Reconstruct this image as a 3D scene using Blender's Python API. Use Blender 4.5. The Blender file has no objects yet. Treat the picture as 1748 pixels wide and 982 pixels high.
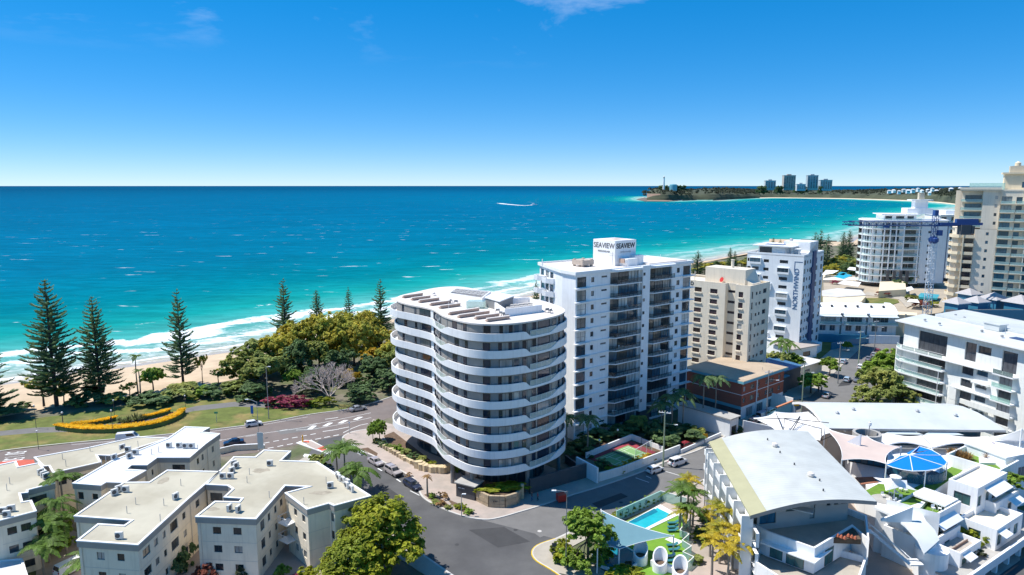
import bpy, bmesh, math, random
from mathutils import Vector, Matrix
R = math.radians
rnd = random.Random(7)
scn = bpy.context.scene
C = scn.collection

# ------------------------------------------------------------------ camera, sky, sun, exposure
FOC, CAMH = 1166.0, 60.0
PITCH = math.atan(174.0 / FOC)
cam = bpy.data.cameras.new('camera')
cam.sensor_width = 36.0
cam.lens = 36.0 * FOC / 1748.0
cam.clip_start = 0.5
cam.clip_end = 200000.0
camo = bpy.data.objects.new('camera', cam)
C.objects.link(camo)
camo.location = (0, 0, CAMH)
camo.rotation_euler = (math.pi / 2 - PITCH, 0, 0)
scn.camera = camo

SUN_EL = R(60)
SUN_DIR = Vector((-0.979 * math.cos(SUN_EL), 0.20 * math.cos(SUN_EL), math.sin(SUN_EL))).normalized()
sun = bpy.data.lights.new('sun', 'SUN')
sun.energy = 2.65
sun.angle = R(0.53)
sun.color = (1.0, 0.955, 0.88)
suno = bpy.data.objects.new('sun', sun)
C.objects.link(suno)
suno.location = (-60, 20, 120)
suno.rotation_euler = SUN_DIR.to_track_quat('Z', 'Y').to_euler()

world = bpy.data.worlds.new('World')
scn.world = world
world.use_nodes = True
wt = world.node_tree
wt.nodes.clear()
def wn(t, **k):
    n = wt.nodes.new(t)
    for a, b in k.items(): setattr(n, a, b)
    return n
w_sky = wn('ShaderNodeTexSky', sky_type='NISHITA')
w_sky.sun_disc = False
w_sky.sun_elevation = SUN_EL
w_sky.sun_rotation = math.atan2(SUN_DIR.x, SUN_DIR.y)
w_sky.altitude = 4000
w_sky.air_density = 1.0
w_sky.dust_density = 0.0
w_sky.ozone_density = 6.0
w_hsv = wn('ShaderNodeHueSaturation')
w_hsv.inputs['Saturation'].default_value = 1.68
w_mul = wn('ShaderNodeMixRGB', blend_type='MULTIPLY')
w_mul.inputs[0].default_value = 1.0
w_mul.inputs[2].default_value = (0.77, 0.84, 0.95, 1)
wt.links.new(w_sky.outputs[0], w_mul.inputs[1])
w_gam = wn('ShaderNodeGamma')
w_gam.inputs[1].default_value = 0.55
wt.links.new(w_mul.outputs[0], w_gam.inputs[0])
wt.links.new(w_gam.outputs[0], w_hsv.inputs['Color'])
w_tc = wn('ShaderNodeTexCoord')
w_map = wn('ShaderNodeMapping')
w_map.inputs['Scale'].default_value = (1.6, 1.0, 5.0)
w_map.inputs['Rotation'].default_value = (0, R(14), 0)
wt.links.new(w_tc.outputs['Generated'], w_map.inputs['Vector'])
w_no = wn('ShaderNodeTexNoise')
w_no.inputs['Scale'].default_value = 2.3
w_no.inputs['Detail'].default_value = 9
w_no.inputs['Roughness'].default_value = 0.62
w_no.inputs['Distortion'].default_value = 0.35
wt.links.new(w_map.outputs[0], w_no.inputs['Vector'])
w_rp = wn('ShaderNodeValToRGB')
w_rp.color_ramp.elements[0].position = 0.56
w_rp.color_ramp.elements[0].color = (0, 0, 0, 1)
w_rp.color_ramp.elements[1].position = 0.78
w_rp.color_ramp.elements[1].color = (0.5, 0.5, 0.5, 1)
wt.links.new(w_no.outputs['Fac'], w_rp.inputs['Fac'])
w_mix = wn('ShaderNodeMixRGB')
w_mix.inputs['Color2'].default_value = (3.6, 3.8, 4.1, 1)
w_sep = wn('ShaderNodeSeparateXYZ')
wt.links.new(w_tc.outputs['Generated'], w_sep.inputs[0])
w_hi = wn('ShaderNodeMapRange')
w_hi.inputs[1].default_value = 0.16
w_hi.inputs[2].default_value = 0.28
wt.links.new(w_sep.outputs['Z'], w_hi.inputs[0])
w_cm = wn('ShaderNodeMath', operation='MULTIPLY')
wt.links.new(w_rp.outputs['Color'], w_cm.inputs[0])
wt.links.new(w_hi.outputs[0], w_cm.inputs[1])
wt.links.new(w_cm.outputs[0], w_mix.inputs['Fac'])
wt.links.new(w_hsv.outputs[0], w_mix.inputs['Color1'])
w_bg = wn('ShaderNodeBackground')
w_bg.inputs['Strength'].default_value = 0.15
wt.links.new(w_mix.outputs[0], w_bg.inputs['Color'])
w_out = wn('ShaderNodeOutputWorld')
wt.links.new(w_bg.outputs[0], w_out.inputs['Surface'])

scn.view_settings.view_transform = 'Standard'
scn.view_settings.look = 'None'
scn.view_settings.exposure = 1.24
scn.view_settings.gamma = 1.0
scn.view_settings.use_curve_mapping = False
scn.render.engine = 'CYCLES'
scn.cycles.max_bounces = 6
scn.cycles.transparent_max_bounces = 12
scn.cycles.caustics_reflective = False
scn.cycles.caustics_refractive = False

# ------------------------------------------------------------------ survey helper: photo pixel -> metres on the level z
def at(x, y, z=0.0):
    a = math.atan((y - 491.0) / FOC) + PITCH
    h = CAMH - z
    D = h / math.tan(a)
    return ((x - 874.0) / FOC * (D * math.cos(PITCH) + h * math.sin(PITCH)), D)
def ats(l, z=0.0): return [at(x, y, z) for x, y in l]

# ------------------------------------------------------------------ materials
MATS = {}
def mat(name, col, rough=0.6, var=0.10, scale=0.6, spec=0.4, metal=0.0, bump=0.0, bscale=None, streak=0.0, alt=None, altpos=(0.45, 0.6), island=0.0, transl=0.0, emis=None, orand=0.0):
    if name in MATS: return MATS[name]
    m = bpy.data.materials.new(name); m.use_nodes = True
    nt = m.node_tree; N = nt.nodes; L = nt.links
    b = N['Principled BSDF']
    b.inputs['Roughness'].default_value = rough
    b.inputs['Metallic'].default_value = metal
    b.inputs['Specular IOR Level'].default_value = spec
    g = N.new('ShaderNodeNewGeometry')
    def noise(sc, det=4, vec=None, rg=0.55):
        n = N.new('ShaderNodeTexNoise'); n.inputs['Scale'].default_value = sc; n.inputs['Detail'].default_value = det
        n.inputs['Roughness'].default_value = rg
        L.new(vec if vec else g.outputs['Position'], n.inputs['Vector']); return n.outputs['Fac']
    def mapr(src, a, c, lo=0.0, hi=1.0):
        n = N.new('ShaderNodeMapRange'); n.inputs[1].default_value = lo; n.inputs[2].default_value = hi
        n.inputs[3].default_value = a; n.inputs[4].default_value = c; L.new(src, n.inputs[0]); return n.outputs[0]
    base = N.new('ShaderNodeRGB'); base.outputs[0].default_value = (*col, 1)
    cur = base.outputs[0]
    def mul(fac_socket):
        nonlocal cur
        mx = N.new('ShaderNodeVectorMath'); mx.operation = 'SCALE'
        L.new(cur, mx.inputs[0]); L.new(fac_socket, mx.inputs['Scale']); cur = mx.outputs[0]
    if alt:
        mx = N.new('ShaderNodeMixRGB'); mx.inputs['Color2'].default_value = (*alt, 1)
        L.new(cur, mx.inputs['Color1']); L.new(mapr(noise(scale * 0.35, 5), 0, 1, *altpos), mx.inputs['Fac']); cur = mx.outputs[0]
    if var:
        mul(mapr(noise(scale, 6, rg=0.65), 1 - var, 1 + var, 0.3, 0.7))
    if streak:
        mp = N.new('ShaderNodeMapping'); mp.inputs['Scale'].default_value = (1.3, 1.3, 0.09)
        L.new(g.outputs['Position'], mp.inputs['Vector'])
        mul(mapr(noise(1.6, 5, mp.outputs[0]), 1, 1 - streak, 0.5, 0.72))
    if island:
        mul(mapr(g.outputs['Random Per Island'], 1 - island, 1 + island))
    if orand:
        oi = N.new('ShaderNodeObjectInfo'); mul(mapr(oi.outputs['Random'], 1 - orand, 1 + orand))
    L.new(cur, b.inputs['Base Color'])
    if bump:
        bp = N.new('ShaderNodeBump'); bp.inputs['Strength'].default_value = bump; bp.inputs['Distance'].default_value = 0.05
        L.new(noise(bscale or scale * 8, 4), bp.inputs['Height']); L.new(bp.outputs[0], b.inputs['Normal'])
    if transl:
        t = N.new('ShaderNodeBsdfTranslucent'); L.new(cur, t.inputs['Color'])
        mx = N.new('ShaderNodeMixShader'); mx.inputs[0].default_value = transl
        L.new(b.outputs[0], mx.inputs[1]); L.new(t.outputs[0], mx.inputs[2])
        L.new(mx.outputs[0], N['Material Output'].inputs['Surface'])
    MATS[name] = m
    return m
def glass(name, col, curtain=(0.5, 0.5, 0.48), amt=0.25, rough=0.04):
    """window pane: dark glossy glass, on some panes a curtain or blind shows behind it"""
    if name in MATS: return MATS[name]
    m = bpy.data.materials.new(name); m.use_nodes = True
    nt = m.node_tree; N = nt.nodes; L = nt.links
    b = N['Principled BSDF']; b.inputs['Roughness'].default_value = rough; b.inputs['Specular IOR Level'].default_value = 0.6
    oi = N.new('ShaderNodeObjectInfo')
    rp = N.new('ShaderNodeValToRGB'); rp.color_ramp.interpolation = 'LINEAR'
    e = rp.color_ramp.elements
    e[0].position = 0.0; e[0].color = (*[c * 0.55 for c in col], 1)
    e[1].position = 1 - amt; e[1].color = (*[c * 1.5 for c in col], 1)
    k = e.new(min(0.99, 1 - amt + 0.03)); k.color = (*[c * 0.35 for c in curtain], 1)
    k = e.new(1.0); k.color = (*curtain, 1)
    L.new(oi.outputs['Random'], rp.inputs['Fac'])
    tc = N.new('ShaderNodeTexCoord')
    wv = N.new('ShaderNodeTexNoise'); wv.inputs['Scale'].default_value = 1.7; wv.inputs['Detail'].default_value = 2
    mp = N.new('ShaderNodeMapping'); mp.inputs['Scale'].default_value = (1, 1, 0.25); L.new(tc.outputs['Object'], mp.inputs['Vector']); L.new(mp.outputs[0], wv.inputs['Vector'])
    mr = N.new('ShaderNodeMapRange'); mr.inputs[3].default_value = 0.45; mr.inputs[4].default_value = 1.5; L.new(wv.outputs['Fac'], mr.inputs[0])
    sc = N.new('ShaderNodeVectorMath'); sc.operation = 'SCALE'; L.new(rp.outputs[0], sc.inputs[0]); L.new(mr.outputs[0], sc.inputs['Scale'])
    L.new(sc.outputs[0], b.inputs['Base Color'])
    MATS[name] = m; return m
def seeglass(name, col, alpha=0.35):
    if name in MATS: return MATS[name]
    m = bpy.data.materials.new(name); m.use_nodes = True
    nt = m.node_tree; N = nt.nodes; L = nt.links
    b = N['Principled BSDF']; b.inputs['Roughness'].default_value = 0.05; b.inputs['Base Color'].default_value = (*col, 1)
    t = N.new('ShaderNodeBsdfTransparent'); t.inputs[0].default_value = (0.80, 0.92, 0.90, 1)
    mx = N.new('ShaderNodeMixShader'); mx.inputs[0].default_value = alpha
    L.new(t.outputs[0], mx.inputs[1]); L.new(b.outputs[0], mx.inputs[2]); L.new(mx.outputs[0], N['Material Output'].inputs['Surface'])
    MATS[name] = m; return m

mat('white_paint', (0.86, 0.86, 0.855), 0.55, 0.05, 0.35, streak=0.10)
mat('white_trim', (0.84, 0.84, 0.835), 0.5, 0.04, 0.8)
mat('white_roof', (0.62, 0.60, 0.57), 0.6, 0.06, 0.25, alt=(0.54, 0.52, 0.49), altpos=(0.5, 0.7))
mat('dark_frame', (0.035, 0.037, 0.04), 0.4, 0.0)
mat('white_frame', (0.70, 0.70, 0.70), 0.45, 0.0)
mat('grey_metal', (0.30, 0.31, 0.32), 0.4, 0.08, 2, metal=0.3)
mat('galv', (0.48, 0.49, 0.50), 0.42, 0.08, 2, metal=0.5)
mat('concrete', (0.40, 0.385, 0.36), 0.85, 0.10, 0.5, bump=0.2)
mat('dark_grey', (0.09, 0.09, 0.095), 0.6, 0.10, 1)
mat('black', (0.02, 0.02, 0.022), 0.5, 0.0)
glass('pane_dark', (0.035, 0.045, 0.055))
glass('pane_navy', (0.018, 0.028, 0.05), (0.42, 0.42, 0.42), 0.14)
glass('pane_curtain', (0.05, 0.055, 0.06), (0.62, 0.62, 0.60), 0.55)
glass('pane_blue', (0.05, 0.10, 0.14), amt=0.2)
glass('pane_brown', (0.045, 0.03, 0.035), amt=0.12)
seeglass('rail_glass', (0.55, 0.72, 0.70), 0.38)
seeglass('rail_dark', (0.10, 0.13, 0.15), 0.62)
M = MATS

# ------------------------------------------------------------------ mesh builder and object helpers
class MB:
    def __init__(s): s.v = []; s.f = []; s.mi = []; s.cur = 0; s.sm = False
    def add(s, vs, fs):
        o = len(s.v); s.v += [tuple(p) for p in vs]
        for f in fs: s.f.append([i + o for i in f]); s.mi.append(s.cur)
    def box(s, x0, y0, z0, x1, y1, z1):
        s.add([(x0,y0,z0),(x1,y0,z0),(x1,y1,z0),(x0,y1,z0),(x0,y0,z1),(x1,y0,z1),(x1,y1,z1),(x0,y1,z1)],
              [(0,3,2,1),(4,5,6,7),(0,1,5,4),(1,2,6,5),(2,3,7,6),(3,0,4,7)])
        return s
    def boxc(s, cx, cy, cz, sx, sy, sz): return s.box(cx-sx/2, cy-sy/2, cz-sz/2, cx+sx/2, cy+sy/2, cz+sz/2)
    def prism(s, poly, z0, z1, bottom=True, top=True):
        n = len(poly)
        zt = z1 if isinstance(z1, (list, tuple)) else [z1] * n
        zb = z0 if isinstance(z0, (list, tuple)) else [z0] * n
        vs = [(p[0], p[1], zb[i]) for i, p in enumerate(poly)] + [(p[0], p[1], zt[i]) for i, p in enumerate(poly)]
        fs = [(i, (i+1) % n, (i+1) % n + n, i + n) for i in range(n)]
        if top: fs.append(tuple(range(n, 2*n)))
        if bottom: fs.append(tuple(reversed(range(n))))
        s.add(vs, fs); return s
    def sheet(s, poly, z): s.add([(p[0], p[1], z) for p in poly], [tuple(range(len(poly)))]); return s
    def strip(s, a, b, closed=False):
        n = len(a); m = n if closed else n - 1
        s.add(list(a) + list(b), [(i, (i+1) % n, (i+1) % n + n, i + n) for i in range(m)]); return s
    def tube(s, pts, r, seg=6, cap=True):
        pts = [Vector(p) for p in pts]; rs = r if isinstance(r, (list, tuple)) else [r] * len(pts)
        rings = []
        for i, p in enumerate(pts):
            d = (pts[min(i+1, len(pts)-1)] - pts[max(i-1, 0)]).normalized()
            u = d.cross(Vector((0, 0, 1)) if abs(d.z) < 0.9 else Vector((1, 0, 0))).normalized(); w = d.cross(u)
            rings.append([p + (u * math.cos(2*math.pi*k/seg) + w * math.sin(2*math.pi*k/seg)) * rs[i] for k in range(seg)])
        vs = [q for g in rings for q in g]
        fs = [(i*seg+k, i*seg+(k+1) % seg, (i+1)*seg+(k+1) % seg, (i+1)*seg+k) for i in range(len(pts)-1) for k in range(seg)]
        if cap: fs += [tuple(range(seg)), tuple(range(len(vs)-seg, len(vs)))]
        s.add(vs, fs); return s
    def lathe(s, prof, seg=12, cx=0, cy=0):
        vs = [(cx + r*math.cos(2*math.pi*k/seg), cy + r*math.sin(2*math.pi*k/seg), z) for r, z in prof for k in range(seg)]
        fs = [(i*seg+k, i*seg+(k+1) % seg, (i+1)*seg+(k+1) % seg, (i+1)*seg+k) for i in range(len(prof)-1) for k in range(seg)]
        fs += [tuple(range(seg)), tuple(range(len(vs)-seg, len(vs)))]
        s.add(vs, fs); return s
    def wall(s, A, B, z0, z1, openings=(), depth=0.18):
        """upright wall A->B (outside on the right hand) with rectangular openings (u0,u1,za,zb) and their reveals"""
        A = Vector(A); B = Vector(B); L = (B - A).length; d = (B - A) / L; inn = Vector((-d.y, d.x))
        us = sorted({0, L, *[o[0] for o in openings], *[o[1] for o in openings]}); us = [u for u in us if -1e-6 <= u <= L + 1e-6]
        zs = sorted({z0, z1, *[o[2] for o in openings], *[o[3] for o in openings]}); zs = [z for z in zs if z0 - 1e-6 <= z <= z1 + 1e-6]
        P = lambda u, z, k=0.0: (A.x + d.x*u + inn.x*k, A.y + d.y*u + inn.y*k, z)
        for j in range(len(zs) - 1):
            zc = (zs[j] + zs[j+1]) / 2; i = 0
            while i < len(us) - 1:
                uc = (us[i] + us[i+1]) / 2
                if any(o[0] < uc < o[1] and o[2] < zc < o[3] for o in openings): i += 1; continue
                k = i
                while k + 1 < len(us) - 1 and not any(o[0] < (us[k+1]+us[k+2])/2 < o[1] and o[2] < zc < o[3] for o in openings): k += 1
                s.add([P(us[i], zs[j]), P(us[k+1], zs[j]), P(us[k+1], zs[j+1]), P(us[i], zs[j+1])], [(0, 1, 2, 3)]); i = k + 1
        for o in openings:
            a, b, c, e = o[:4]
            q = [P(a, c), P(b, c), P(b, e), P(a, e), P(a, c, depth), P(b, c, depth), P(b, e, depth), P(a, e, depth)]
            s.add(q, [(0, 4, 5, 1), (1, 5, 6, 2), (2, 6, 7, 3), (3, 7, 4, 0)])
        return s
    def mesh(s, name, mats, smooth=False):
        me = bpy.data.meshes.new(name); me.from_pydata(s.v, [], s.f)
        for m in (mats if isinstance(mats, (list, tuple)) else [mats]): me.materials.append(M[m] if isinstance(m, str) else m)
        if any(s.mi): me.polygons.foreach_set('material_index', s.mi)
        if smooth or s.sm: me.polygons.foreach_set('use_smooth', [True] * len(me.polygons))
        me.update(); return me
def obj(name, data, parent=None, loc=(0, 0, 0), rz=0.0, scale=None, rot=None):
    o = bpy.data.objects.new(name, data); C.objects.link(o)
    o.location = loc if len(loc) == 3 else (*loc, 0)
    o.rotation_euler = rot if rot else (0, 0, rz)
    if scale is not None: o.scale = scale if hasattr(scale, '__len__') else (scale,) * 3
    if parent: o.parent = parent
    return o
def part(name, mb, m, parent, smooth=False, **k): return obj(name, mb.mesh(name, m, smooth), parent, **k)
def tag(o, label=None, cat=None, group=None, kind=None):
    if label: o['label'] = label
    if cat: o['category'] = cat
    if group: o['group'] = group
    if kind: o['kind'] = kind
    return o
def thing(name, label, cat, loc=(0, 0, 0), rz=0.0, group=None, scale=None):
    return tag(obj(name, None, None, loc, rz, scale), label, cat, group)
def struct(name, mb, m, smooth=False): return tag(obj(name, mb.mesh(name, m, smooth)), kind='structure')
CACHE = {}
def cached(key, fn):
    if key not in CACHE: CACHE[key] = fn()
    return CACHE[key]
def copy_tree(o, parent=None):
    c = o.copy(); C.objects.link(c); c.parent = parent
    for ch in o.children: copy_tree(ch, c)
    return c
def clone(proto, loc, rz=0, scale=None, label=None, group=None):
    c = copy_tree(proto); c.location = loc if len(loc) == 3 else (*loc, 0); c.rotation_euler = (0, 0, rz)
    if scale is not None: c.scale = scale if hasattr(scale, '__len__') else (scale,) * 3
    if label: c['label'] = label
    if group: c['group'] = group
    return c

def window(parent, A, ang, u, z, w, h, nx=2, ny=1, frame='dark_frame', pane='pane_dark', depth=0.12, fw=0.06, name='window'):
    def mk():
        b = MB(); t = 0.07
        b.box(-w/2, 0, 0, w/2, t, fw); b.box(-w/2, 0, h-fw, w/2, t, h); b.box(-w/2, 0, fw, -w/2+fw, t, h-fw); b.box(w/2-fw, 0, fw, w/2, t, h-fw)
        for i in range(1, nx): x = -w/2 + w*i/nx; b.box(x-fw*0.45, 0.004, fw, x+fw*0.45, t-0.004, h-fw)
        for j in range(1, ny): q = h*j/ny; b.box(-w/2+fw, 0.008, q-fw*0.4, w/2-fw, t-0.008, q+fw*0.4)
        return b.mesh('window', frame)
    me = cached(('win', round(w, 2), round(h, 2), nx, ny, frame, fw), mk)
    pm = cached(('pane', round(w, 2), round(h, 2), pane), lambda: MB().box(-w/2+0.01, 0.03, 0.01, w/2-0.01, 0.045, h-0.01).mesh('pane', pane))
    c, s_ = math.cos(ang), math.sin(ang)
    o = obj(name, me, parent, (A[0] + c*u - s_*depth, A[1] + s_*u + c*depth, z), ang)
    obj('pane', pm, o)
    return o
def facade(root, mb, A, B, z0, z1, wins, depth=0.15, frame='dark_frame', pane='pane_dark'):
    """wins: (u centre, z sill, w, h, nx, ny[, pane[, frame]])"""
    A = Vector(A); B = Vector(B); ang = math.atan2(B.y - A.y, B.x - A.x); op = []
    for q in wins:
        u, z, w, h = q[:4]; nx = q[4] if len(q) > 4 else 2; ny = q[5] if len(q) > 5 else 1
        op.append((u - w/2, u + w/2, z, z + h))
        window(root, A, ang, u, z, w, h, nx, ny, q[7] if len(q) > 7 else frame, (q[6] if len(q) > 6 and q[6] else pane), depth)
    mb.wall(A, B, z0, z1, op, depth + 0.05)
def catmull(pts, n=8, closed=False):
    out = []; m = len(pts)
    for i in range(m if closed else m - 1):
        p = [Vector(pts[(i+k-1) % m]) if closed else Vector(pts[max(0, min(m-1, i+k-1))]) for k in range(4)]
        for j in range(n):
            t = j / n
            out.append(0.5*((2*p[1]) + (-p[0]+p[2])*t + (2*p[0]-5*p[1]+4*p[2]-p[3])*t*t + (-p[0]+3*p[1]-3*p[2]+p[3])*t**3))
    if not closed: out.append(Vector(pts[-1]))
    return out
def offset(poly, d, closed=True):
    """push a counter-clockwise outline outward by d"""
    n = len(poly); out = []
    for i in range(n):
        a = Vector(poly[i-1 if closed else max(0, i-1)]); b = Vector(poly[i]); c = Vector(poly[(i+1) % n if closed else min(n-1, i+1)])
        e1 = (b - a); e2 = (c - b)
        if e1.length < 1e-9: e1 = e2
        if e2.length < 1e-9: e2 = e1
        e1 = e1.normalized(); e2 = e2.normalized()
        n1 = Vector((e1.y, -e1.x)); n2 = Vector((e2.y, -e2.x)); m = (n1 + n2)
        m = m.normalized() if m.length > 1e-6 else n1
        k = max(0.35, m.dot(n1))
        out.append(b + m * (d / k))
    return out
def area(p): return 0.5 * sum(p[i][0]*p[(i+1) % len(p)][1] - p[(i+1) % len(p)][0]*p[i][1] for i in range(len(p)))
def ccw(p): return list(p) if area(p) > 0 else list(reversed(p))
def resample(pts, step, closed=False):
    pts = [Vector(p) for p in pts] + ([Vector(pts[0])] if closed else [])
    out = [pts[0].copy()]; acc = 0.0
    L = sum((pts[i+1]-pts[i]).length for i in range(len(pts)-1)); n = max(2, round(L / step)); st = L / n; want = st; run = 0.0
    for i in range(len(pts)-1):
        seg = (pts[i+1]-pts[i]).length
        while want <= run + seg + 1e-6 and len(out) < n + (0 if closed else 1):
            out.append(pts[i] + (pts[i+1]-pts[i]) * ((want-run)/max(seg, 1e-9))); want += st
        run += seg
    return out
def text_mesh(body, size, m, extr=0.02, bold=0.0):
    cu = bpy.data.curves.new('lettering', 'FONT'); cu.body = body; cu.size = size; cu.extrude = extr; cu.align_x = 'CENTER'; cu.align_y = 'CENTER'; cu.offset = bold
    o = bpy.data.objects.new('lettering', cu); C.objects.link(o)
    dg = bpy.context.evaluated_depsgraph_get(); me = bpy.data.meshes.new_from_object(o.evaluated_get(dg))
    bpy.data.objects.remove(o); me.materials.clear(); me.materials.append(M[m]); return me
# ================================================================== SETTING: sea, beach, ground, roads, headland
import numpy as np
SEA = -4.0
WL = ats([(-420, 720), (-160, 672), (0, 653), (60, 644), (140, 631), (230, 621), (330, 606), (430, 590), (500, 572), (640, 547), (780, 523), (900, 503), (1000, 480), (1200, 444), (1290, 428), (1400, 414)], SEA) + \
     [(330, 700), (430, 860), (600, 1080), (850, 1420), (1150, 1850)] + ats([(1660, 352), (1600, 346), (1540, 343), (1450, 340), (1380, 339), (1310, 338.4), (1250, 340), (1222, 343), (1190, 342), (1140, 344), (1104, 343), (1092, 340), (1100, 336)], SEA)
WLV = [Vector(p) for p in WL]
wl_np = np.array(WL)
def shore_dist(P):
    """distance in metres from the waterline"""
    best = np.full(len(P), 1e9)
    for i in range(len(wl_np) - 1):
        a = wl_np[i]; d = wl_np[i+1] - a; L2 = (d*d).sum()
        t = np.clip(((P - a) @ d) / L2, 0, 1)
        q = P - a - t[:, None]*d
        best = np.minimum(best, np.sqrt((q*q).sum(1)))
    return best
def make_sea():
    nr, na = 330, 420
    r = np.concatenate([np.linspace(150, 560, 170), np.geomspace(564, 120000, nr-170)])
    th = np.linspace(R(-52), R(52), na)
    rr, tt = np.meshgrid(r, th, indexing='ij')
    X = rr*np.sin(tt); Y = rr*np.cos(tt)
    P = np.stack([X.ravel(), Y.ravel()], 1)
    d = shore_dist(P)
    rn = np.random.RandomState(3)
    swell = 0.55*np.exp(-((d-44)/7.0)**2)*(0.6+0.4*np.sin(P[:, 0]*0.05)) + 0.3*np.exp(-((d-22)/5.0)**2) + 0.35*np.exp(-((d-78)/10.0)**2)*np.clip(np.sin(P[:, 0]*0.03+1), 0, 1)
    Z = SEA + swell + np.where(d < 400, 0.12*np.sin(d*0.55 + 0.6*np.sin(P[:, 0]*0.08)), 0)*np.clip(d/30, 0, 1)
    me = bpy.data.meshes.new('sea')
    vs = np.stack([P[:, 0], P[:, 1], Z], 1)
    idx = np.arange(nr*na).reshape(nr, na)
    q = np.stack([idx[:-1, :-1], idx[:-1, 1:], idx[1:, 1:], idx[1:, :-1]], -1).reshape(-1, 4)
    me.vertices.add(len(vs)); me.vertices.foreach_set('co', vs.ravel())
    me.loops.add(q.size); me.loops.foreach_set('vertex_index', q.ravel().astype(np.int32))
    me.polygons.add(len(q)); me.polygons.foreach_set('loop_start', np.arange(0, q.size, 4).astype(np.int32))
    me.polygons.foreach_set('use_smooth', np.ones(len(q), bool))
    me.update(calc_edges=True)
    at_ = me.attributes.new('shore', 'FLOAT', 'POINT'); at_.data.foreach_set('value', d.astype(np.float32))
    m = bpy.data.materials.new('sea_water'); m.use_nodes = True
    nt = m.node_tree; N = nt.nodes; L = nt.links; b = N['Principled BSDF']
    A = N.new('ShaderNodeAttribute'); A.attribute_name = 'shore'
    g = N.new('ShaderNodeNewGeometry')
    def math_(op, a, c=None, clamp=False):
        n = N.new('ShaderNodeMath'); n.operation = op; n.use_clamp = clamp
        for i, s in enumerate((a, c)):
            if s is None: continue
            if isinstance(s, (int, float)): n.inputs[i].default_value = s
            else: L.new(s, n.inputs[i])
        return n.outputs[0]
    def noise(scale, det, sc=(1, 1, 1), rot=0.0, rough=0.6, dist=0.0):
        mp = N.new('ShaderNodeMapping'); mp.inputs['Scale'].default_value = sc; mp.inputs['Rotation'].default_value = (0, 0, rot)
        L.new(g.outputs['Position'], mp.inputs['Vector'])
        n = N.new('ShaderNodeTexNoise'); n.inputs['Scale'].default_value = scale; n.inputs['Detail'].default_value = det
        n.inputs['Roughness'].default_value = rough; n.inputs['Distortion'].default_value = dist
        L.new(mp.outputs[0], n.inputs['Vector']); return n.outputs['Fac']
    def mr(s, a, c, lo, hi):
        n = N.new('ShaderNodeMapRange'); n.interpolation_type = 'SMOOTHSTEP'; n.inputs[1].default_value = lo; n.inputs[2].default_value = hi; n.inputs[3].default_value = a; n.inputs[4].default_value = c
        L.new(s, n.inputs[0]); return n.outputs[0]
    wob = math_('MULTIPLY', math_('SUBTRACT', noise(0.012, 4), 0.5), 60.0)
    dd = math_('ADD', A.outputs['Fac'], math_('MULTIPLY', wob, mr(A.outputs['Fac'], 0.25, 1.0, 0, 90)))
    lg = math_('LOGARITHM', math_('MAXIMUM', dd, 1.0), 10.0)
    rp = N.new('ShaderNodeValToRGB'); L.new(math_('DIVIDE', lg, 4.0), rp.inputs['Fac'])
    e = rp.color_ramp.elements
    stops = [(0.0, (0.42, 0.38, 0.31)), (0.20, (0.30, 0.36, 0.32)), (0.33, (0.17, 0.36, 0.33)), (0.43, (0.055, 0.33, 0.31)), (0.48, (0.006, 0.26, 0.25)), (0.545, (0.0, 0.165, 0.212)), (0.63, (0.0, 0.132, 0.225)), (0.74, (0.0, 0.118, 0.228)), (0.85, (0.0, 0.102, 0.21)), (1.0, (0.0, 0.07, 0.155))]
    e[0].position, e[0].color = stops[0][0], (*stops[0][1], 1); e[1].position, e[1].color = stops[-1][0], (*stops[-1][1], 1)
    for p, c in stops[1:-1]: k = e.new(p); k.color = (*c, 1)
    ROT = R(-20)
    st = noise(0.085, 9, (0.45, 1.7, 1), ROT, 0.70, 0.5)
    s1 = mr(st, 0.86, 1.14, 0.36, 0.64)
    s2 = mr(noise(0.009, 5, (0.5, 1.4, 1), ROT), 0.93, 1.07, 0.35, 0.65)
    sc = N.new('ShaderNodeVectorMath'); sc.operation = 'SCALE'; L.new(rp.outputs[0], sc.inputs[0]); L.new(math_('MULTIPLY', s1, s2), sc.inputs['Scale'])
    n1 = noise(0.022, 6, (1, 1, 1), 0, 0.6, 0.8); n2 = noise(0.30, 6, (0.5, 1.3, 1), ROT, 0.72, 1.2); n3 = noise(0.010, 3)
    off = math_('MULTIPLY', math_('SUBTRACT', n1, 0.5), 50.0)
    d2 = math_('ADD', A.outputs['Fac'], off)
    def band(c, w, lo=0.0, hi=1.0):
        a = math_('SUBTRACT', 1.0, math_('DIVIDE', math_('ABSOLUTE', math_('SUBTRACT', d2, c)), w), True)
        return a
    b1 = math_('MULTIPLY', band(40, 11), mr(n3, 0.55, 1.3, 0.35, 0.6))
    b2 = math_('MULTIPLY', band(22, 9), 0.85)
    b3 = math_('MULTIPLY', band(76, 4), mr(n3, 0.0, 0.8, 0.52, 0.66))
    edge = math_('SUBTRACT', 1.0, math_('DIVIDE', math_('ABSOLUTE', math_('SUBTRACT', A.outputs['Fac'], math_('MULTIPLY', n1, 8.0))), 3.0), True)
    wash = math_('MULTIPLY', mr(A.outputs['Fac'], 0.55, 0.0, 20, 62), 0.75)
    br = math_('MAXIMUM', math_('MAXIMUM', b1, b2), math_('MAXIMUM', b3, math_('MAXIMUM', edge, wash)))
    f1 = mr(math_('ADD', math_('MULTIPLY', br, 0.55), math_('MULTIPLY', n2, 1.05)), 0, 1, 0.72, 0.98)
    capn = noise(0.085, 6, (0.40, 1.7, 1), ROT, 0.56, 0.1)
    f2 = math_('MULTIPLY', math_('MULTIPLY', mr(capn, 0, 1, 0.665, 0.74), mr(A.outputs['Fac'], 0.0, 0.75, 20, 90)), mr(A.outputs['Fac'], 1.0, 0.25, 350, 1100))
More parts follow.
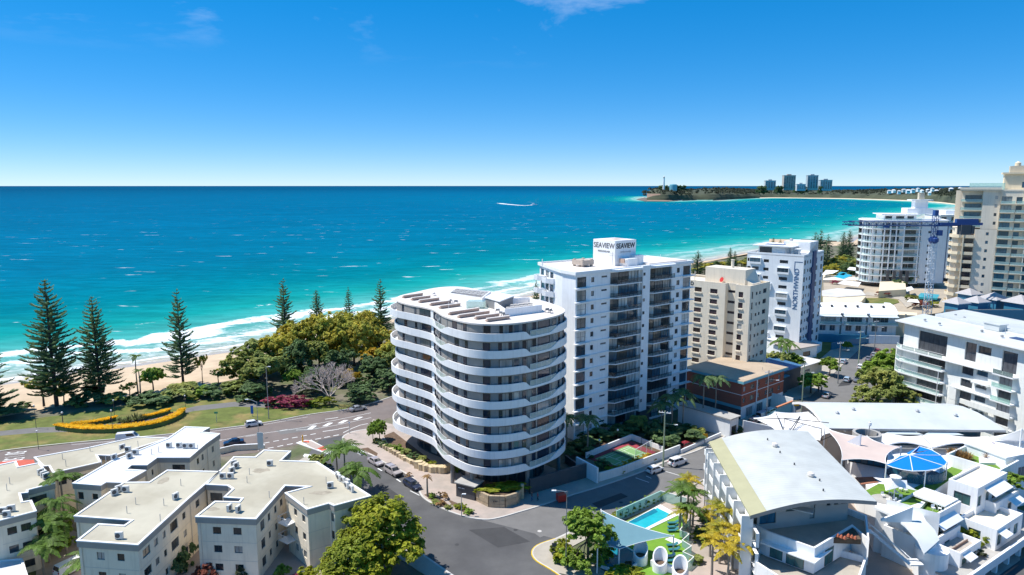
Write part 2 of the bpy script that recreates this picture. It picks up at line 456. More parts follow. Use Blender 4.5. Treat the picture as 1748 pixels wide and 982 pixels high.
    sy = N.new('ShaderNodeSeparateXYZ'); L.new(g.outputs['Position'], sy.inputs[0])
    f1 = math_('MULTIPLY', f1, mr(sy.outputs['Y'], 1.0, 0.22, 330, 620))
    fo = math_('MAXIMUM', f1, f2)
    mx = N.new('ShaderNodeMixRGB'); mx.inputs['Color2'].default_value = (0.80, 0.83, 0.84, 1)
    L.new(fo, mx.inputs['Fac']); L.new(sc.outputs[0], mx.inputs['Color1'])
    L.new(mx.outputs[0], b.inputs['Base Color'])
    L.new(math_('ADD', 0.22, math_('MULTIPLY', fo, 0.5)), b.inputs['Roughness'])
    b.inputs['Specular IOR Level'].default_value = 0.0
    gl = N.new('ShaderNodeBsdfGlossy'); gl.inputs['Roughness'].default_value = 0.22; ms = N.new('ShaderNodeMixShader'); ms.inputs[0].default_value = 0.022
    L.new(b.outputs[0], ms.inputs[1]); L.new(gl.outputs[0], ms.inputs[2]); L.new(ms.outputs[0], N['Material Output'].inputs['Surface'])
    bp = N.new('ShaderNodeBump'); bp.inputs['Strength'].default_value = 0.55; bp.inputs['Distance'].default_value = 1.4
    wv = math_('ADD', noise(0.11, 7, (0.6, 1.6, 1), ROT, 0.62, 0.3), math_('MULTIPLY', noise(0.03, 3, (0.6, 1.5, 1), ROT), 1.5))
    L.new(wv, bp.inputs['Height']); L.new(bp.outputs[0], b.inputs['Normal']); L.new(bp.outputs[0], gl.inputs['Normal'])
    me.materials.append(m)
    tag(obj('sea', me), kind='structure')
make_sea()

# ---- beach: strip along the water line, wet and dark at the edge
mat('sand', (0.58, 0.44, 0.30), 0.95, 0.10, 0.25, alt=(0.50, 0.385, 0.26), bump=0.5, bscale=1.2)
mat('wet_sand', (0.40, 0.34, 0.28), 0.35, 0.10, 0.2)
def nrm_land(pts):
    out = []
    for i in range(len(pts)):
        d = (pts[min(i+1, len(pts)-1)] - pts[max(i-1, 0)]).normalized(); out.append(Vector((d.y, -d.x)))
    return out
near = resample(catmull(WL[:18], 6), 6.0)
nn = nrm_land(near)
def row(k, z): return [(p.x + n.x*k, p.y + n.y*k, z + 0.12*math.sin(i*0.7 + k)) for i, (p, n) in enumerate(zip(near, nn))]
b = MB(); b.sm = True
b.strip(row(-30, -7.0), row(-2, -4.4)); b.strip(row(-2, -4.4), row(8, -3.2))
struct('wet_sand', b, 'wet_sand')
b = MB(); b.sm = True
rows = [row(8, -3.2), row(16, -2.2), row(26, -1.1), row(38, -0.5), row(60, -0.35)]
for a_, c_ in zip(rows, rows[1:]): b.strip(a_, c_)
struct('beach_sand', b, 'sand')

# ---- ground sheet behind the dune
mat('soil', (0.17, 0.15, 0.11), 0.95, 0.25, 0.3, alt=(0.10, 0.12, 0.05), bump=0.6, bscale=2)
inl = [Vector(p) for p in ats([(-420, 760), (-160, 735), (0, 712), (100, 694), (180, 684), (300, 667), (400, 648), (440, 636)], 0)]
inl2 = [p + n*26 for p, n in zip(near, nn) if p.y > 262]
gp = [(-260, 60)] + [tuple(p) for p in inl] + [tuple(p) for p in inl2] + [(470, 830), (640, 1050), (900, 1400), (1200, 1820), (1560, 2300), (4200, 2300), (4200, -120), (-260, -120)]
b = MB(); b.prism(gp, -6.0, 0.0, bottom=False)
struct('ground', b, 'soil')

mat('grass', (0.12, 0.145, 0.032), 0.95, 0.28, 0.35, alt=(0.25, 0.19, 0.07), altpos=(0.5, 0.68), bump=0.5, bscale=4)
mat('lawn', (0.13, 0.24, 0.03), 0.95, 0.22, 0.8, bump=0.5, bscale=5)
mat('asphalt', (0.084, 0.083, 0.085), 0.9, 0.14, 0.22, alt=(0.115, 0.113, 0.112), altpos=(0.4, 0.7), bump=0.15, bscale=6)
mat('old_asphalt', (0.18, 0.145, 0.13), 0.92, 0.14, 0.18, alt=(0.17, 0.145, 0.135), altpos=(0.4, 0.7), bump=0.15, bscale=6)
mat('patch_asphalt', (0.165, 0.16, 0.155), 0.92, 0.12, 0.3, bump=0.15, bscale=6)
mat('asphalt_dark', (0.055, 0.055, 0.057), 0.9, 0.12, 0.5)
mat('pavers', (0.42, 0.345, 0.30), 0.85, 0.10, 0.5, alt=(0.36, 0.31, 0.27), bump=0.2, bscale=6)
mat('footpath', (0.40, 0.36, 0.30), 0.9, 0.12, 0.4, bump=0.2)
mat('kerb', (0.52, 0.50, 0.47), 0.85, 0.10, 0.7)
mat('line_paint', (0.72, 0.72, 0.70), 0.7, 0.12, 1.5)
mat('yellow_paint', (0.72, 0.48, 0.03), 0.7, 0.12, 1.5)
mat('red_paint', (0.52, 0.11, 0.07), 0.85, 0.12, 0.8)
mat('mulch', (0.13, 0.085, 0.055), 0.95, 0.3, 1.2, bump=0.7, bscale=5)

FAR_KERB = ats([(-300, 822), (-150, 797), (0, 771), (122, 757), (250, 746), (356, 735), (452, 722.6), (525.5, 709), (590, 700), (635, 689), (669, 678), (720, 660)])
FAR_KERB += [(-8, 222), (30, 262), (80, 320)]
NEAR_KERB = ats([(-300, 866), (-150, 836), (0, 812), (120, 801), (260, 789), (380, 780), (440, 773), (582, 744), (626.6, 733), (660, 715)]) + [(-18, 182), (0, 204), (44, 250), (95, 308)]
b = MB(); b.sheet(FAR_KERB + NEAR_KERB[::-1], 0.024); struct('main_road', b, 'old_asphalt')
b = MB(); b.prism(ccw(ats([(-300, 822), (-150, 797), (0, 771), (122, 757), (250, 746), (356, 735), (452, 722.6), (525.5, 709), (590, 700), (600, 692), (540, 690), (440, 676), (330, 686), (230, 690), (150, 704), (60, 715), (0, 722), (-160, 742), (-300, 760)])), -0.05, 0.13); struct('park_lawn', b, 'grass')
b = MB(); b.sheet(ats([(-200, 757), (0, 737), (60, 731), (120, 729), (200, 724), (300, 703), (335, 694), (400, 687), (440, 686), (520, 700), (460, 697), (400, 695), (330, 703), (250, 722), (130, 738), (60, 740), (0, 745), (-200, 768)]), 0.136); struct('park_path', b, 'patch_asphalt')
def kerb_line(pts, w=0.35, h=0.15, name='kerb', m='kerb', side=1):
    pts = [Vector(p) for p in pts]; n = nrm_land(pts)
    q = [p + k*w*side for p, k in zip(pts, n)]
    b = MB()
    A0 = [(p.x, p.y, -0.05) for p in pts]; A1 = [(p.x, p.y, h) for p in pts]; B1 = [(p.x, p.y, h) for p in q]; B0 = [(p.x, p.y, -0.05) for p in q]
    b.strip(A0, A1); b.strip(A1, B1); b.strip(B1, B0)
    return struct(name, b, m)
kerb_line(resample(catmull(FAR_KERB, 6), 2.0), side=-1)

SIDE_R = ats([(626.6, 733), (605, 736.5), (592, 741), (584, 747), (586, 755), (597, 763), (616, 771), (636, 779), (656, 791), (687, 806.5), (709, 822), (714, 838), (722, 851), (747, 866), (786, 881), (822, 888), (848.5, 886), (888, 875), (924.6, 864), (974, 847.5), (1038, 827.5), (1103, 804), (1150, 784), (1207, 763)]) + [(64, 171)]
SIDE_L = [(-46, 146), (-40, 136), (-28, 121.5)] + ats([(724, 948), (773, 982), (830, 1024)])
COR_R = ats([(1330, 752), (1215, 812), (1130, 851), (1041, 884), (975, 907), (947.6, 920), (918, 930.5), (907, 943), (914, 958), (946, 978), (1010, 1024)])
poly = [(-46, 158)] + SIDE_R + [(86, 190), (140, 262), (185, 322), (196, 316), (150, 252), (99, 183), (84, 164)] + COR_R + SIDE_L[::-1]
b = MB(); b.sheet(poly, 0.016); struct('side_street', b, 'asphalt')
b = MB(); b.sheet(SIDE_R[15:] + [(86, 190), (140, 262), (185, 322), (196, 316), (150, 252), (99, 183), (84, 164)] + COR_R[:6], 0.021); struct('cross_street', b, 'patch_asphalt')
kerb_line(resample(catmull(SIDE_R, 5), 1.0), side=-1, h=0.14)
kerb_line(resample(catmull(COR_R[4:], 6), 0.8), side=-1, h=0.14)
kerb_line(resample(catmull([Vector(p) + Vector((-0.02, 0)) for p in COR_R[5:]], 6), 0.8), side=-1, w=0.16, h=0.146, name='yellow_kerb_line', m='yellow_paint')
kerb_line(SIDE_L, side=1)
sr = [tuple(p) for p in offset([Vector(p) for p in SIDE_R], -0.36, False)]
b = MB(); b.prism(ccw(SIDE_R[:17] + [(13, 128), (14, 134), (-2, 150), (-30, 166), (-36, 170)]), -0.05, 0.132); struct('paved_forecourt', b, 'pavers')
b = MB(); b.prism(ccw([SIDE_R[i] for i in range(16, 25)] + [(62, 175), (43, 154), (27, 142), (13, 134)]), -0.05, 0.126); struct('footpath', b, 'footpath')
b = MB(); b.prism(ccw(COR_R[1:10] + ats([(1060, 1000), (1010, 960), (975, 935), (1060, 890), (1135, 858)])), -0.05, 0.132); struct('corner_footpath', b, 'footpath')
b = MB(); b.prism(ccw(SIDE_L + [(-4.5, 90), (-12, 97), (-18, 103), (-31, 121), (-42, 135), (-47, 143)]), -0.05, 0.132); struct('street_footpath', b, 'footpath')
b = MB(); b.prism(ccw([(80, 186), (86, 190), (140, 262), (185, 322), (182, 325), (134, 268), (78, 192)]), -0.05, 0.125); struct('far_footpath', b, 'footpath')
b = MB(); b.prism(ccw([(72, 192), (78, 192.3), (134, 268.4), (128, 270), (86, 214)]), -0.05, 0.11); struct('verge', b, 'grass')

def line(a, c, w, z=0.03, m='line_paint', name='road_marking', b=None):
    a = Vector(a); c = Vector(c); d = (c - a).normalized(); n = Vector((-d.y, d.x)) * w/2
    b = b or MB(); b.add([(*(a+n), z), (*(a-n), z), (*(c-n), z), (*(c+n), z)], [(0, 1, 2, 3)]); return b
def dashes(pts, n, duty, w, z=0.03):
    pts = [Vector(p) for p in pts]; L = sum((q-p).length for p, q in zip(pts, pts[1:]))
    rs = resample(pts, L/(n*20))
    b = MB(); per = len(rs)/n
    for i in range(n):
        s = int(i*per); e = min(len(rs)-1, int(i*per + per*duty))
        if e > s: line(rs[s], rs[e], w, z, b=b)
    return struct('road_marking', b, 'line_paint')
def pline(pts, w, z=0.03):
    b = MB()
    for p, q in zip(pts, pts[1:]): line(p, q, w, z, b=b)
    return struct('road_marking', b, 'line_paint')
pline(ats([(122, 759.5), (250, 748.5), (356, 737.5), (452, 725), (525, 712)]), 0.13)
pline(ats([(336, 759), (430, 742.5), (500, 733), (524, 729)]), 0.15)
pline(ats([(524, 729), (540, 724), (600, 712), (633, 705)]), 0.15)
pline(ats([(505, 734.5), (534, 733), (580, 725), (634, 713)]), 0.15)
for q in [(527, 733.5, 538, 727), (553, 728, 566, 722), (579, 723, 592, 717.5), (605, 717, 617, 712)]:
    x0, y0, x1, y1 = q
    b = MB(); b.sheet(ats([(x0-3, y0), (x0+5, y0), (x1+3, y1), (x1-5, y1)]), 0.034); struct('road_marking', b, 'line_paint')
dashes(ats([(440, 769), (584, 741.5)]), 9, 0.62, 0.32)
dashes(ats([(450, 757), (545, 739.5)]), 6, 0.6, 0.3)
dashes(ats([(300, 762), (452, 741), (576, 716)]), 5, 0.3, 0.15)
for q in [((551, 737), (578, 733)), ((578, 732.5), (597, 729)), ((555, 716), (577, 713))]: pline(ats(q), 0.28)
pline(ats([(586, 739), (600, 732), (615, 726), (628, 723.5)]), 0.22)
pline(ats([(700, 838), (716, 846)]), 0.2); pline(ats([(645, 800), (652, 804)]), 0.3); pline(ats([(677, 818), (684, 823)]), 0.3)
for q in [((1136, 805), (1160, 812)), ((1103, 813), (1112, 817)), ((1085, 816), (1108, 824))]: pline(ats(q), 0.18, 0.03)
for q, m_ in (([(905, 905), (925, 897), (944, 908), (922, 918)], 'patch_asphalt'), ([(640, 830), (652, 825), (690, 852), (678, 860)], 'asphalt_dark'), ([(800, 905), (860, 900), (905, 925), (850, 935)], 'asphalt_dark'), ([(1010, 860), (1060, 842), (1072, 848), (1022, 868)], 'asphalt_dark'), ([(470, 735), (540, 727), (548, 732), (480, 742)], 'patch_asphalt'), ([(1430, 660), (1450, 658), (1458, 648), (1440, 648)], 'asphalt_dark')):
    b = MB(); b.sheet(ats(q), 0.0275); struct('asphalt_patch', b, m_)
for q in ((921, 907), (780, 930), (880, 905), (1060, 858), (455, 748)):
    b = MB(); b.lathe([(0.38, 0.0295), (0.01, 0.0305)], 14, *at(*q)); struct('manhole_cover', b, 'asphalt_dark' if q[0] != 921 else 'kerb')
b = MB(); b.sheet(ats([(517, 779), (520, 775), (531, 776.5), (531, 778), (545, 783), (543, 784.5), (528, 780.5), (527, 783)]), 0.03); struct('road_arrow', b, 'line_paint')
def island(px, z, name, m):
    b = MB(); b.prism(ccw(ats(px)), 0.0, z); return struct(name, b, m)
island([(505, 757), (513, 754), (521, 752), (533, 753), (550, 762), (568, 772), (568, 780), (545, 771), (522, 763)], 0.14, 'traffic_island', 'line_paint')
island([(517, 756), (522, 754), (531, 754), (538, 757.5), (552, 764), (548, 767), (540, 768.5), (528, 763)], 0.148, 'island_paving', 'pavers')
island([(541, 767), (552, 762.5), (558, 768), (550, 771)], 0.156, 'red_island_paving', 'red_paint')
island([(517, 756), (520, 753.5), (528, 753.5), (528, 757)], 0.155, 'red_island_paving', 'red_paint')
b = MB(); b.sheet(ats([(-80, 800), (28, 785), (62, 785), (62, 794), (-80, 812)]), 0.029); struct('bus_lane_paint', b, 'red_paint')
for (x_, y_) in ((25, 774), (21, 785)):
    bt = obj('road_lettering', text_mesh('50', 2.6, 'line_paint', 0.0), None, (*at(x_, y_), 0.034), R(-75)); bt.scale = (0.75, 2.2, 1); tag(bt, kind='structure')
pline(ats([(8, 781.5), (42, 777.5)]), 0.12, 0.034)

# ---- garden beds by the round tower kerb
def bed(px, name='garden_bed', m='mulch', z=0.15):
    b = MB(); b.prism(ccw(ats(px)), 0.0, z); return struct(name, b, m)
bed([(616, 767), (628, 765), (645, 775), (643, 780)])
bed([(724, 846), (733, 842), (750, 852), (768, 864), (770, 872), (745, 861)])
bed([(762, 852), (775, 858), (795, 866), (809, 878), (800, 880), (778, 870)])
bed([(655, 745), (672, 738), (720, 775), (745, 795), (735, 800), (700, 785), (668, 768)])
# ================================================================== ROUND TOWER with white wavy bands
mat('taupe_wall', (0.33, 0.305, 0.28), 0.75, 0.08, 0.5, alt=(0.29, 0.27, 0.25))
mat('grey_wall', (0.235, 0.235, 0.235), 0.7, 0.08, 0.5)
mat('band_white', (0.84, 0.84, 0.85), 0.42, 0.04, 0.5, streak=0.12)
mat('brown_metal', (0.46, 0.33, 0.26), 0.6, 0.10, 2)
mat('roof_warm', (0.72, 0.66, 0.61), 0.7, 0.05, 0.2, alt=(0.66, 0.60, 0.55), altpos=(0.5, 0.7))
seeglass('balcony_glass', (0.66, 0.74, 0.68), 0.6)
def proj(X, Y, Z):
    h = CAMH - Z; d = Y*math.cos(PITCH) + h*math.sin(PITCH)
    return (874 + FOC*X/d, 491 + FOC*(-Y*math.sin(PITCH) + h*math.cos(PITCH))/d)
mat('ac_grey', (0.55, 0.53, 0.50), 0.6, 0.06, 3)
def round_tower():
    ZR = 34.6
    px = [(675.5, 509.5), (680, 515), (699, 520.5), (722, 525), (738, 529), (747, 534), (757, 540), (774, 545.5), (798, 551), (822, 553.5), (846, 554), (875, 552.5), (908, 548.5), (940, 542), (957, 537), (965, 531), (956.7, 524), (924, 513.4), (875, 506), (830, 498), (797, 491), (771, 489.5), (741.5, 492), (709, 499), (686, 504)]
    w = ccw(ats(px, ZR))
    cx, cy = -8.0, 142.0
    root = thing('apartment_tower', 'rounded apartment tower with wavy white balcony bands and grey walls on the street corner', 'building', (cx, cy, 0))
    out = resample(catmull([(x-cx, y-cy) for x, y in w], 10, True), 0.5, True)
    def pxof(p, z=ZR): return proj(p.x+cx, p.y+cy, z)[0]
    n = len(out)
    front = lambda p: p.y < 12 - 0.55*(p.x+18) + 4   # nothing but a rough split of street side and sea side
    band = [Vector(p) for p in offset(out, 0.38)]
    wallp = [Vector(p) for p in offset(out, -0.22)]
    cen = sum(out, Vector((0, 0)))/n
    def is_front(i):
        a = out[i-1]; b2 = out[(i+1) % n]; t = (b2-a).normalized(); nn_ = Vector((t.y, -t.x))
        return nn_.dot(Vector((cx, cy)) + out[i]) < 0
    def prof(i):
        if not is_front(i): return 0.0
        x = pxof(band[i])
        def tz(a, b_, c, d_): return max(0.0, min(1.0, (x-a)/(b_-a)) * min(1.0, (d_-x)/(d_-c))) if a < x < d_ else 0.0
        sm = lambda t: t*t*(3-2*t)
        return max(sm(tz(739, 743, 749, 764)), sm(tz(896, 908, 938, 958)))
    dip = [prof(i) for i in range(n)]
    FL = 3.26; Z0 = 5.3
    core = MB(); core.strip([(p.x, p.y, Z0+0.3) for p in wallp], [(p.x, p.y, ZR-0.2) for p in wallp], True); part('wall', core, 'taupe_wall', root)
    for f in range(9):
        zb = Z0 + FL*f; b = MB(); b.sm = True
        ext = 1.0 if f % 2 == 0 else 0.0
        ring = []
        for i, p in enumerate(band):
            k = max(0.0, min(1.0, (-13.5 - p.x)/4.0)) if True else 0
            ring.append(p + Vector((-1, 0.05))*ext*k*k*(3-2*k))
        inner = offset(ring, -0.22)
        top = [zb + 0.34 + 1.16*(1-0.94*d) for d in dip]
        bot = [zb + 0.10*math.sin(i*0.02) for i in range(n)]
        b.strip([(p.x, p.y, zb) for p in ring], [(p.x, p.y, t) for p, t in zip(ring, top)], True)
        b.strip([(p.x, p.y, t) for p, t in zip(ring, top)], [(p.x, p.y, t) for p, t in zip(inner, top)], True)
        b.strip([(p.x, p.y, t) for p, t in zip(inner, top)], [(p.x, p.y, zb+0.3) for p in inner], True)
        part('balcony_band', b, 'band_white', root)
        s = MB(); q = offset(ring, -0.12); s.prism([tuple(p) for p in q], zb+0.02, zb+0.28); part('floor_slab', s, 'white_trim', root)
        for i0 in range(0, n, 3):
            seg = [(i0+k) % n for k in range(4)]
            if min(dip[j] for j in seg) > 0.12 and is_front(i0):
                g = MB(); qq = [offset(ring, -0.11)[j] if False else ring[j]*0.995 for j in seg]
                zt = zb + 0.34 + 1.16
                g.strip([(p.x, p.y, top[j]-0.02) for p, j in zip(qq, seg)], [(p.x, p.y, zt) for p in qq])
                gp_ = part('balcony_glass', g, 'balcony_glass', root)
                r = MB(); r.tube([(p.x, p.y, zt) for p in (qq[0], qq[-1])], 0.035, 4); r.tube([(qq[0].x, qq[0].y, top[seg[0]]-0.05), (qq[0].x, qq[0].y, zt)], 0.035, 4); part('rail', r, 'white_frame', gp_)
    fr = sorted([(pxof(wallp[i]), i) for i in range(n) if is_front(i)])
    def at_px(x):
        for (xa, ia), (xb, ib) in zip(fr, fr[1:]):
            if xa <= x <= xb:
                t = (x-xa)/max(1e-6, xb-xa); return wallp[ia].lerp(wallp[ib], t)
        return wallp[fr[-1][1]] if x > fr[-1][0] else wallp[fr[0][1]]
    W = [(688, 711, 2), (718, 735, 2), (741, 752, 1), (774, 797, 3), (825, 837, 1), (851, 874, 2), (876.5, 886, 1), (892, 915, 3), (918, 938, 1), (942, 949.5, 1), (953, 962, 1)]  # bay right of the thin pillar: dark pane paints the shade of a deep recess
    for f in range(9):
        zb = Z0 + FL*f + 0.32
        for k, (a, c, nx) in enumerate(W):
            sh = (2.0 if f % 2 else -1.5) if k in (0, 1, 3) else (rnd.uniform(-1.5, 1.5) if k in (4, 5) else 0)
            p, q = at_px(a+sh), at_px(c+sh*0.6)
            ang = math.atan2(q.y-p.y, q.x-p.x); L = (q-p).length
            full = k in (0, 1, 2, 3, 7, 8)
            hh = 2.55 if full else 2.2; z = zb + (0.05 if full else 0.4)
            out_n = Vector((math.sin(ang), -math.cos(ang)))*0.10
            A = p + out_n
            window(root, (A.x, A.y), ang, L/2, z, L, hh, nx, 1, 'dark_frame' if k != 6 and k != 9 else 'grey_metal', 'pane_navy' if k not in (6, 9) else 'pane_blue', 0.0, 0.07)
        for (a, c, m_) in [(711.5, 717.5, 'taupe_wall'), (735.5, 740, 'white_trim'), (752.5, 764, 'grey_wall'), (799, 824, 'taupe_wall'), (837.5, 850.5, 'grey_wall'), (886.5, 891.5, 'grey_wall'), (938.5, 941.5, 'grey_wall'), (915.2, 917.6, 'grey_metal')]:
            p, q = at_px(a), at_px(c); ang = math.atan2(q.y-p.y, q.x-p.x); o_ = Vector((math.sin(ang), -math.cos(ang)))*0.06
            b = MB(); b.add([(p.x+o_.x, p.y+o_.y, zb), (q.x+o_.x, q.y+o_.y, zb), (q.x+o_.x, q.y+o_.y, zb+2.75), (p.x+o_.x, p.y+o_.y, zb+2.75)], [(0, 1, 2, 3)]); part('cladding_panel', b, m_, root)
    low = [Vector(p) for p in offset(out, -4.2)]
    b = MB(); b.strip([(p.x, p.y, 0.1) for p in low], [(p.x, p.y, Z0) for p in low], True); part('lobby_wall', b, 'dark_grey', root)
    lowf = sorted([(pxof(low[i]), i) for i in range(n) if is_front(i)])
    for j in range(8, len(lowf)-8, 6):
        p, q = low[lowf[j][1]], low[lowf[min(j+5, len(lowf)-1)][1]]
        ang = math.atan2(q.y-p.y, q.x-p.x); L = (q-p).length
        if L > 0.8:
            o_ = Vector((math.sin(ang), -math.cos(ang)))*0.12; window(root, (p.x+o_.x, p.y+o_.y), ang, L/2, 0.5, L*0.9, 3.4, 1, 1, 'dark_frame', 'pane_dark', 0.0, 0.08, 'lobby_window')
    col = [Vector(p) for p in offset(out, -1.1)]
    cf = sorted([(pxof(col[i], 5), i) for i in range(n) if is_front(i)])
    for x in (772, 806, 900, 957):
        i = min(cf, key=lambda t: abs(t[0]-x))[1]; p = col[i]
        b = MB(); b.lathe([(0.42, 0.1), (0.42, Z0+0.05)], 12); part('column', b, 'grey_wall', root, loc=(p.x, p.y, 0))
    rb = MB(); rb.sm = False
    r0 = [Vector(p) for p in offset(out, -0.05)]; r1 = [Vector(p) for p in offset(out, -0.9)]
    rb.strip([(p.x, p.y, ZR-0.25) for p in r0], [(p.x, p.y, ZR+0.05) for p in r0], True)
    rb.strip([(p.x, p.y, ZR+0.05) for p in r0], [(p.x, p.y, ZR+0.12) for p in r1], True)
    rb.add([(p.x, p.y, ZR+0.12) for p in r1], [tuple(range(n))]); rb.add([(p.x, p.y, ZR-0.25) for p in r0], [tuple(range(n))])
    roof = part('roof', rb, 'roof_warm', root)
    zt = ZR + 0.12
    def rp(x, y, z=zt): q = at(x, y, z); return Vector((q[0]-cx, q[1]-cy))
    for (x0, y0, x1, y1) in [(689, 509.5, 722, 505), (704, 513.5, 735, 509.5), (717, 517.5, 750, 513), (736, 522.5, 770, 518), (752, 527.5, 786, 523), (768, 538.5, 818, 531), (784, 543.5, 836, 536), (813, 546, 852, 540.5), (832, 550, 870, 545)]:
        a, c = rp(x0, y0), rp(x1, y1); d = (c-a); L = d.length; ang = math.atan2(d.y, d.x)
        b = MB(); b.add([(0, 0, 0.10), (L, 0, 0.10), (L, 0, 0.62), (0, 0, 0.62), (0, 1.0, 0.12), (L, 1.0, 0.12)], [(0, 1, 2, 3), (3, 2, 5, 4), (0, 3, 4), (1, 5, 2), (0, 4, 5, 1)])
        o = part('roof_louvre', b, 'brown_metal', root, loc=(a.x, a.y, zt), rz=ang)
        c2 = MB(); c2.box(-0.05, -0.12, 0.62, L+0.05, 0.42, 0.72); part('louvre_cap', c2, 'roof_warm', o)
    def encl(pts, h, m='white_paint', lid=None):
        q = [rp(*p) for p in pts]; q = ccw([tuple(v) for v in q]); qi = [tuple(p) for p in offset([Vector(v) for v in q], -0.25)]
        b = MB(); b.strip([(x, y, zt) for x, y in q], [(x, y, zt+h) for x, y in q], True); b.strip([(x, y, zt+h) for x, y in q], [(x, y, zt+h) for x, y in qi], True); b.strip([(x, y, zt+h) for x, y in qi], [(x, y, zt) for x, y in qi], True)
        if lid: b.sheet(q, zt+h+0.01)
        return part('plant_screen', b, m, root)
    encl([(766, 506), (778, 497.5), (838, 503), (823, 515)], 0.8)
    encl([(862, 541), (925, 533), (905, 519), (838, 524)], 1.5)
    encl([(829, 524), (853, 531), (877, 521), (846, 514.5)], 1.9, 'grey_wall')
    b = MB(); q = ccw([tuple(rp(*p)) for p in [(829, 524), (853, 531), (877, 521), (846, 514.5)]]); b.prism([tuple(v) for v in offset([Vector(v) for v in q], 0.15)], zt+1.9, zt+2.1); part('stair_roof', b, 'white_trim', root)
    cu = cached('condenser', lambda: MB().box(-0.5, -0.5, 0, 0.5, 0.5, 0.75).lathe([(0.36, 0.755), (0.36, 0.80), (0.12, 0.82)], 10).mesh('condenser_unit', 'ac_grey'))
    for i in range(8):
        for j in range(3):
            p = rp(776 + i*7.0 + j*2.5, 503.5 + i*0.75 - j*2.2); obj('condenser_unit', cu, root, (p.x, p.y, zt))
    for i in range(6):
        for j in range(2):
            p = rp(868 + i*7.5 + j*6, 531 - i*0.9 - j*4.5); obj('condenser_unit', cu, root, (p.x, p.y, zt))
    sk = cached('roof_bench', lambda: MB().box(-0.5, -0.04, 0.5, 0.5, 0.6, 0.56).box(-0.45, 0, 0, -0.38, 0.06, 0.5).box(0.38, 0, 0, 0.45, 0.06, 0.5).box(-0.45, 0.5, 0, -0.38, 0.56, 0.5).box(0.38, 0.5, 0, 0.45, 0.56, 0.5).box(-0.4, 0.2, 0.56, 0.4, 0.3, 0.9).mesh('satellite_mount', 'grey_metal'))
    for (x, y) in [(743, 505), (771, 518), (779, 519), (850, 535), (856, 539), (862, 541), (866, 545), (935, 534), (942, 535)]:
        p = rp(x, y); obj('roof_anchor', sk, root, (p.x, p.y, zt), rnd.uniform(0, 3))
    b = MB(); b.box(0, 0, 0, 3.6, 2.4, 1.5); p = rp(796, 527); part('rooflight', b, 'rail_glass', root, loc=(p.x, p.y, zt), rz=R(-10))
    b = MB(); b.tube([(0, 0, 0), (0, 0, 1.6)], 0.03, 4); p = rp(766, 528); part('vent_pipe', b, 'white_trim', root, loc=(p.x, p.y, zt))
round_tower()
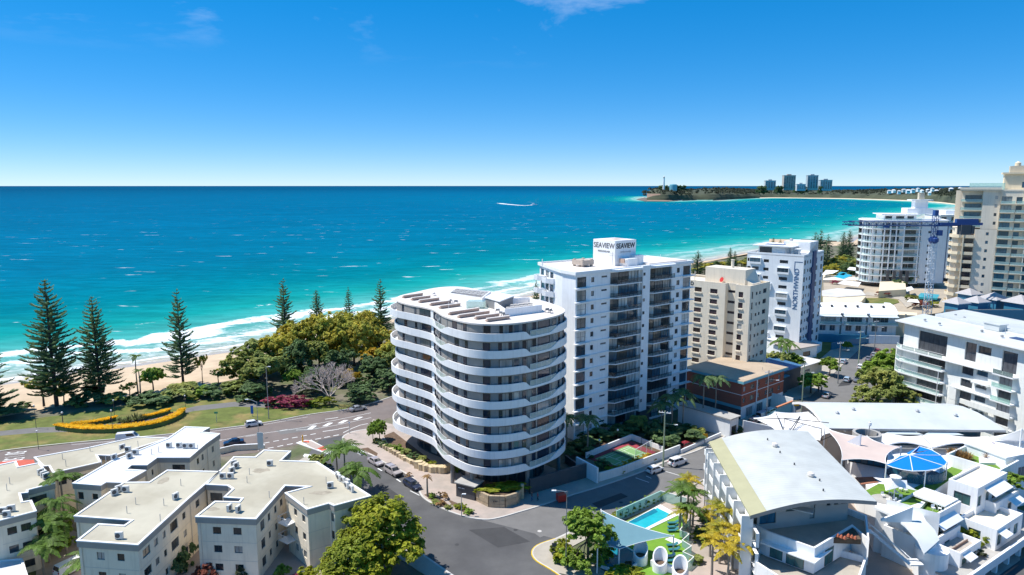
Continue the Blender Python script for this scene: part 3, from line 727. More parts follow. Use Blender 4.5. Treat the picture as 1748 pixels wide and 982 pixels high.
# ================================================================== SEAVIEW TOWER
mat('black_rail', (0.03, 0.03, 0.033), 0.5, 0.0)
seeglass('rail_bars', (0.05, 0.05, 0.055), 0.5)
mat('letter_grey', (0.12, 0.12, 0.13), 0.6, 0.0)
mat('letter_pale', (0.42, 0.42, 0.43), 0.6, 0.0)
mat('tan_steel', (0.48, 0.40, 0.33), 0.6, 0.1, 2)
def seaview():
    root = thing('apartment_tower', 'tall white apartment tower with dark curved balconies and SEAVIEW rooftop sign', 'building', (14.65, 155.5, 0), R(37.1))
    FL = 3.256; ZS = 36.5; LEN = 41.3; TOP = 40.0
    slabs = [ZS - FL*k for k in range(11)]
    foot = [(0, 0), (LEN, 0), (LEN, 16), (30, 19), (6.3, 20.7), (2.2, 10), (0.3, 5.0)]
    w = MB()
    lev = slabs + [0.7]
    wins = []; 
    def flo(z, top): # windows on the front for one floor whose slab is at z
        h = top - z
        return [(1.9, z+0.15, 2.9, h-0.75, 2, 2), (5.4, z+1.05, 1.0, 1.2, 1, 1), (9.2, z+1.9, 1.9, 0.42, 1, 1),
                (36.2, z+0.95, 1.2, 1.3, 1, 1), (39.6, z+0.15, 2.9, h-0.75, 2, 2), (22.3, z+1.3, 0.7, 0.8, 1, 1)]
    tops = [TOP-0.35] + slabs
    B1 = (11.2, 21.2); B2 = (24.6, 33.6)   # balcony bays
    op = []
    for z, t in zip(lev, tops):
        for q in flo(z, t): wins.append(q)
        for (a, c) in (B1, B2): op.append((a, c, z+0.1, t-0.35))
    ang = 0.0
    A = Vector((0, 0)); opn = []
    for q in wins:
        u, z, ww, h, nx, ny = q; opn.append((u-ww/2, u+ww/2, z, z+h)); window(root, A, 0, u, z, ww, h, nx, ny, 'dark_frame', rnd.choice(['pane_curtain', 'pane_dark', 'pane_blue', 'pane_curtain']) if ww > 2 else 'pane_dark', 0.15, 0.07)
    w.wall((0, 0), (LEN, 0), 0, TOP, opn + op, 0.5)
    for z, t in zip(lev, tops):
        for (a, c) in (B1, B2):
            nb = 3; L = (c-a)/nb
            for k in range(nb):
                window(root, (a + L*k, 0.42), 0, L/2, z+0.1, L-0.06, t-0.45-z, 3 if k else 2, 1, 'dark_frame', rnd.choice(['pane_curtain', 'pane_blue', 'pane_curtain']), 0.0, 0.08, 'balcony_door')
            o = 1.5
            sl = MB(); pl = [(a-0.15, 0.4), (a-0.15, -0.35), (a+0.9, -o), (c-0.5, -o), (c+0.25, -0.6), (c+0.25, 0.4)]
            if z > 1: sl.prism(pl, z-0.16, z+0.06)
            else: sl.prism(pl, z-0.5, z+0.06)
            bal = part('balcony', sl, 'white_trim', root)
            rl = MB(); pr = [(x, y) for x, y in pl[1:5]]; pr = [(x, y+0.06) for x, y in pr]
            rl.strip([(x, y, z+0.10) for x, y in pr], [(x, y, z+1.12) for x, y in pr])
            part('balustrade', rl, 'rail_bars', bal)
            hr = MB()
            for p, q in zip(pr, pr[1:]): hr.tube([(*p, z+1.14), (*q, z+1.14)], 0.04, 4)
            for x in [pr[1][0] + (pr[2][0]-pr[1][0])*k/6 for k in range(7)]: hr.box(x-0.025, -o+0.04, z+0.06, x+0.025, -o+0.09, z+1.12)
            part('handrail', hr, 'black_rail', bal)
            if rnd.random() < 0.6:
                f_ = MB(); x = rnd.uniform(a+1, c-2); f_.box(x, -0.7, z+0.1, x+0.5, -0.2, z+0.5).box(x, -0.25, z+0.5, x+0.5, -0.2, z+0.95).box(x+0.8, -0.9, z+0.65, x+1.6, -0.1, z+0.7).box(x+1.15, -0.55, z+0.07, x+1.25, -0.45, z+0.65)
                part('balcony_furniture', f_, rnd.choice(['white_trim', 'dark_grey', 'tan_steel']), bal)
        for (a, c, d_) in ((-0.55, 4.2, -0.85), (37.6, LEN+0.9, -0.9)):
            if z > 1:
                sl = MB(); sl.prism([(a, d_), (c, d_), (c, 0.1), (a, 0.1)], z-0.14, z+0.04); part('window_ledge', sl, 'white_trim', root)
        if z > 1:
            sl = MB(); sl.prism([(4.25, -0.3), (11.0, -0.3), (11.0, 0.05), (4.25, 0.05)], z-0.13, z+0.03); part('string_course', sl, 'white_trim', root)
            sl = MB(); sl.prism([(33.9, -0.3), (37.55, -0.3), (37.55, 0.05), (33.9, 0.05)], z-0.13, z+0.03); part('string_course', sl, 'white_trim', root)
    part('pier', MB().box(21.6, -0.9, 0, 24.3, -0.01, TOP+0.35), 'white_paint', root)
    for z, t in zip(lev, tops): window(root, (21.6, -0.93), 0, 0.55, z+1.4, 0.7, 0.75, 1, 1, 'dark_frame', 'pane_dark', -0.02, 0.06)
    F = [Vector(p) for p in foot]
    w.wall(F[1], F[2], 0, TOP); w.wall(F[2], F[3], 0, TOP); w.wall(F[3], F[4], 0, TOP)
    facade(root, w, F[4], F[5], 0, TOP, [(k, z+0.3, 2.4, (t-z)-1.0, 2, 2, 'pane_blue') for z, t in zip(lev, tops) for k in (2.2, 6.0, 9.4)])
    w.wall(F[5], F[6], 0, TOP); w.wall(F[6], F[0], 0, TOP)
    for z, t in zip(lev, tops):
        if z < 1: continue
        for (c0, dx) in (((5.6, 17.5), -2.6), ((3.6, 12.0), -2.4)):
            b = MB(); q = [(c0[0]-0.4, c0[1]+2.2), (c0[0]+dx*0.8-0.3, c0[1]+1.9), (c0[0]+dx, c0[1]+0.2), (c0[0]+dx*0.75, c0[1]-2.0), (c0[0]-1.2, c0[1]-2.3)]
            q = ccw(q); b.prism(q, z-0.2, z+0.1); qi = [tuple(p) for p in offset([Vector(p) for p in q], -0.12)]
            b.strip([(x, y, z+0.1) for x, y in q], [(x, y, z+1.0) for x, y in q], True); b.strip([(x, y, z+1.0) for x, y in qi], [(x, y, z+0.1) for x, y in qi], True); b.strip([(x, y, z+1.0) for x, y in q], [(x, y, z+1.0) for x, y in qi], True)
            part('sea_balcony', b, 'white_trim', root)
    part('wall', w, 'white_paint', root)
    r = MB(); r.prism([tuple(p) for p in offset(F, 0.02)], TOP-0.02, TOP+0.06); roof = part('roof', r, 'roof_warm', root)
    pr = MB()
    fo = [Vector(p) for p in offset(F, 0.45)]; fi = [Vector(p) for p in offset(F, 0.05)]
    pr.strip([(p.x, p.y, TOP-0.35) for p in fo], [(p.x, p.y, TOP+0.4) for p in fo], True); pr.strip([(p.x, p.y, TOP+0.4) for p in fo], [(p.x, p.y, TOP+0.4) for p in fi], True); pr.strip([(p.x, p.y, TOP+0.4) for p in fi], [(p.x, p.y, TOP) for p in fi], True); pr.strip([(p.x, p.y, TOP-0.35) for p in fi], [(p.x, p.y, TOP-0.35) for p in fo], True)
    part('parapet', pr, 'white_trim', root)
    for (a, c) in (B1, B2):
        part('canopy', MB().prism([(a-0.3, 0.9), (a-0.3, -0.5), (a+0.9, -1.75), (c-0.4, -1.75), (c+0.35, -0.7), (c+0.35, 0.9)], TOP-0.36, TOP+0.15), 'white_trim', root)
    part('roof_terrace', MB().box(26, 1.0, TOP+0.05, LEN-0.5, 14, TOP+0.5), 'roof_warm', root)
    sx0, sx1, sy0, sy1, s0, s1 = 17.5, 25.0, 4.8, 12.6, TOP, TOP+6.4
    sb = part('sign_box', MB().box(sx0, sy0, s0, sx1, sy1, s1).box(sx0+0.3, sy0+0.3, s1, sx1-0.3, sy1-0.3, s1+0.02), 'white_paint', root)
    part('roof_patch', MB().box(sx0+2.2, sy0+2.0, s1+0.01, sx1-1.6, sy1-2.4, s1+0.06), 'brown_metal', sb)
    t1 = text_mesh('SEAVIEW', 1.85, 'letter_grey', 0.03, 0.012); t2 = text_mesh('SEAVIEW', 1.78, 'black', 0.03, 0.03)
    obj('lettering', t2, sb, (sx0+3.72, sy0-0.04, s1-1.45), rot=(R(90), 0, 0)).scale = (0.93, 1.0, 1)
    obj('lettering', t1, sb, (sx0-0.04, (sy0+sy1)/2, s1-1.45), rot=(R(90), 0, R(-90)))
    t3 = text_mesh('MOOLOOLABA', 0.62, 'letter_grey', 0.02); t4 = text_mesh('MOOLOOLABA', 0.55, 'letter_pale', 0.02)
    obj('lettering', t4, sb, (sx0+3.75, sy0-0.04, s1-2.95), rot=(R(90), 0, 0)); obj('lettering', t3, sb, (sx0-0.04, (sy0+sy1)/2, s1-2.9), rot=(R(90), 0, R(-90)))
    part('plant_room', MB().box(19.0, 1.9, TOP, 22.6, 4.7, TOP+2.0).box(18.7, 2.1, TOP+0.9, 19.0, 4.5, TOP+1.9), 'white_paint', root)
    part('plant_grille', MB().box(18.45, 2.5, TOP+0.9, 18.68, 4.2, TOP+2.0), 'brown_metal', root)
    part('lift_lobby', MB().box(23.2, 3.2, TOP, 26.2, 4.75, TOP+2.5), 'white_paint', root)
    part('cooling_frame', MB().box(9.5, 8.0, TOP, 10.0, 8.5, TOP+1.9).box(12.5, 8.0, TOP, 13, 8.5, TOP+1.9).box(9.5, 11, TOP, 10.0, 11.5, TOP+1.9).box(12.5, 11, TOP, 13, 11.5, TOP+1.9).box(9.3, 7.8, TOP+0.5, 13.2, 11.7, TOP+1.7), 'tan_steel', root)
    a = MB(); a.tube([(17.0, 5.2, TOP), (17.0, 5.2, TOP+3.6)], 0.06, 5); a.tube([(16.0, 5.2, TOP+2.8), (18.2, 5.2, TOP+2.8)], 0.035, 4); a.tube([(16.2, 5.2, TOP+3.2), (18.0, 5.2, TOP+3.2)], 0.03, 4)
    part('antenna', a, 'galv', root)
    part('vent_pipe', MB().tube([(4.5, 17.5, TOP), (4.5, 17.5, TOP+1.6)], 0.1, 6), 'white_trim', root)
    for x in (30, 36): part('vent_pipe', MB().tube([(x, 6, TOP), (x, 6, TOP+1.8)], 0.05, 5), 'white_trim', root)
    part('entrance', MB().box(21.5, -1.2, 0, 26, 0.4, 2.9), 'dark_grey', root)
seaview()
# ================================================================== OTHER TOWERS
mat('cream_wall', (0.76, 0.68, 0.55), 0.75, 0.05, 0.4, streak=0.12)
mat('cream_dark', (0.55, 0.49, 0.38), 0.75, 0.06, 0.4)
mat('yellow_cream', (0.74, 0.63, 0.45), 0.75, 0.06, 0.4, streak=0.12)
mat('pale_blue_white', (0.82, 0.84, 0.85), 0.6, 0.04, 0.4, streak=0.08)
mat('navy', (0.035, 0.075, 0.18), 0.55, 0.06, 0.5)
mat('navy_letter', (0.05, 0.11, 0.24), 0.55, 0.0)
mat('red_plastic', (0.55, 0.04, 0.03), 0.4, 0.0)
glass('pane_teal', (0.03, 0.11, 0.17), (0.30, 0.36, 0.38), 0.15)
def sill(parent, A, ang, u, z, w, m='white_trim', d=0.28, h=0.22):
    me = cached(('sill', round(w, 2), m, d, h), lambda: MB().box(-w/2, -d, 0, w/2, 0.02, h).mesh('sill', m))
    c, s_ = math.cos(ang), math.sin(ang)
    return obj('sill', me, parent, (A[0]+c*u, A[1]+s_*u, z), ang)
def parapet(root, F, z, h=0.9, t=0.25, m='white_trim', out=0.0):
    fo = [Vector(p) for p in offset(F, out)]; fi = [Vector(p) for p in offset(F, -t)]
    b = MB(); b.strip([(p.x, p.y, z-0.02) for p in fo], [(p.x, p.y, z+h) for p in fo], True); b.strip([(p.x, p.y, z+h) for p in fo], [(p.x, p.y, z+h) for p in fi], True); b.strip([(p.x, p.y, z+h) for p in fi], [(p.x, p.y, z-0.02) for p in fi], True)
    return part('parapet', b, m, root)

def cream_tower():
    """front runs along +x from the far left to the corner at x=0; the right side runs back along +y"""
    root = thing('apartment_tower', 'cream apartment block with rows of brown windows beside the white SEAVIEW tower', 'building', (66.6, 188.7, 0), R(-44))
    L, Dp, T, FL = 26.0, 13.0, 32.0, 3.06
    F = [(-L, 0), (-7.4, 0), (-7.4, 1.6), (-4.4+0.0, 1.6), (-4.4, 0), (0, 0), (0, Dp), (-L, Dp)]
    F = [Vector(p) for p in F]; w = MB()
    zs = [T-1.0-FL*(k+1) for k in range(10)]
    facade(root, w, F[0], F[1], 0, T, [(u, z+1.0, 2.3, 1.35, 2, 1, 'pane_brown') for z in zs for u in (L-24.2, L-20.8, L-16.0, L-11.0)], frame='dark_frame')
    for z in zs:
        for u in (L-24.2, L-20.8, L-16.0, L-11.0): sill(root, F[0], 0, u, z+0.62, 2.6, 'cream_wall', 0.3, 0.34)
    w.wall(F[1], F[2], 0, T); 
    facade(root, w, F[2], F[3], 0, T, [(1.5, z+1.55, 2.9, 0.75, 1, 1, 'pane_brown') for z in zs]); w.wall(F[3], F[4], 0, T)
    facade(root, w, F[4], F[5], 0, T, [(1.7, z+0.75, 1.35, 1.6, 1, 1, 'pane_brown') for z in zs])
    for z in zs: sill(root, F[4], 0, 1.7, z+0.35, 1.6, 'cream_wall', 0.3, 0.34)
    facade(root, w, F[5], F[6], 0, T, [(1.6, z+0.5, 0.9, 2.0, 1, 1) for z in zs] + [(u, z+1.3, ww, hh, 1, 1) for z in zs for (u, ww, hh) in ((4.3, 1.1, 0.9), (6.4, 1.1, 0.9), (9.6, 2.3, 1.3))])
    w.wall(F[6], F[7], 0, T); w.wall(F[7], F[0], 0, T)
    part('wall', w, 'cream_wall', root)
    part('roof', MB().prism([tuple(p) for p in offset(F, -0.1)], T-0.7, T-0.55), 'cream_wall', root)
    parapet(root, F, T, 0.25, 0.3, 'cream_wall')
    pr = MB(); pr.box(-15.5, 3.0, T-0.6, -3.0, 9.2, T+4.2); part('plant_room', pr, 'cream_wall', root)
    pr = MB(); pr.prism([(-3.0, 3.4), (-0.9, 3.4), (-0.9, 8.8), (-3.0, 8.8)], T-0.6, [T+1.4, T+0.3, T+0.3, T+4.0]); part('stair_ramp', pr, 'cream_wall', root)
    part('chimney', MB().lathe([(0.45, T+4.2), (0.45, T+6.4), (0.55, T+6.45), (0.55, T+6.6)], 10, -8.5, 6.0), 'cream_wall', root)
    part('satellite_dish', MB().lathe([(0.05, 0.0), (0.5, 0.12), (0.75, 0.3)], 12), 'red_plastic', root, loc=(-9.8, 2.6, T+0.8), rot=(R(70), 0, R(-20)))
    part('mast', MB().tube([(-18.0, 1.4, T), (-18.0, 1.4, T+2.8)], 0.12, 6), 'cream_wall', root)
    obj('lettering', text_mesh('R D', 1.5, 'black', 0.03, 0.02), root, (-18.7, -0.05, T-0.2-0.55), rot=(R(90), 0, 0))
    part('annex', MB().box(0.1, Dp-4, 0, 3.2, Dp+2, 5.5), 'cream_wall', root)
cream_tower()

def northwind():
    root = thing('apartment_tower', 'white apartment tower with NORTHWIND lettering down its front and a navy stripe', 'building', (101.4, 236.0, 0), R(-40))
    L, Dp, T, FL = 20.0, 23.0, 35.6, 3.0
    F = [Vector(p) for p in [(-L, 0), (0, 0), (0, Dp), (-L, Dp)]]; w = MB()
    zs = [T-0.9-FL*(k+1) for k in range(11)]
    big = []; wins = []
    for k, z in enumerate(zs):
        wide = k % 2 == 1
        wins += [(L-13.0, z+1.0, 1.9, 1.1, 2, 1), (L-16.8, z+1.0, 2.4, 1.25, 2, 1) if k % 2 else (L-16.8, z+0.95, 2.6, 1.4, 2, 1), (L-6.8, z+1.05, 2.9, 1.15, 3, 1), (L-19.2, z+1.0, 1.2, 1.2, 1, 1)]
        if k in (1, 4, 6, 8): big.append((L-6.8, z))
        if k in (0, 2): big.append((L-16.8, z))
        if k in (3, 7, 9): big.append((L-12.8, z))
    facade(root, w, F[0], F[1], 0, T, wins, pane='pane_dark')
    for (u, z) in big:
        b = MB(); b.box(u-2.1-L, -0.75, z+0.3, u+2.1-L, -0.02, z+0.95); b.box(u-2.1-L, -0.75, z+2.4, u+2.1-L, -0.02, z+2.6); b.box(u-2.1-L, -0.75, z+0.95, u-1.95-L, -0.02, z+2.4); b.box(u+1.95-L, -0.75, z+0.95, u+2.1-L, -0.02, z+2.4)
        box = part('window_bay', b, 'pale_blue_white', root)
        window(box, (u-L, -0.65), 0, 0, z+0.95, 3.85, 1.45, 3, 1, 'grey_metal', 'pane_blue', 0, 0.05, 'bay_window')
    side = []
    for k, z in enumerate(zs):
        side += [(1.5, z+0.75, 1.9, 1.75, 1, 1), (5.0 if k % 2 else 4.4, z+1.1, 1.5, 1.1, 1, 1), (7.6, z+0.9, 1.5, 1.4, 1, 1), (15.0, z+0.8, 2.6, 1.7, 2, 1) if k % 2 else (14.2, z+0.8, 1.8, 1.7, 1, 1), (20.8, z+0.7, 2.4, 1.8, 2, 1)]
    facade(root, w, F[1], F[2], 0, T, side, pane='pane_dark'); w.wall(F[2], F[3], 0, T); w.wall(F[3], F[0], 0, T)
    part('wall', w, 'pale_blue_white', root)
    part('accent_stripe', MB().prism([(0.02, 9.3), (0.5, 9.3), (0.5, 12.6), (0.02, 12.6)], 0, T+1.2), 'navy', root)
    for k, z in enumerate(zs):
        for y0 in ((8.2,) if k % 2 else (12.65,)):
            part('stripe_bay', MB().box(0.02, y0, z+0.5, 0.42, y0+1.05, z+2.5), 'navy', root)
    part('roof', MB().prism([tuple(p) for p in F], T-0.3, T-0.05), 'white_roof', root)
    parapet(root, F, T, 0.6, 0.25, 'pale_blue_white', 0.02)
    pb = MB(); facade(root, pb, (-16.5, 1.4), (-7.0, 1.4), T, T+2.9, [(2.6, T+0.3, 4.4, 2.2, 3, 1)])
    pb.wall((-7.0, 1.4), (-7.0, 12), T, T+2.9); pb.wall((-7, 12), (-16.5, 12), T, T+2.9); pb.wall((-16.5, 12), (-16.5, 1.4), T, T+2.9); part('penthouse_wall', pb, 'pale_blue_white', root)
    pr = part('penthouse_roof', MB().box(-18.2, -0.2, T+2.9, -4.0, 13.4, T+3.25), 'white_trim', root)
    for k in range(4): part('solar_panel', MB().box(-15.2+k*1.75, 3.2, T+3.3, -13.6+k*1.75, 6.6, T+3.36), 'navy', pr)
    part('lift_tower', MB().box(-9.2, 6.0, T, 0.0, 15.5, T+4.6).prism([(-3.2, 4.6), (0.0, 4.6), (0.0, 15.4), (-3.2, 15.4)], T, [T+0.9, T+0.9, T+4.6, T+4.6]), 'white_paint', root)
    part('vent', MB().lathe([(0.7, T+4.6), (0.7, T+5.2), (0.3, T+5.5)], 10, -7.4, 8.5), 'galv', root)
    part('pergola', MB().box(-4.6, 0.8, T+0.2, -4.4, 1.0, T+2.3).box(-2.2, 0.8, T+0.2, -2.0, 1.0, T+2.3).box(-4.7, 0.7, T+2.3, -1.9, 3.8, T+2.42), 'white_trim', root)
    obj('lettering', text_mesh('NORTHWIND', 2.3, 'navy_letter', 0.03, 0.01), root, (-2.1, -0.05, T-11.6), rot=(R(90), R(-90), 0)).scale = (1.0, 1.0, 1.0)
    part('emblem', MB().box(-3.1, -0.05, T-5.2, -2.85, -0.005, T-1.9).box(-2.85, -0.05, T-2.15, -0.3, -0.005, T-1.9), 'navy_letter', root)
    part('entry_block', MB().box(0.1, 2, 0, 4.0, 14, 3.4), 'pale_blue_white', root)
northwind()

def white_tower():
    """curved white tower behind, on the resort podium"""
    Z0, D = 10.5, 352.0
    root = thing('apartment_tower', 'white tower with curved balcony corner behind the blue crane', 'building', (184.0, 352.0, Z0), R(-14))
    FL = 3.45; nf = 9; T = FL*nf + 0.6
    arc = [(-1.5, 16), (-2.4, 10), (-1.8, 4.5), (0.4, 1.0), (4.0, -0.6), (10, -1.2), (17, -1.0), (24, 0.0)]
    cv = resample(catmull(arc, 8), 0.9)
    back = [(24, 0.0), (24, 1.2), (30.5, 2.6), (37, 4.0), (40, 22), (2, 24)]
    F = ccw([tuple(p) for p in cv] + back[1:])
    wallc = [Vector(p) for p in offset(cv, -1.6, False)]
    w = MB(); w.strip([(p.x, p.y, 0) for p in wallc], [(p.x, p.y, T) for p in wallc])
    facade(root, w, (24, 1.2), (30.5, 2.6), 0, T, [(4.6, FL*k+1.4, 1.5, 1.1, 1, 1) for k in range(nf)])
    facade(root, w, (30.5, 2.6), (37, 4.0), 0, T, [])
    facade(root, w, (37, 4), (40, 22), 0, T, [(u, FL*k+1.2, 1.4, 1.4, 1, 1) for k in range(nf) for u in (3, 8, 13)])
    w.wall((40, 22), (2, 24), 0, T); w.wall((2, 24), (-1.5, 16), 0, T); w.wall((24, 0), (24, 1.2), 0, T)
    part('wall', w, 'white_paint', root)
    idx = [int(len(cv)*t) for t in (0.10, 0.28, 0.44, 0.56, 0.64, 0.70, 0.78, 0.97)]
    for k in range(nf):
        z = FL*k
        b = MB(); o = [tuple(p) for p in cv]; i_ = [tuple(p) for p in wallc]
        b.strip([(x, y, z-0.18) for x, y in o], [(x, y, z+0.16) for x, y in o]); b.strip([(x, y, z+0.16) for x, y in o], [(x, y, z+0.16) for x, y in i_]); b.strip([(x, y, z-0.18) for x, y in i_], [(x, y, z-0.18) for x, y in o])
        bal = part('balcony', b, 'white_trim', root)
        g = MB(); q = [tuple(p) for p in offset(cv, -0.1, False)]
        g.strip([(x, y, z+0.17) for x, y in q], [(x, y, z+1.1) for x, y in q]); part('balustrade', g, 'rail_glass', bal)
        for a, c in zip(range(0, len(wallc)-3, 3), range(3, len(wallc), 3)):
            p, q = wallc[a], wallc[c]; ang = math.atan2(q.y-p.y, q.x-p.x); Lw = (q-p).length
            if (a//3) % 4 == 3: continue
            window(root, (p.x+math.sin(ang)*0.1, p.y-math.cos(ang)*0.1), ang, Lw/2, z+0.2, Lw-0.1, FL-0.75, 2, 1, 'dark_frame' if rnd.random() < .8 else 'white_frame', 'pane_dark', 0, 0.07)
    for i in idx[1:]:
        p = cv[min(i, len(cv)-1)]; part('column', MB().box(-0.28, -0.28, 0, 0.28, 0.28, T), 'white_trim', root, loc=(p.x, p.y+0.25, 0))
    part('roof', MB().prism([tuple(p) for p in offset([Vector(p) for p in F], 0.5)], T, T+0.45), 'white_trim', root)
    pent = MB(); facade(root, pent, (7, 3.0), (22, 2.6), T+0.45, T+3.0, [(2.2, T+0.8, 3.2, 1.6, 2, 1), (7.5, T+0.8, 3.8, 1.6, 2, 1), (12.3, T+0.8, 3.0, 1.6, 2, 1)]); pent.wall((22, 2.6), (22, 18), T+0.45, T+3); pent.wall((22, 18), (7, 18), T+0.45, T+3); pent.wall((7, 18), (7, 3), T+0.45, T+3)
    part('penthouse_wall', pent, 'white_paint', root)
    part('penthouse_roof', MB().box(5.5, 1.5, T+3.0, 24, 19, T+3.4), 'white_trim', root)
    part('stair_head', MB().box(19, 8, T+3.4, 31, 18, T+6.2).box(23, 10, T+6.2, 29, 16, T+10.2).box(21, 9, T+10.2, 31, 17, T+10.7), 'white_paint', root)
    part('roof_feature', MB().box(25, 11.5, T+10.7, 27.6, 14, T+14.2).box(25.4, 11.3, T+11.4, 27.2, 11.5, T+13.6), 'cream_dark', root)
    q = [tuple(p) for p in offset(cv, -0.3, False)]
    g = MB(); g.strip([(x, y, T+0.45) for x, y in q], [(x, y, T+1.5) for x, y in q]); part('roof_balustrade', g, 'rail_glass', root)
    part('dark_joint', MB().box(36.9, 4.6, 0, 37.6, 9, T), 'navy', root)
    for k in range(4): part('screen', MB().box(9+k*3.0, -1.9, 0, 10.4+k*3.0, -1.35, 6.5), 'dark_grey', root)
white_tower()

def white_tower_rear():
    root = thing('apartment_tower', 'white and cream balcony tower standing behind the crane mast', 'building', (232.0, 372.0, 10.0), R(-8))
    FL, nf = 3.4, 10; T = FL*nf; w = MB()
    facade(root, w, (0, 0), (26, 0), 0, T, [(2.2, FL*k+0.3, 2.6, 2.2, 2, 1) for k in range(nf)] + [(8, FL*k+0.3, 4.2, 2.3, 3, 1, 'pane_brown') for k in range(nf)] + [(14.2, FL*k+1, 1.2, 1.2, 1, 1) for k in range(nf)] + [(19, FL*k+0.3, 3.8, 2.3, 3, 1) for k in range(nf)] + [(23.6, FL*k+0.3, 2.4, 2.3, 2, 1) for k in range(nf)])
    w.wall((26, 0), (26, 18), 0, T); w.wall((26, 18), (0, 18), 0, T); w.wall((0, 18), (0, 0), 0, T); part('wall', w, 'white_paint', root)
    for k in range(nf):
        for (a, c) in ((5.6, 10.4), (16.6, 25.5)):
            bal = part('balcony', MB().box(a, -1.6, FL*k-0.1, c, -0.02, FL*k+0.12), 'white_trim', root)
            part('balustrade', MB().box(a, -1.58, FL*k+0.12, c, -1.5, FL*k+1.1), 'rail_glass', bal)
    part('roof', MB().box(-0.4, -1.8, T, 26.4, 18.4, T+0.4), 'white_trim', root)
    part('plant_room', MB().box(5, 5, T+0.4, 20, 14, T+2.6), 'white_paint', root)
white_tower_rear()

def cream_resort():
    root = thing('apartment_tower', 'tall cream tower with rounded balconies and blue glazing at the right edge', 'building', (174.5, 271.0, 12.0), R(-33), None, (0.78, 1, 1))
    FL, nf = 3.3, 9; w = MB(); TL = 31.2; TH = 46.0
    zs = [1.5 + FL*k for k in range(nf)]
    facade(root, w, (9.5, 0), (18.6, 0), 0, TL, [(5.2, z+1.0, 1.15, 1.2, 1, 1, 'pane_teal') for z in zs])
    w.wall((0, 6), (2.6, 1.0), 0, TL); w.wall((2.6, 1.0), (9.5, 1.0), 0, TL); w.wall((9.5, 1.0), (9.5, 0), 0, TL); w.wall((0, 22), (0, 6), 0, TL)
    zr = [1.5 + FL*k for k in range(13)]
    facade(root, w, (18.6, 0.8), (44, 0.8), 0, TH, [(2.6, z+0.3, 4.2, 2.5, 3, 1, 'pane_teal') for z in zr] + [(7.6, z+0.3, 2.4, 2.3, 2, 1, 'pane_teal') for z in zr] + [(13.5, z+0.3, 4.6, 2.4, 3, 1, 'pane_teal') for z in zr] + [(20.5, z+0.3, 4.6, 2.4, 3, 1, 'pane_teal') for z in zr])
    w.wall((18.6, 0), (18.6, 0.8), 0, TH); w.wall((44, 0.8), (44, 24), 0, TH); w.wall((44, 24), (0, 24), 0, TH); w.wall((0, 24), (0, 22), 0, TL)
    zu = [TL + 0.6 + FL*k for k in range(4)]
    facade(root, w, (3.0, 4.2), (11.5, 4.2), TL, TH, [(4.6, z+0.3, 7.0, 2.3, 3, 1, 'pane_teal') for z in zu])
    w.wall((11.5, 4.2), (11.5, 1.5), TL, TH); facade(root, w, (11.5, 1.5), (18.6, 1.5), TL, TH, [(5.6, z+1.2, 1.1, 1.2, 1, 1) for z in zu]); w.wall((18.6, 1.5), (18.6, 0), TL, TH)
    w.wall((3.0, 22), (3.0, 4.2), TL, TH)
    part('wall', w, 'cream_wall', root)
    for z in zs:
        q = [(-0.2, 8), (-1.2, 4), (0.4, 0.2), (3.0, -1.2), (4.6, -0.9), (4.6, 1.0)]
        b = MB(); b.prism(ccw(q), z-0.2, z+0.12); q2 = q[:5]
        b.strip([(x, y, z+0.12) for x, y in q2], [(x, y, z+1.0) for x, y in q2]); part('round_balcony', b, 'yellow_cream', root)
        b = MB(); b.box(5.2, -1.1, z-0.2, 9.4, 0.98, z+0.1); b.box(5.2, -1.1, z+0.1, 9.4, -0.98, z+1.0); part('balcony', b, 'yellow_cream', root)
        window(root, (5.3, 0.9), 0, 2.0, z+0.15, 3.6, 2.5, 3, 1, 'dark_frame', 'pane_brown', 0.0, 0.06, 'balcony_door')
    part('balcony_pier', MB().box(4.62, -1.3, 0, 5.15, 1.0, TL), 'yellow_cream', root)
    for z in zr:
        b = MB(); b.box(18.7, -0.9, z-0.15, 24.6, 0.78, z+0.12); bal = part('balcony', b, 'cream_wall', root)
        part('balustrade', MB().box(18.7, -0.88, z+0.12, 24.6, -0.82, z+1.1), 'rail_glass', bal)
        b = MB(); b.box(25.0, -1.5, z-0.15, 43.8, 0.78, z+0.12); bal = part('balcony', b, 'cream_wall', root)
        part('balustrade', MB().box(25.0, -1.48, z+0.12, 43.8, -1.42, z+1.1), 'rail_glass', bal)
    for z in zu:
        bal = part('balcony', MB().box(2.4, 1.6, z-0.15, 11.48, 4.18, z+0.15), 'yellow_cream', root); part('balustrade', MB().box(2.4, 1.62, z+0.15, 11.4, 1.7, z+1.1), 'rail_glass', bal)
    for x in (29.6, 36.4): part('fin_wall', MB().box(x, -1.4, 0, x+0.4, 0.78, TH), 'cream_wall', root)
    part('roof', MB().box(2.0, 0.6, TH, 44.6, 24.4, TH+0.5).box(-0.2, 4, TL, 2.96, 24, TL+0.4), 'cream_wall', root)
    part('cornice', MB().box(1.4, 0.2, TH+0.5, 18.8, 1.2, TH+1.3).box(1.4, 1.2, TH+0.5, 2.4, 14, TH+1.3), 'cream_wall', root)
    g = MB(); g.box(5.5, 3.0, TH+0.5, 5.6, 12, TH+3.0); g.box(5.5, 3.0, TH+0.5, 20, 3.1, TH+3.0); part('wind_screen', g, 'rail_glass', root)
    pe = MB(); facade(root, pe, (19.5, 3.5), (44, 3.5), TH+0.5, TH+6.4, [(9, TH+1.2, 3.6, 2.2, 2, 1, 'pane_teal'), (15, TH+1.2, 4.6, 2.2, 3, 1, 'pane_teal')]); pe.wall((19.5, 14), (19.5, 3.5), TH+0.5, TH+6.4)
    part('penthouse_wall', pe, 'yellow_cream', root)
    part('penthouse_roof', MB().box(18.6, 2.6, TH+6.4, 45, 15, TH+7.0), 'yellow_cream', root)
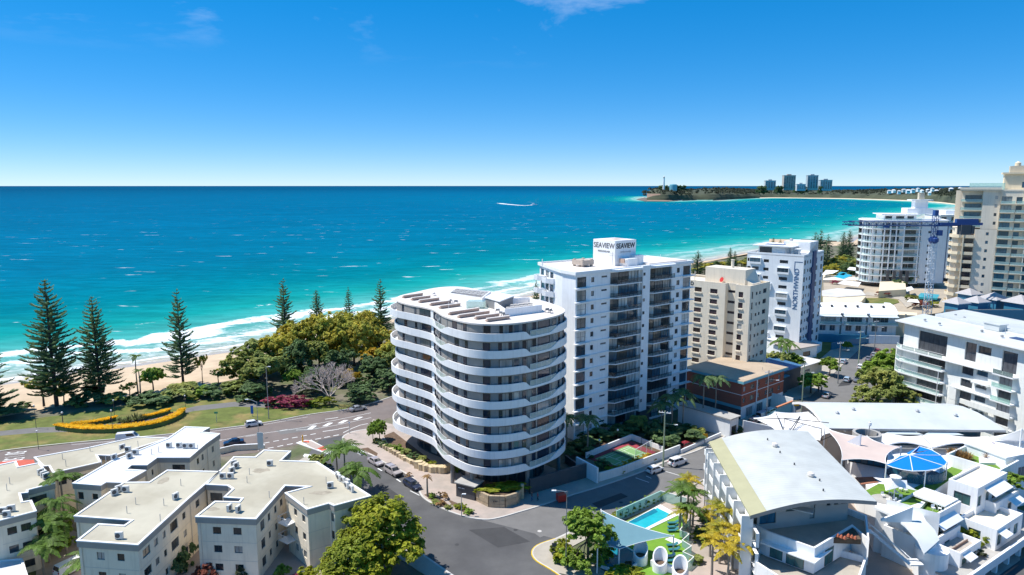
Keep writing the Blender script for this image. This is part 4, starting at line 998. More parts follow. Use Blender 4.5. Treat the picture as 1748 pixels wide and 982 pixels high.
    part('barrel_roof', MB().prism([(21.5, 5), (44, 5), (44, 13), (21.5, 13)], TH+7.0, [TH+9.4, TH+10.2, TH+10.2, TH+9.4]), 'cream_dark', root)
    part('round_vent', MB().lathe([(1.3, TH+7), (1.3, TH+10.6), (0.3, TH+11.2)], 14, 24.5, 6.5), 'yellow_cream', root)
cream_resort()

def crane():
    mat('crane_mid', (0.16, 0.22, 0.36), 0.45, 0.05, 2); mat('crane_white', (0.70, 0.74, 0.78), 0.45, 0.05, 2); mat('crane_blue', (0.03, 0.08, 0.26), 0.45, 0.05, 2); mat('crane_steel', (0.33, 0.42, 0.50), 0.45, 0.05, 2)
    x, y = 157.5, 255.0
    root = thing('tower_crane', 'blue and white lattice tower crane with a long horizontal jib', 'crane', (x, y, 0))
    def lattice(b, p0, p1, s, n, up, t=0.12):
        p0 = Vector(p0); p1 = Vector(p1); d = (p1-p0).normalized(); a = d.cross(Vector(up)).normalized(); c = d.cross(a).normalized()
        cs = [(a+c)*s/2, (a-c)*s/2, (-a-c)*s/2, (-a+c)*s/2]
        for k in cs: b.tube([p0+k, p1+k], t, 4)
        for i in range(n):
            q0 = p0.lerp(p1, i/n); q1 = p0.lerp(p1, (i+1)/n)
            for j in range(4):
                k0, k1 = cs[j], cs[(j+1) % 4]
                b.tube([q0+k0, q1+k1] if i % 2 else [q0+k1, q1+k0], t*0.6, 3, False); b.tube([q0+k0, q0+k1], t*0.6, 3, False)
    b = MB(); lattice(b, (0, 0, 0), (0, 0, 17), 2.2, 8, (0, 1, 0)); part('lower_mast', b, 'crane_steel', root)
    b = MB(); lattice(b, (0, 0, 17), (0, 0, 39), 1.9, 11, (0, 1, 0)); part('upper_mast', b, 'crane_white', root)
    part('slewing_ring', MB().lathe([(1.0, 38.6), (1.7, 39.4), (1.7, 40.4), (0.9, 41.2)], 10), 'crane_blue', root)
    b = MB(); lattice(b, (0, 0, 41), (0, 0, 49), 1.5, 4, (0, 1, 0)); part('cat_head', b, 'crane_blue', root)
    part('cab', MB().box(0.9, -1.4, 41.6, 2.3, 0.2, 43.6), 'crane_blue', root)
    part('mast_head', MB().box(-0.8, -0.8, 49.0, 0.6, 0.8, 51.0), 'crane_blue', root)
    ja = Vector((-1.0, 0.10, 0.0)).normalized()
    z = 46.0
    b = MB(); lattice(b, (0, 0, z), ja*30 + Vector((0, 0, z)), 1.5, 25, (0, 0, 1), 0.11); part('jib', b, 'crane_mid', root)
    b = MB(); b.tube([Vector((0, 0, z-0.8)), ja*31+Vector((0, 0, z-0.8))], 0.26, 5); b.tube([Vector((0, 0, z+0.8)), ja*31+Vector((0, 0, z+0.8))], 0.16, 5); b.tube([(0, 0, z-0.7), ja*-13+Vector((0, 0, z-0.5))], 0.35, 5); lattice(b, ja*29+Vector((0, 0, z)), ja*33+Vector((0, 0, z)), 1.2, 3, (0, 0, 1), 0.12); part('jib_chord', b, 'crane_blue', root)
    part('counterweight', MB().box(8.5, -2.4, z-4.0, 12.0, 0.2, z-0.4).box(12.2, -2.4, z-3.6, 13.4, 0.2, z-0.8), 'dark_grey', root)
    part('counter_jib', MB().box(1.0, -1.9, z-0.5, 16.5, -1.6, z+0.4).box(1.0, -0.3, z-0.5, 16.5, 0.0, z+0.4).box(7, -1.6, z+0.0, 15, -0.3, z+1.8), 'crane_blue', root)
    part('trolley', MB().box(-18, 0.9, z-1.6, -16.4, 2.5, z-1.0), 'crane_blue', root)
crane()
# ================================================================== LOW FLATS in the left foreground
mat('flat_roof', (0.47, 0.435, 0.34), 0.85, 0.07, 0.25, alt=(0.39, 0.355, 0.27), altpos=(0.46, 0.60), bump=0.1)
mat('flat_roof_white', (0.62, 0.63, 0.63), 0.8, 0.06, 0.25, alt=(0.56, 0.57, 0.58), altpos=(0.42, 0.68))
mat('flat_wall', (0.84, 0.745, 0.59), 0.8, 0.06, 0.4, streak=0.14)
mat('fascia', (0.36, 0.335, 0.30), 0.7, 0.08, 0.5)
mat('ac_case', (0.66, 0.65, 0.62), 0.5, 0.06, 3)
mat('downpipe', (0.60, 0.56, 0.49), 0.6, 0.05, 1)
mat('roof_stain', (0.34, 0.30, 0.23), 0.9, 0.25, 0.9)
def ac_proto():
    a = MB(); a.box(-0.45, -0.17, 0.08, 0.45, 0.17, 0.95); a.box(-0.4, -0.14, 0, -0.3, 0.14, 0.08); a.box(0.3, -0.14, 0, 0.4, 0.14, 0.08)
    f = MB(); f.lathe([(0.30, 0), (0.30, 0.03), (0.08, 0.045)], 12)
    return a.mesh('air_conditioner', 'ac_case'), f.mesh('fan_grille', 'dark_grey')
AC, FAN = ac_proto()
def ac_unit(root, x, y, z, rz, s=1.15):
    o = obj('air_conditioner', AC, root, (x, y, z), rz, s); obj('fan_grille', FAN, o, (-0.12, -0.17, 0.52), rot=(R(90), 0, 0)); return o
def flats(label, px, ztop, wins, acs=(), pipes=(), roofm='flat_roof', floors=3, base=0.0, stains=(), fh=0.85, lines=True):
    """footprint from roof corners; wins: {edge index: [(fraction along edge, floor from top, w, h, nx)]}"""
    pw = ats(px, ztop); rev = area(pw) < 0
    n = len(pw)
    if rev: pw = pw[::-1]
    emap = (lambda e: (n - 2 - e) % n) if rev else (lambda e: e)
    ox = sum(p[0] for p in pw)/n; oy = sum(p[1] for p in pw)/n
    root = thing('apartment_block', label, 'building', (ox, oy, base))
    F = [Vector((p[0]-ox, p[1]-oy)) for p in pw]; T = ztop-base
    we = {}
    for e, l in wins.items(): we[emap(e)] = [((1-q[0]) if rev else q[0], *q[1:]) for q in l]
    w = MB(); FL = 3.0
    for i in range(n):
        A, B = F[i], F[(i+1) % n]; L = (B-A).length
        ws = []
        for q in we.get(i, []):
            fr, fl, ww, hh = q[:4]; nx = q[4] if len(q) > 4 else 2
            z = T - fh - FL*(fl+1) + 0.3 + (FL-0.35-hh)*0.62
            if z < 0.1: continue
            ws.append((max(ww/2+0.1, min(L-ww/2-0.1, fr*L)), z, ww, hh, nx, 1, q[5] if len(q) > 5 else None))
        facade(root, w, A, B, 0, T-fh, ws, 0.12)
        if lines and L > 3:
            d = (B-A).normalized(); o_ = Vector((d.y, -d.x))*0.012
            for k in (1, 2):
                b = MB(); z = T-fh-FL*k; b.box(0.02, -0.015, z-0.05, L-0.02, 0.0, z); part('floor_joint', b, 'downpipe', root, loc=(A.x+o_.x, A.y+o_.y, 0), rz=math.atan2(d.y, d.x))
    part('wall', w, 'flat_wall', root)
    fo = [Vector(p) for p in offset(F, 0.16)]; fi = [Vector(p) for p in offset(F, -0.12)]
    b = MB(); b.strip([(p.x, p.y, T-fh) for p in fo], [(p.x, p.y, T+0.05) for p in fo], True); b.strip([(p.x, p.y, T-fh) for p in F], [(p.x, p.y, T-fh) for p in fo], True); part('fascia', b, 'fascia', root)
    b = MB(); fo2 = [Vector(p) for p in offset(F, 0.21)]
    b.strip([(p.x, p.y, T+0.05) for p in fo2], [(p.x, p.y, T+0.20) for p in fo2], True); b.strip([(p.x, p.y, T+0.20) for p in fo2], [(p.x, p.y, T+0.20) for p in fi], True); b.strip([(p.x, p.y, T+0.20) for p in fi], [(p.x, p.y, T+0.0) for p in fi], True); b.strip([(p.x, p.y, T+0.05) for p in fo], [(p.x, p.y, T+0.05) for p in fo2], True)
    part('roof_edge', b, 'white_trim', root)
    b = MB(); b.sheet([(p.x, p.y) for p in fi], T+0.06); roof = part('roof', b, roofm, root)
    def loc(x, y): q = at(x, y, ztop); return q[0]-ox, q[1]-oy
    for (x, y, a) in acs: ac_unit(root, *loc(x, y), T+0.06, R(a))
    for (x, y) in pipes:
        b = MB(); b.tube([(0, 0, 0), (0, 0, 1.2)], 0.055, 6); part('vent_pipe', b, 'galv', root, loc=(*loc(x, y), T+0.06))
    for (x, y, s1, s2) in stains:
        b = MB(); m_ = 14; b.sheet([(math.cos(k*2*math.pi/m_)*s1*rnd.uniform(.55, 1), math.sin(k*2*math.pi/m_)*s2*rnd.uniform(.55, 1)) for k in range(m_)], 0); part('roof_stain', b, 'roof_stain', root, loc=(*loc(x, y), T+0.066))
    for i in range(0, n, 2):
        A, B = F[i], F[(i+1) % n]; d = (B-A).normalized(); q = A + d*min(0.5, (B-A).length/2) + Vector((d.y, -d.x))*0.09
        part('downpipe', MB().tube([(0, 0, 0), (0, 0, T-fh)], 0.06, 5), 'downpipe', root, loc=(q.x, q.y, 0))
    return root, F, T, loc
W3 = lambda fr, w, h, nx=2, fl=(0, 1, 2): [(fr, k, w, h, nx) for k in fl]
rA = [(336, 883), (436, 887), (486, 830), (530, 832), (488.6, 843), (525, 870.5), (562, 860), (571, 864), (631, 848), (540, 790), (478, 788), (495, 772), (451, 770), (436, 782), (400, 781.6), (353, 828), (390, 830), (399, 836), (384, 850), (415, 852), (409, 859), (367.6, 858)]
blk, Fb, Tb, locb = flats('angled cream three storey flats with splayed wings, nearest the street', rA, 10.0,
  {0: W3(0.33, 1.3, 1.15) + W3(0.68, 1.3, 1.15), 1: W3(0.2, 1.5, 1.6) + W3(0.42, 0.9, 1.2) + W3(0.64, 0.9, 1.2) + W3(0.85, 1.0, 1.2), 4: W3(0.42, 1.1, 1.2, 1) + W3(0.8, 1.1, 1.2, 1), 6: W3(0.5, 0.8, 1.4, 1), 15: [(0.4, 0, 2.2, 1.5, 2)]},
  acs=[(396, 808, 60), (403, 800, 60), (399, 796, 40), (381, 818, 5), (394, 818, 5), (461, 796, 8), (392, 873, 80), (407, 875, 80), (564, 834, 20), (579, 821, -50), (586, 825, -50), (594, 829, -50), (592, 834, -50), (600, 840, -50), (577, 817, -50)],
  pipes=[(422, 825), (460, 851), (519, 862), (557, 826), (426, 811)], stains=[(445, 804, 1.9, 1.3), (548, 842, 2.2, 1.0), (363, 870, 1.3, 0.8)])
for k in range(2):
    z = 10 - 0.85 - 3.0*(k+1) - 0.05
    q = at(497, 845, 10.0); 
    bb = MB(); bb.box(-1.1, -1.6, z-0.15, 1.1, 1.2, z); b1 = part('balcony', bb, 'white_trim', blk, loc=(q[0]-blk.location.x, q[1]-blk.location.y-1.0, 0), rz=R(-35))
    for i in range(9): part('baluster', MB().box(-1.08+i*0.265, -1.6, z, -1.05+i*0.265, -1.56, z+1.0), 'white_trim', b1)
    part('handrail', MB().box(-1.1, -1.62, z+1.0, 1.1, -1.54, z+1.06).box(-1.12, -1.54, z+1.0, -1.06, 1.2, z+1.06), 'white_trim', b1)
lA = [(133.5, 924), (235, 931), (320, 853), (351, 826.5), (374, 807), (286, 804.5), (255.5, 825), (212, 825.5), (129, 882), (227, 889.5), (212.5, 899.5), (168, 896.7)]
flats('long cream three storey flats with a recessed roof notch, above the white van', lA, 10.0,
  {0: W3(0.36, 1.2, 1.15) + W3(0.7, 1.1, 1.1, 1), 1: W3(0.14, 1.9, 1.3) + W3(0.32, 1.0, 1.1, 1) + W3(0.48, 0.8, 1.1, 1) + W3(0.68, 2.2, 1.6, 2) + W3(0.9, 1.0, 1.1, 1), 2: W3(0.5, 1.2, 1.2, 1), 9: [(0.75, 0, 0.9, 1.0, 1)]},
  acs=[(196, 846, 55), (203, 840, 55), (215, 841, 5), (204, 921, 5), (300, 853, 70)], pipes=[(217, 877), (232, 862), (274, 891), (280, 864), (309, 830)], stains=[(278, 822, 1.0, 1.8)])
mA = [(126, 826), (172, 829.5), (181, 824), (212, 825), (247, 805), (214, 803), (224, 795), (250, 795), (268, 782), (323, 782), (350, 759), (374, 742), (342, 739), (356, 731.6), (316, 730), (287, 750), (189.5, 789)]
flats('white roofed flats with eight rooftop air conditioners, behind the long block', mA, 9.6,
  {0: [(0.22, 0, 1.1, 1.3, 1), (0.75, 0, 1.1, 1.0, 1)] + W3(0.3, 1.1, 1.3, 1, (1,)), 9: W3(0.5, 0.9, 1.2, 1) + W3(0.8, 0.9, 1.2, 1), 10: W3(0.5, 0.8, 1.2, 1), 7: [(0.5, 0, 0.6, 1.1, 1)], 8: [(0.65, 0, 2.4, 1.6, 2)]},
  acs=[(209, 768, 60), (195, 785, 60), (219, 772, 5), (221, 783, 60), (232, 777, 5), (289, 765, 5), (306, 765, 5), (317, 766, 5), (328, 766, 5)], pipes=[(174, 795), (181, 790), (271, 773), (259, 777), (338, 770)], roofm='flat_roof_white')
uA = [(60, 782), (150, 766), (234, 747), (286, 749.5), (240, 764), (195, 779), (164, 777.5), (171, 790), (92, 808), (85, 796), (75, 797)]
flats('long low cream flats with a plain roof beside the main road', uA, 8.6, {7: [(0.25, 0, 2.0, 1.1, 2), (0.55, 0, 1.4, 1.0, 2), (0.85, 0, 1.4, 1.0, 2)], 5: [(0.5, 0, 0.8, 1.2, 1)]}, pipes=[(113, 797), (154, 771), (107, 785), (236, 763)])
zA = [(-40, 803), (26, 789.6), (30, 799), (66, 792), (92, 826), (46, 838), (46, 842), (33, 843.5), (37, 859), (52, 856.5), (60, 874), (0, 889.5), (-40, 897)]
flats('cream flats cut off by the left edge, with a stepped roof', zA, 9.6,
  {4: [(0.62, 0, 2.4, 1.5, 2), (0.62, 1, 2.6, 1.6, 2), (0.62, 2, 2.2, 1.4, 2)], 10: W3(0.3, 1.3, 1.2, 2) + [(0.7, 0, 1.2, 1.2, 1), (0.7, 1, 1.2, 1.2, 1)], 6: [(0.5, 0, 1.0, 1.6, 1)], 9: [(0.5, 0, 1.0, 1.2, 1)]},
  acs=[(70, 811, 60), (75, 815, 60), (79, 818, 60), (6, 878, 10), (20, 874, 20), (12, 884, 15)], pipes=[(12, 838), (17, 827), (-5, 860)])
flats('low cream garage with a flat grey roof in the bottom left corner', [(-30, 962), (36, 956), (46, 988), (-30, 1010)], 3.2, {}, fh=0.5, floors=1, roofm='flat_roof_white', lines=False)
b = MB(); ww = ats([(375, 776), (400, 770), (440, 768), (452, 770)])
gw = thing('garden_wall', 'tan rendered wall behind the angled flats near the main road', 'wall', (*ww[1], 0))
b.prism([(p[0]-ww[1][0], p[1]-ww[1][1]) for p in ww] + [(p[0]-ww[1][0], p[1]-ww[1][1]+0.3) for p in ww[::-1]], 0, 1.3); part('wall_panel', b, 'flat_wall', gw); 
part('coping', MB().prism([(p[0]-ww[1][0], p[1]-ww[1][1]-0.06) for p in ww] + [(p[0]-ww[1][0], p[1]-ww[1][1]+0.36) for p in ww[::-1]], 1.3, 1.4), 'white_trim', gw)
b = MB(); b.prism(ccw(ats([(60, 1000), (70, 880), (240, 960), (420, 900), (560, 900), (640, 950), (640, 1040), (100, 1040)])), -0.05, 0.03); struct('courtyard', b, 'pavers')
# ================================================================== RIGHT SIDE: white flats, townhouses, podium, red brick block
mat('aqua_fascia', (0.16, 0.42, 0.50), 0.6, 0.06, 0.5); mat('pale_render', (0.80, 0.81, 0.78), 0.7, 0.05, 0.4, streak=0.10)
mat('steel_roof', (0.60, 0.625, 0.615), 0.45, 0.05, 0.3, alt=(0.53, 0.56, 0.56), altpos=(0.45, 0.7)); mat('taupe_render', (0.42, 0.37, 0.33), 0.75, 0.07, 0.4)
mat('tan_roof', (0.46, 0.36, 0.26), 0.85, 0.10, 0.4, alt=(0.40, 0.31, 0.22)); mat('blue_roof', (0.06, 0.16, 0.30), 0.5, 0.08, 0.5); mat('teal_roof', (0.14, 0.28, 0.32), 0.5, 0.08, 0.5)
mat('mortar', (0.36, 0.30, 0.26), 0.9, 0.08, 1); mat('blue_glass_fence', (0.05, 0.22, 0.34), 0.3, 0.08, 1); mat('grey_tile', (0.40, 0.385, 0.39), 0.7, 0.10, 1.5)
glass('pane_grey', (0.07, 0.075, 0.085), (0.40, 0.40, 0.42), 0.35)
seeglass('green_glass', (0.42, 0.62, 0.56), 0.45)
def brick_mat():
    m = bpy.data.materials.new('red_brick'); m.use_nodes = True; nt = m.node_tree; b = nt.nodes['Principled BSDF']; b.inputs['Roughness'].default_value = 0.9
    tc = nt.nodes.new('ShaderNodeTexCoord'); mp = nt.nodes.new('ShaderNodeMapping'); mp.inputs['Rotation'].default_value = (R(90), 0, 0)
    br = nt.nodes.new('ShaderNodeTexBrick'); br.inputs['Color1'].default_value = (0.46, 0.12, 0.06, 1); br.inputs['Color2'].default_value = (0.36, 0.09, 0.05, 1); br.inputs['Mortar'].default_value = (0.27, 0.13, 0.10, 1)
    br.inputs['Scale'].default_value = 1.0; br.inputs['Brick Width'].default_value = 0.24; br.inputs['Row Height'].default_value = 0.086; br.inputs['Mortar Size'].default_value = 0.008
    nt.links.new(tc.outputs['Object'], mp.inputs['Vector']); nt.links.new(mp.outputs[0], br.inputs['Vector']); nt.links.new(br.outputs['Color'], b.inputs['Base Color']); MATS['red_brick'] = m
brick_mat()
def upx(root_xy, ang, px, z, off=0.0):
    """distance along a facade line at which it stands over a surveyed photo column"""
    c, s_ = math.cos(ang), math.sin(ang); h = CAMH - z
    ax, ay = root_xy[0] - s_*off, root_xy[1] + c*off; k = (px-874)/FOC
    return (k*(ay*math.cos(PITCH) + h*math.sin(PITCH)) - ax)/(c - k*s_*math.cos(PITCH))

def white_flats():
    A = (107.3, 183.0); ang = R(-73.6)
    root = thing('apartment_block', 'large pale rendered flats with a broad white metal roof on the right edge', 'building', (*A, 0), ang)
    U = lambda px, z=14: upx(A, ang, px, z)
    T = 23.2; L = 46.0; w = MB(); lv = [16.3, 13.1, 9.9, 6.7, 3.5, 0.3]
    wins = []
    ub0, ub1 = U(1556), U(1616)
    for k, z in enumerate(lv):
        hh = 5.6 if k == 0 else 2.75
        if k == 0:
            wins += [((ub0+ub1)/2+0.6, z+0.25, (ub1-ub0)-2.2, 5.3, 6, 2, 'pane_grey'), (U(1653), z+0.9, 3.0, 4.6, 2, 3, 'pane_grey'), (U(1676), z+3.4, 3.4, 1.9, 3, 1, 'pane_grey'), (U(1719), z+0.5, 3.6, 5.0, 3, 1, 'pane_grey'), (L-6, z+0.5, 3.2, 4.6, 2, 1, 'pane_grey')]
        else:
            wins += [((ub0+ub1)/2+0.8, z+0.15, (ub1-ub0)-2.6, 2.75, 5, 1, 'pane_grey'), (U(1651), z+0.5, 3.2, 2.0, 3, 1, 'pane_grey'), (U(1676), z+1.2, 2.9, 1.3, 3, 1, 'pane_blue'), (U(1716), z+0.2, 3.2, 2.6, 3, 1, 'pane_grey'), (L-6, z+0.3, 2.6, 2.3, 2, 1, 'pane_grey')]
    facade(root, w, (0, 0), (L, 0), 0, T, wins, 0.35)
    w.wall((L, 0), (L, 26), 0, T); w.wall((L, 26), (0, 26), 0, T); w.wall((0, 26), (0, 0), 0, T)
    part('wall', w, 'pale_render', root)
    r = MB(); r.prism([(-1.6, -1.6), (L+1, -1.6), (L+1, 9), (-2.6, 9)], [T, T, T+1.0, T+1.0], [T+0.32, T+0.32, T+1.3, T+1.3]); part('front_roof', r, 'steel_roof', root)
    r = MB(); r.prism([(1.0, 9.1), (L+1, 9.1), (L+1, 27), (-5.5, 27)], [T+0.9, T+0.9, T+0.2, T+0.2], [T+1.9, T+1.9, T+1.1, T+1.1]); part('rear_roof', r, 'steel_roof', root)
    part('gutter', MB().box(-1.7, -1.75, T+0.02, L+1, -1.6, T+0.4), 'white_trim', root)
    part('roof_hatch', MB().box(17, 7.0, T+1.2, 21, 9.5, T+2.7).box(16.8, 6.8, T+2.7, 21.2, 9.7, T+2.9), 'steel_roof', root)
    for (x, y) in ((4, 2.4), (9, 1.8), (3, 14), (6.5, 13), (19, 4), (25, 3)): part('roof_vent', MB().lathe([(0.3, 0), (0.36, 0.35), (0.1, 0.5)], 8), 'grey_metal', root, loc=(x, y, T+1.0 if y < 9 else T+1.5))
    part('rooflight', MB().box(26, 4, T+0.85, 32, 6.2, T+1.05), 'navy', root); part('mast', MB().tube([(23, 6.5, T+0.8), (23, 6.5, T+3.0)], 0.06, 5), 'galv', root)
    fin = MB(); fin.prism([(-0.9, -1.4), (-0.6, -1.4), (-0.2, 0.4), (-0.9, 0.4)], 0, 16.6); part('end_fin', fin, 'pale_render', root)
    for k, z in enumerate(lv[:-1]):
        q = [(-0.8, 0.0), (-0.8, -1.5), (1.6, -2.6), (ub1+0.1, -1.6), (ub1+0.1, 0.0)]
        if k == 0: q = [(-0.8, 0.0), (-0.8, -1.5), (1.6, -2.6), (ub1+10.5, -1.3), (ub1+10.5, 0.0)]
        bal = part('balcony', MB().prism(q, z-0.3, z), 'white_trim', root)
        for i, (a, c) in enumerate(((0.02, 0.33), (0.34, 0.66), (0.67, 0.98))):
            x0 = 1.6 + (ub1-1.6)*a; x1 = 1.6 + (ub1-1.6)*c; y0 = -2.5 + 1.0*a; y1 = -2.5 + 1.0*c
            g = MB(); g.strip([(x0, y0, z+0.08), (x1, y1, z+0.08)], [(x0, y0, z+1.1), (x1, y1, z+1.1)]); part('glass_panel', g, 'green_glass' if k else 'rail_dark', bal)
        g = MB(); g.strip([(-0.7, -1.42, z+0.08), (1.5, -2.5, z+0.08)], [(-0.7, -1.42, z+1.1), (1.5, -2.5, z+1.1)]); part('glass_panel', g, 'green_glass', bal)
        part('handrail', MB().tube([(-0.7, -1.42, z+1.12), (1.5, -2.5, z+1.12), (ub1, -1.5, z+1.12)], 0.04, 4), 'white_frame', bal)
    for x in (2.2, ub1-0.4): part('post', MB().tube([(x, -2.1, 3.5), (x, -2.1, 13.1)], 0.09, 6), 'white_frame', root)
    for k, z in enumerate(lv):
        u0, u1 = U(1703), U(1733)
        q = part('balcony', MB().box(u0-0.3, -1.7 if k < 3 else -1.3, z-0.28 if k < 2 else z-0.3, u1+0.5, -0.02, z), 'white_trim', root)
        if k < 3:
            part('glass_panel', MB().box(u0-0.2, -1.66, z+0.06, (u0+u1)/2, -1.62, z+1.1), 'rail_dark' if k == 0 else 'green_glass', q); part('glass_panel', MB().box((u0+u1)/2+0.05, -1.66, z+0.06, u1+0.4, -1.62, z+1.1), 'rail_dark' if k == 0 else 'green_glass', q)
        else: part('solid_rail', MB().box(u0-6.5, -1.45, z-0.3, u1+0.5, -1.3, z+1.05), 'pale_render', q)
        if k in (1, 3): part('slab_band', MB().box(U(1636), -1.0, z+3.0, U(1702), -0.02, z+3.22), 'white_trim', root)
        if k in (2, 4):
            s_ = part('sun_hood', MB().prism([(U(1664), -1.2), (U(1690), -1.2), (U(1690), -0.03), (U(1664), -0.03)], z+2.55, z+2.8), 'white_trim', root)
            for i in range(4): part('slat', MB().box(U(1664)+i*1.3, -1.1, z+2.3, U(1664)+i*1.3+0.3, -0.1, z+2.54), 'pale_render', s_)
        if k in (3, 5): part('bay_wall', MB().box(U(1628), -0.9, z-0.1, U(1640), -0.02, z+6.2 if k == 5 else z+3.2), 'pale_render', root)
white_flats()

def long_hall():
    """long curved-roof wing behind the terrace"""
    root = thing('resort_wing', 'long white curved roof wing behind the beige shade sail', 'building', (65.0, 133.8, 0), R(-2.0))
    L = 33.5; N_ = 9
    prof = [(-0.8, 11.2), (2.0, 12.3), (5.0, 13.0), (8.5, 13.2), (12, 12.6), (15.5, 11.4)]
    r = MB(); r.sm = True
    for i in range(len(prof)-1):
        (y0, z0), (y1, z1) = prof[i], prof[i+1]
        xl0, xl1 = -1.2-0.15*i, -1.2-0.15*(i+1)
        r.add([(xl0, y0, z0), (L+1.0-(0.0 if i else 0)-1.3*i*0.8, y0, z0), (L+1.0-1.3*(i+1)*0.8, y1, z1), (xl1, y1, z1)], [(0, 1, 2, 3)])
    roof = part('roof', r, 'steel_roof', root)
    part('eave', MB().box(-1.2, -0.95, 10.85, L+1.0, -0.75, 11.25), 'grey_metal', root)
    e = MB(); e.sm = True; e.strip([(-1.25-0.15*i, y, z-0.5) for i, (y, z) in enumerate(prof)], [(-1.25-0.15*i, y, z+0.06) for i, (y, z) in enumerate(prof)]); part('gable_edge', e, 'white_trim', root)
    w = MB(); w.wall((0, 0.9), (L-3, 0.9), 0, 11.6); w.wall((0, 15), (0, 0.9), 0, 11.2); w.wall((L-3, 0.9), (L-3, 15), 0, 11.2); part('wall', w, 'taupe_render', root)
    for x in (2.8, 9.5, 17, 23.5): part('soffit_lamp', MB().lathe([(0.24, 10.5), (0.24, 10.8)], 8, x, -0.4), 'white_trim', root)
    for (x, y, z) in ((3, 4, 12.75), (7, 5.5, 13.1), (20, 5, 13.02), (27, 3.5, 12.7)): part('roof_vent', MB().lathe([(0.3, 0), (0.4, 0.3), (0.1, 0.5)], 8), 'galv', root, loc=(x, y, z))
    for i, (x0, x1) in enumerate(((8.0, 17.5), (17.6, 30.5))):
        c = MB(); c.sm = True; nseg = 12; f_ = []; bk = []
        for k in range(nseg+1):
            t = k/nseg; x = x0+(x1-x0)*t; s_ = math.sin(math.pi*t)
            f_.append((x, -5.6+1.5*s_, 9.3+0.5*s_)); bk.append((x, -1.6, 10.3+0.25*math.sin(2*math.pi*t)))
        c.strip(f_, bk); part('canopy', c, 'sail_white', root)
        c = MB(); c.sm = True; c.strip([(x, y-0.02, z-0.22) for x, y, z in f_], f_); part('canopy_edge', c, 'white_trim', root)
    for i, (x0, x1) in enumerate(((10, 18), (18, 26))):
        c = MB(); c.add([(x0, -1.5, 10.4), (x1, -1.5, 10.4), ((x0+x1)/2, 0.6, 11.3)], [(0, 1, 2)]); part('sail_peak', c, 'sail_grey', root)
    for x in (8.1, 17.5, 30.4): part('canopy_post', MB().lathe([(0.28, 7.5), (0.22, 9.4)], 10, x, -5.4), 'white_trim', root)
    gw_ = MB(); gw_.box(6, -0.2, 7.6, 30, 0.85, 10.6); part('glass_wall', gw_, 'pane_teal', root)
mat('sail_white', (0.80, 0.79, 0.78), 0.7, 0.03, 0.4); mat('sail_grey', (0.55, 0.62, 0.64), 0.7, 0.04, 0.4); mat('sail_beige', (0.60, 0.48, 0.42), 0.75, 0.05, 0.4); mat('sail_blue', (0.0, 0.19, 0.62), 0.6, 0.05, 0.5); mat('sail_teal', (0.13, 0.26, 0.31), 0.7, 0.05, 0.6)
long_hall()

def townhouses():
    A = (118.5, 262.0); ang = R(-7)
    for i, (lab, x0, wd) in enumerate((('white townhouse with a barrel roof next to the navy striped tower', 0, 9.5), ('middle white townhouse with a barrel roof and glazed balcony', 9.6, 9.5), ('end white townhouse with a barrel roof at the street corner', 19.2, 11.0))):
        root = thing('townhouse', lab, 'house', (A[0]+math.cos(ang)*x0, A[1]+math.sin(ang)*x0, 0), ang, 'white barrel roof townhouses')
        w = MB(); facade(root, w, (0.3, 0), (wd-0.3, 0), 0, 11.0, [(2.6, 4.0, 2.2, 2.2, 2, 1, 'pane_blue'), (6.2, 4.0, 2.0, 2.2, 2, 1, 'pane_blue'), (4.6, 7.6, 5.6, 2.4, 4, 1, 'pane_blue')], frame='white_frame')
        w.wall((wd-0.3, 0), (wd-0.3, 12), 0, 11); w.wall((wd-0.3, 12), (0.3, 12), 0, 11); w.wall((0.3, 12), (0.3, 0), 0, 11); part('wall', w, 'white_paint', root)
        r = MB(); r.sm = True; pr = [(-0.6, 10.6), (1.2, 12.0), (4.0, 13.2), (8, 13.6), (12.4, 13.0)]
        for (y0, z0), (y1, z1) in zip(pr, pr[1:]): r.add([(0.45, y0, z0), (wd-0.45, y0, z0), (wd-0.45, y1, z1), (0.45, y1, z1)], [(0, 1, 2, 3)])
        part('roof', r, 'white_trim', root)
        for x in (0.0, wd-0.42):
            f_ = MB(); f_.sm = False
            f_.strip([(x, y, 0 if False else 9.5) for y, z in pr], [(x, y, z+0.5) for y, z in pr]); f_.strip([(x+0.4, y, z+0.5) for y, z in pr], [(x+0.4, y, 9.5) for y, z in pr]); f_.strip([(x, y, z+0.5) for y, z in pr], [(x+0.4, y, z+0.5) for y, z in pr]); part('party_wall', f_, 'pale_blue_white', root)
        bal = part('balcony', MB().box(0.4, -2.0, 6.7, wd-0.4, -0.02, 7.0), 'white_trim', root); part('balustrade', MB().box(0.4, -1.98, 7.0, wd-0.4, -1.92, 8.1), 'rail_glass', bal)
        part('awning', MB().prism([(0.4, -2.6), (wd-0.4, -2.6), (wd-0.4, 0), (0.4, 0)], [10.0, 10.0, 10.5, 10.5], [10.12, 10.12, 10.62, 10.62]), 'sail_grey', root)
        part('base_wall', MB().box(-0.1, -3.2, 0, wd, -2.7, 3.2), 'blue_glass_fence' if i < 2 else 'white_paint', root)
        for x in (2.0, 6.5): part('roof_vent', MB().box(x, 3.0, 12.7, x+0.7, 3.8, 13.7), 'dark_grey', root)
townhouses()

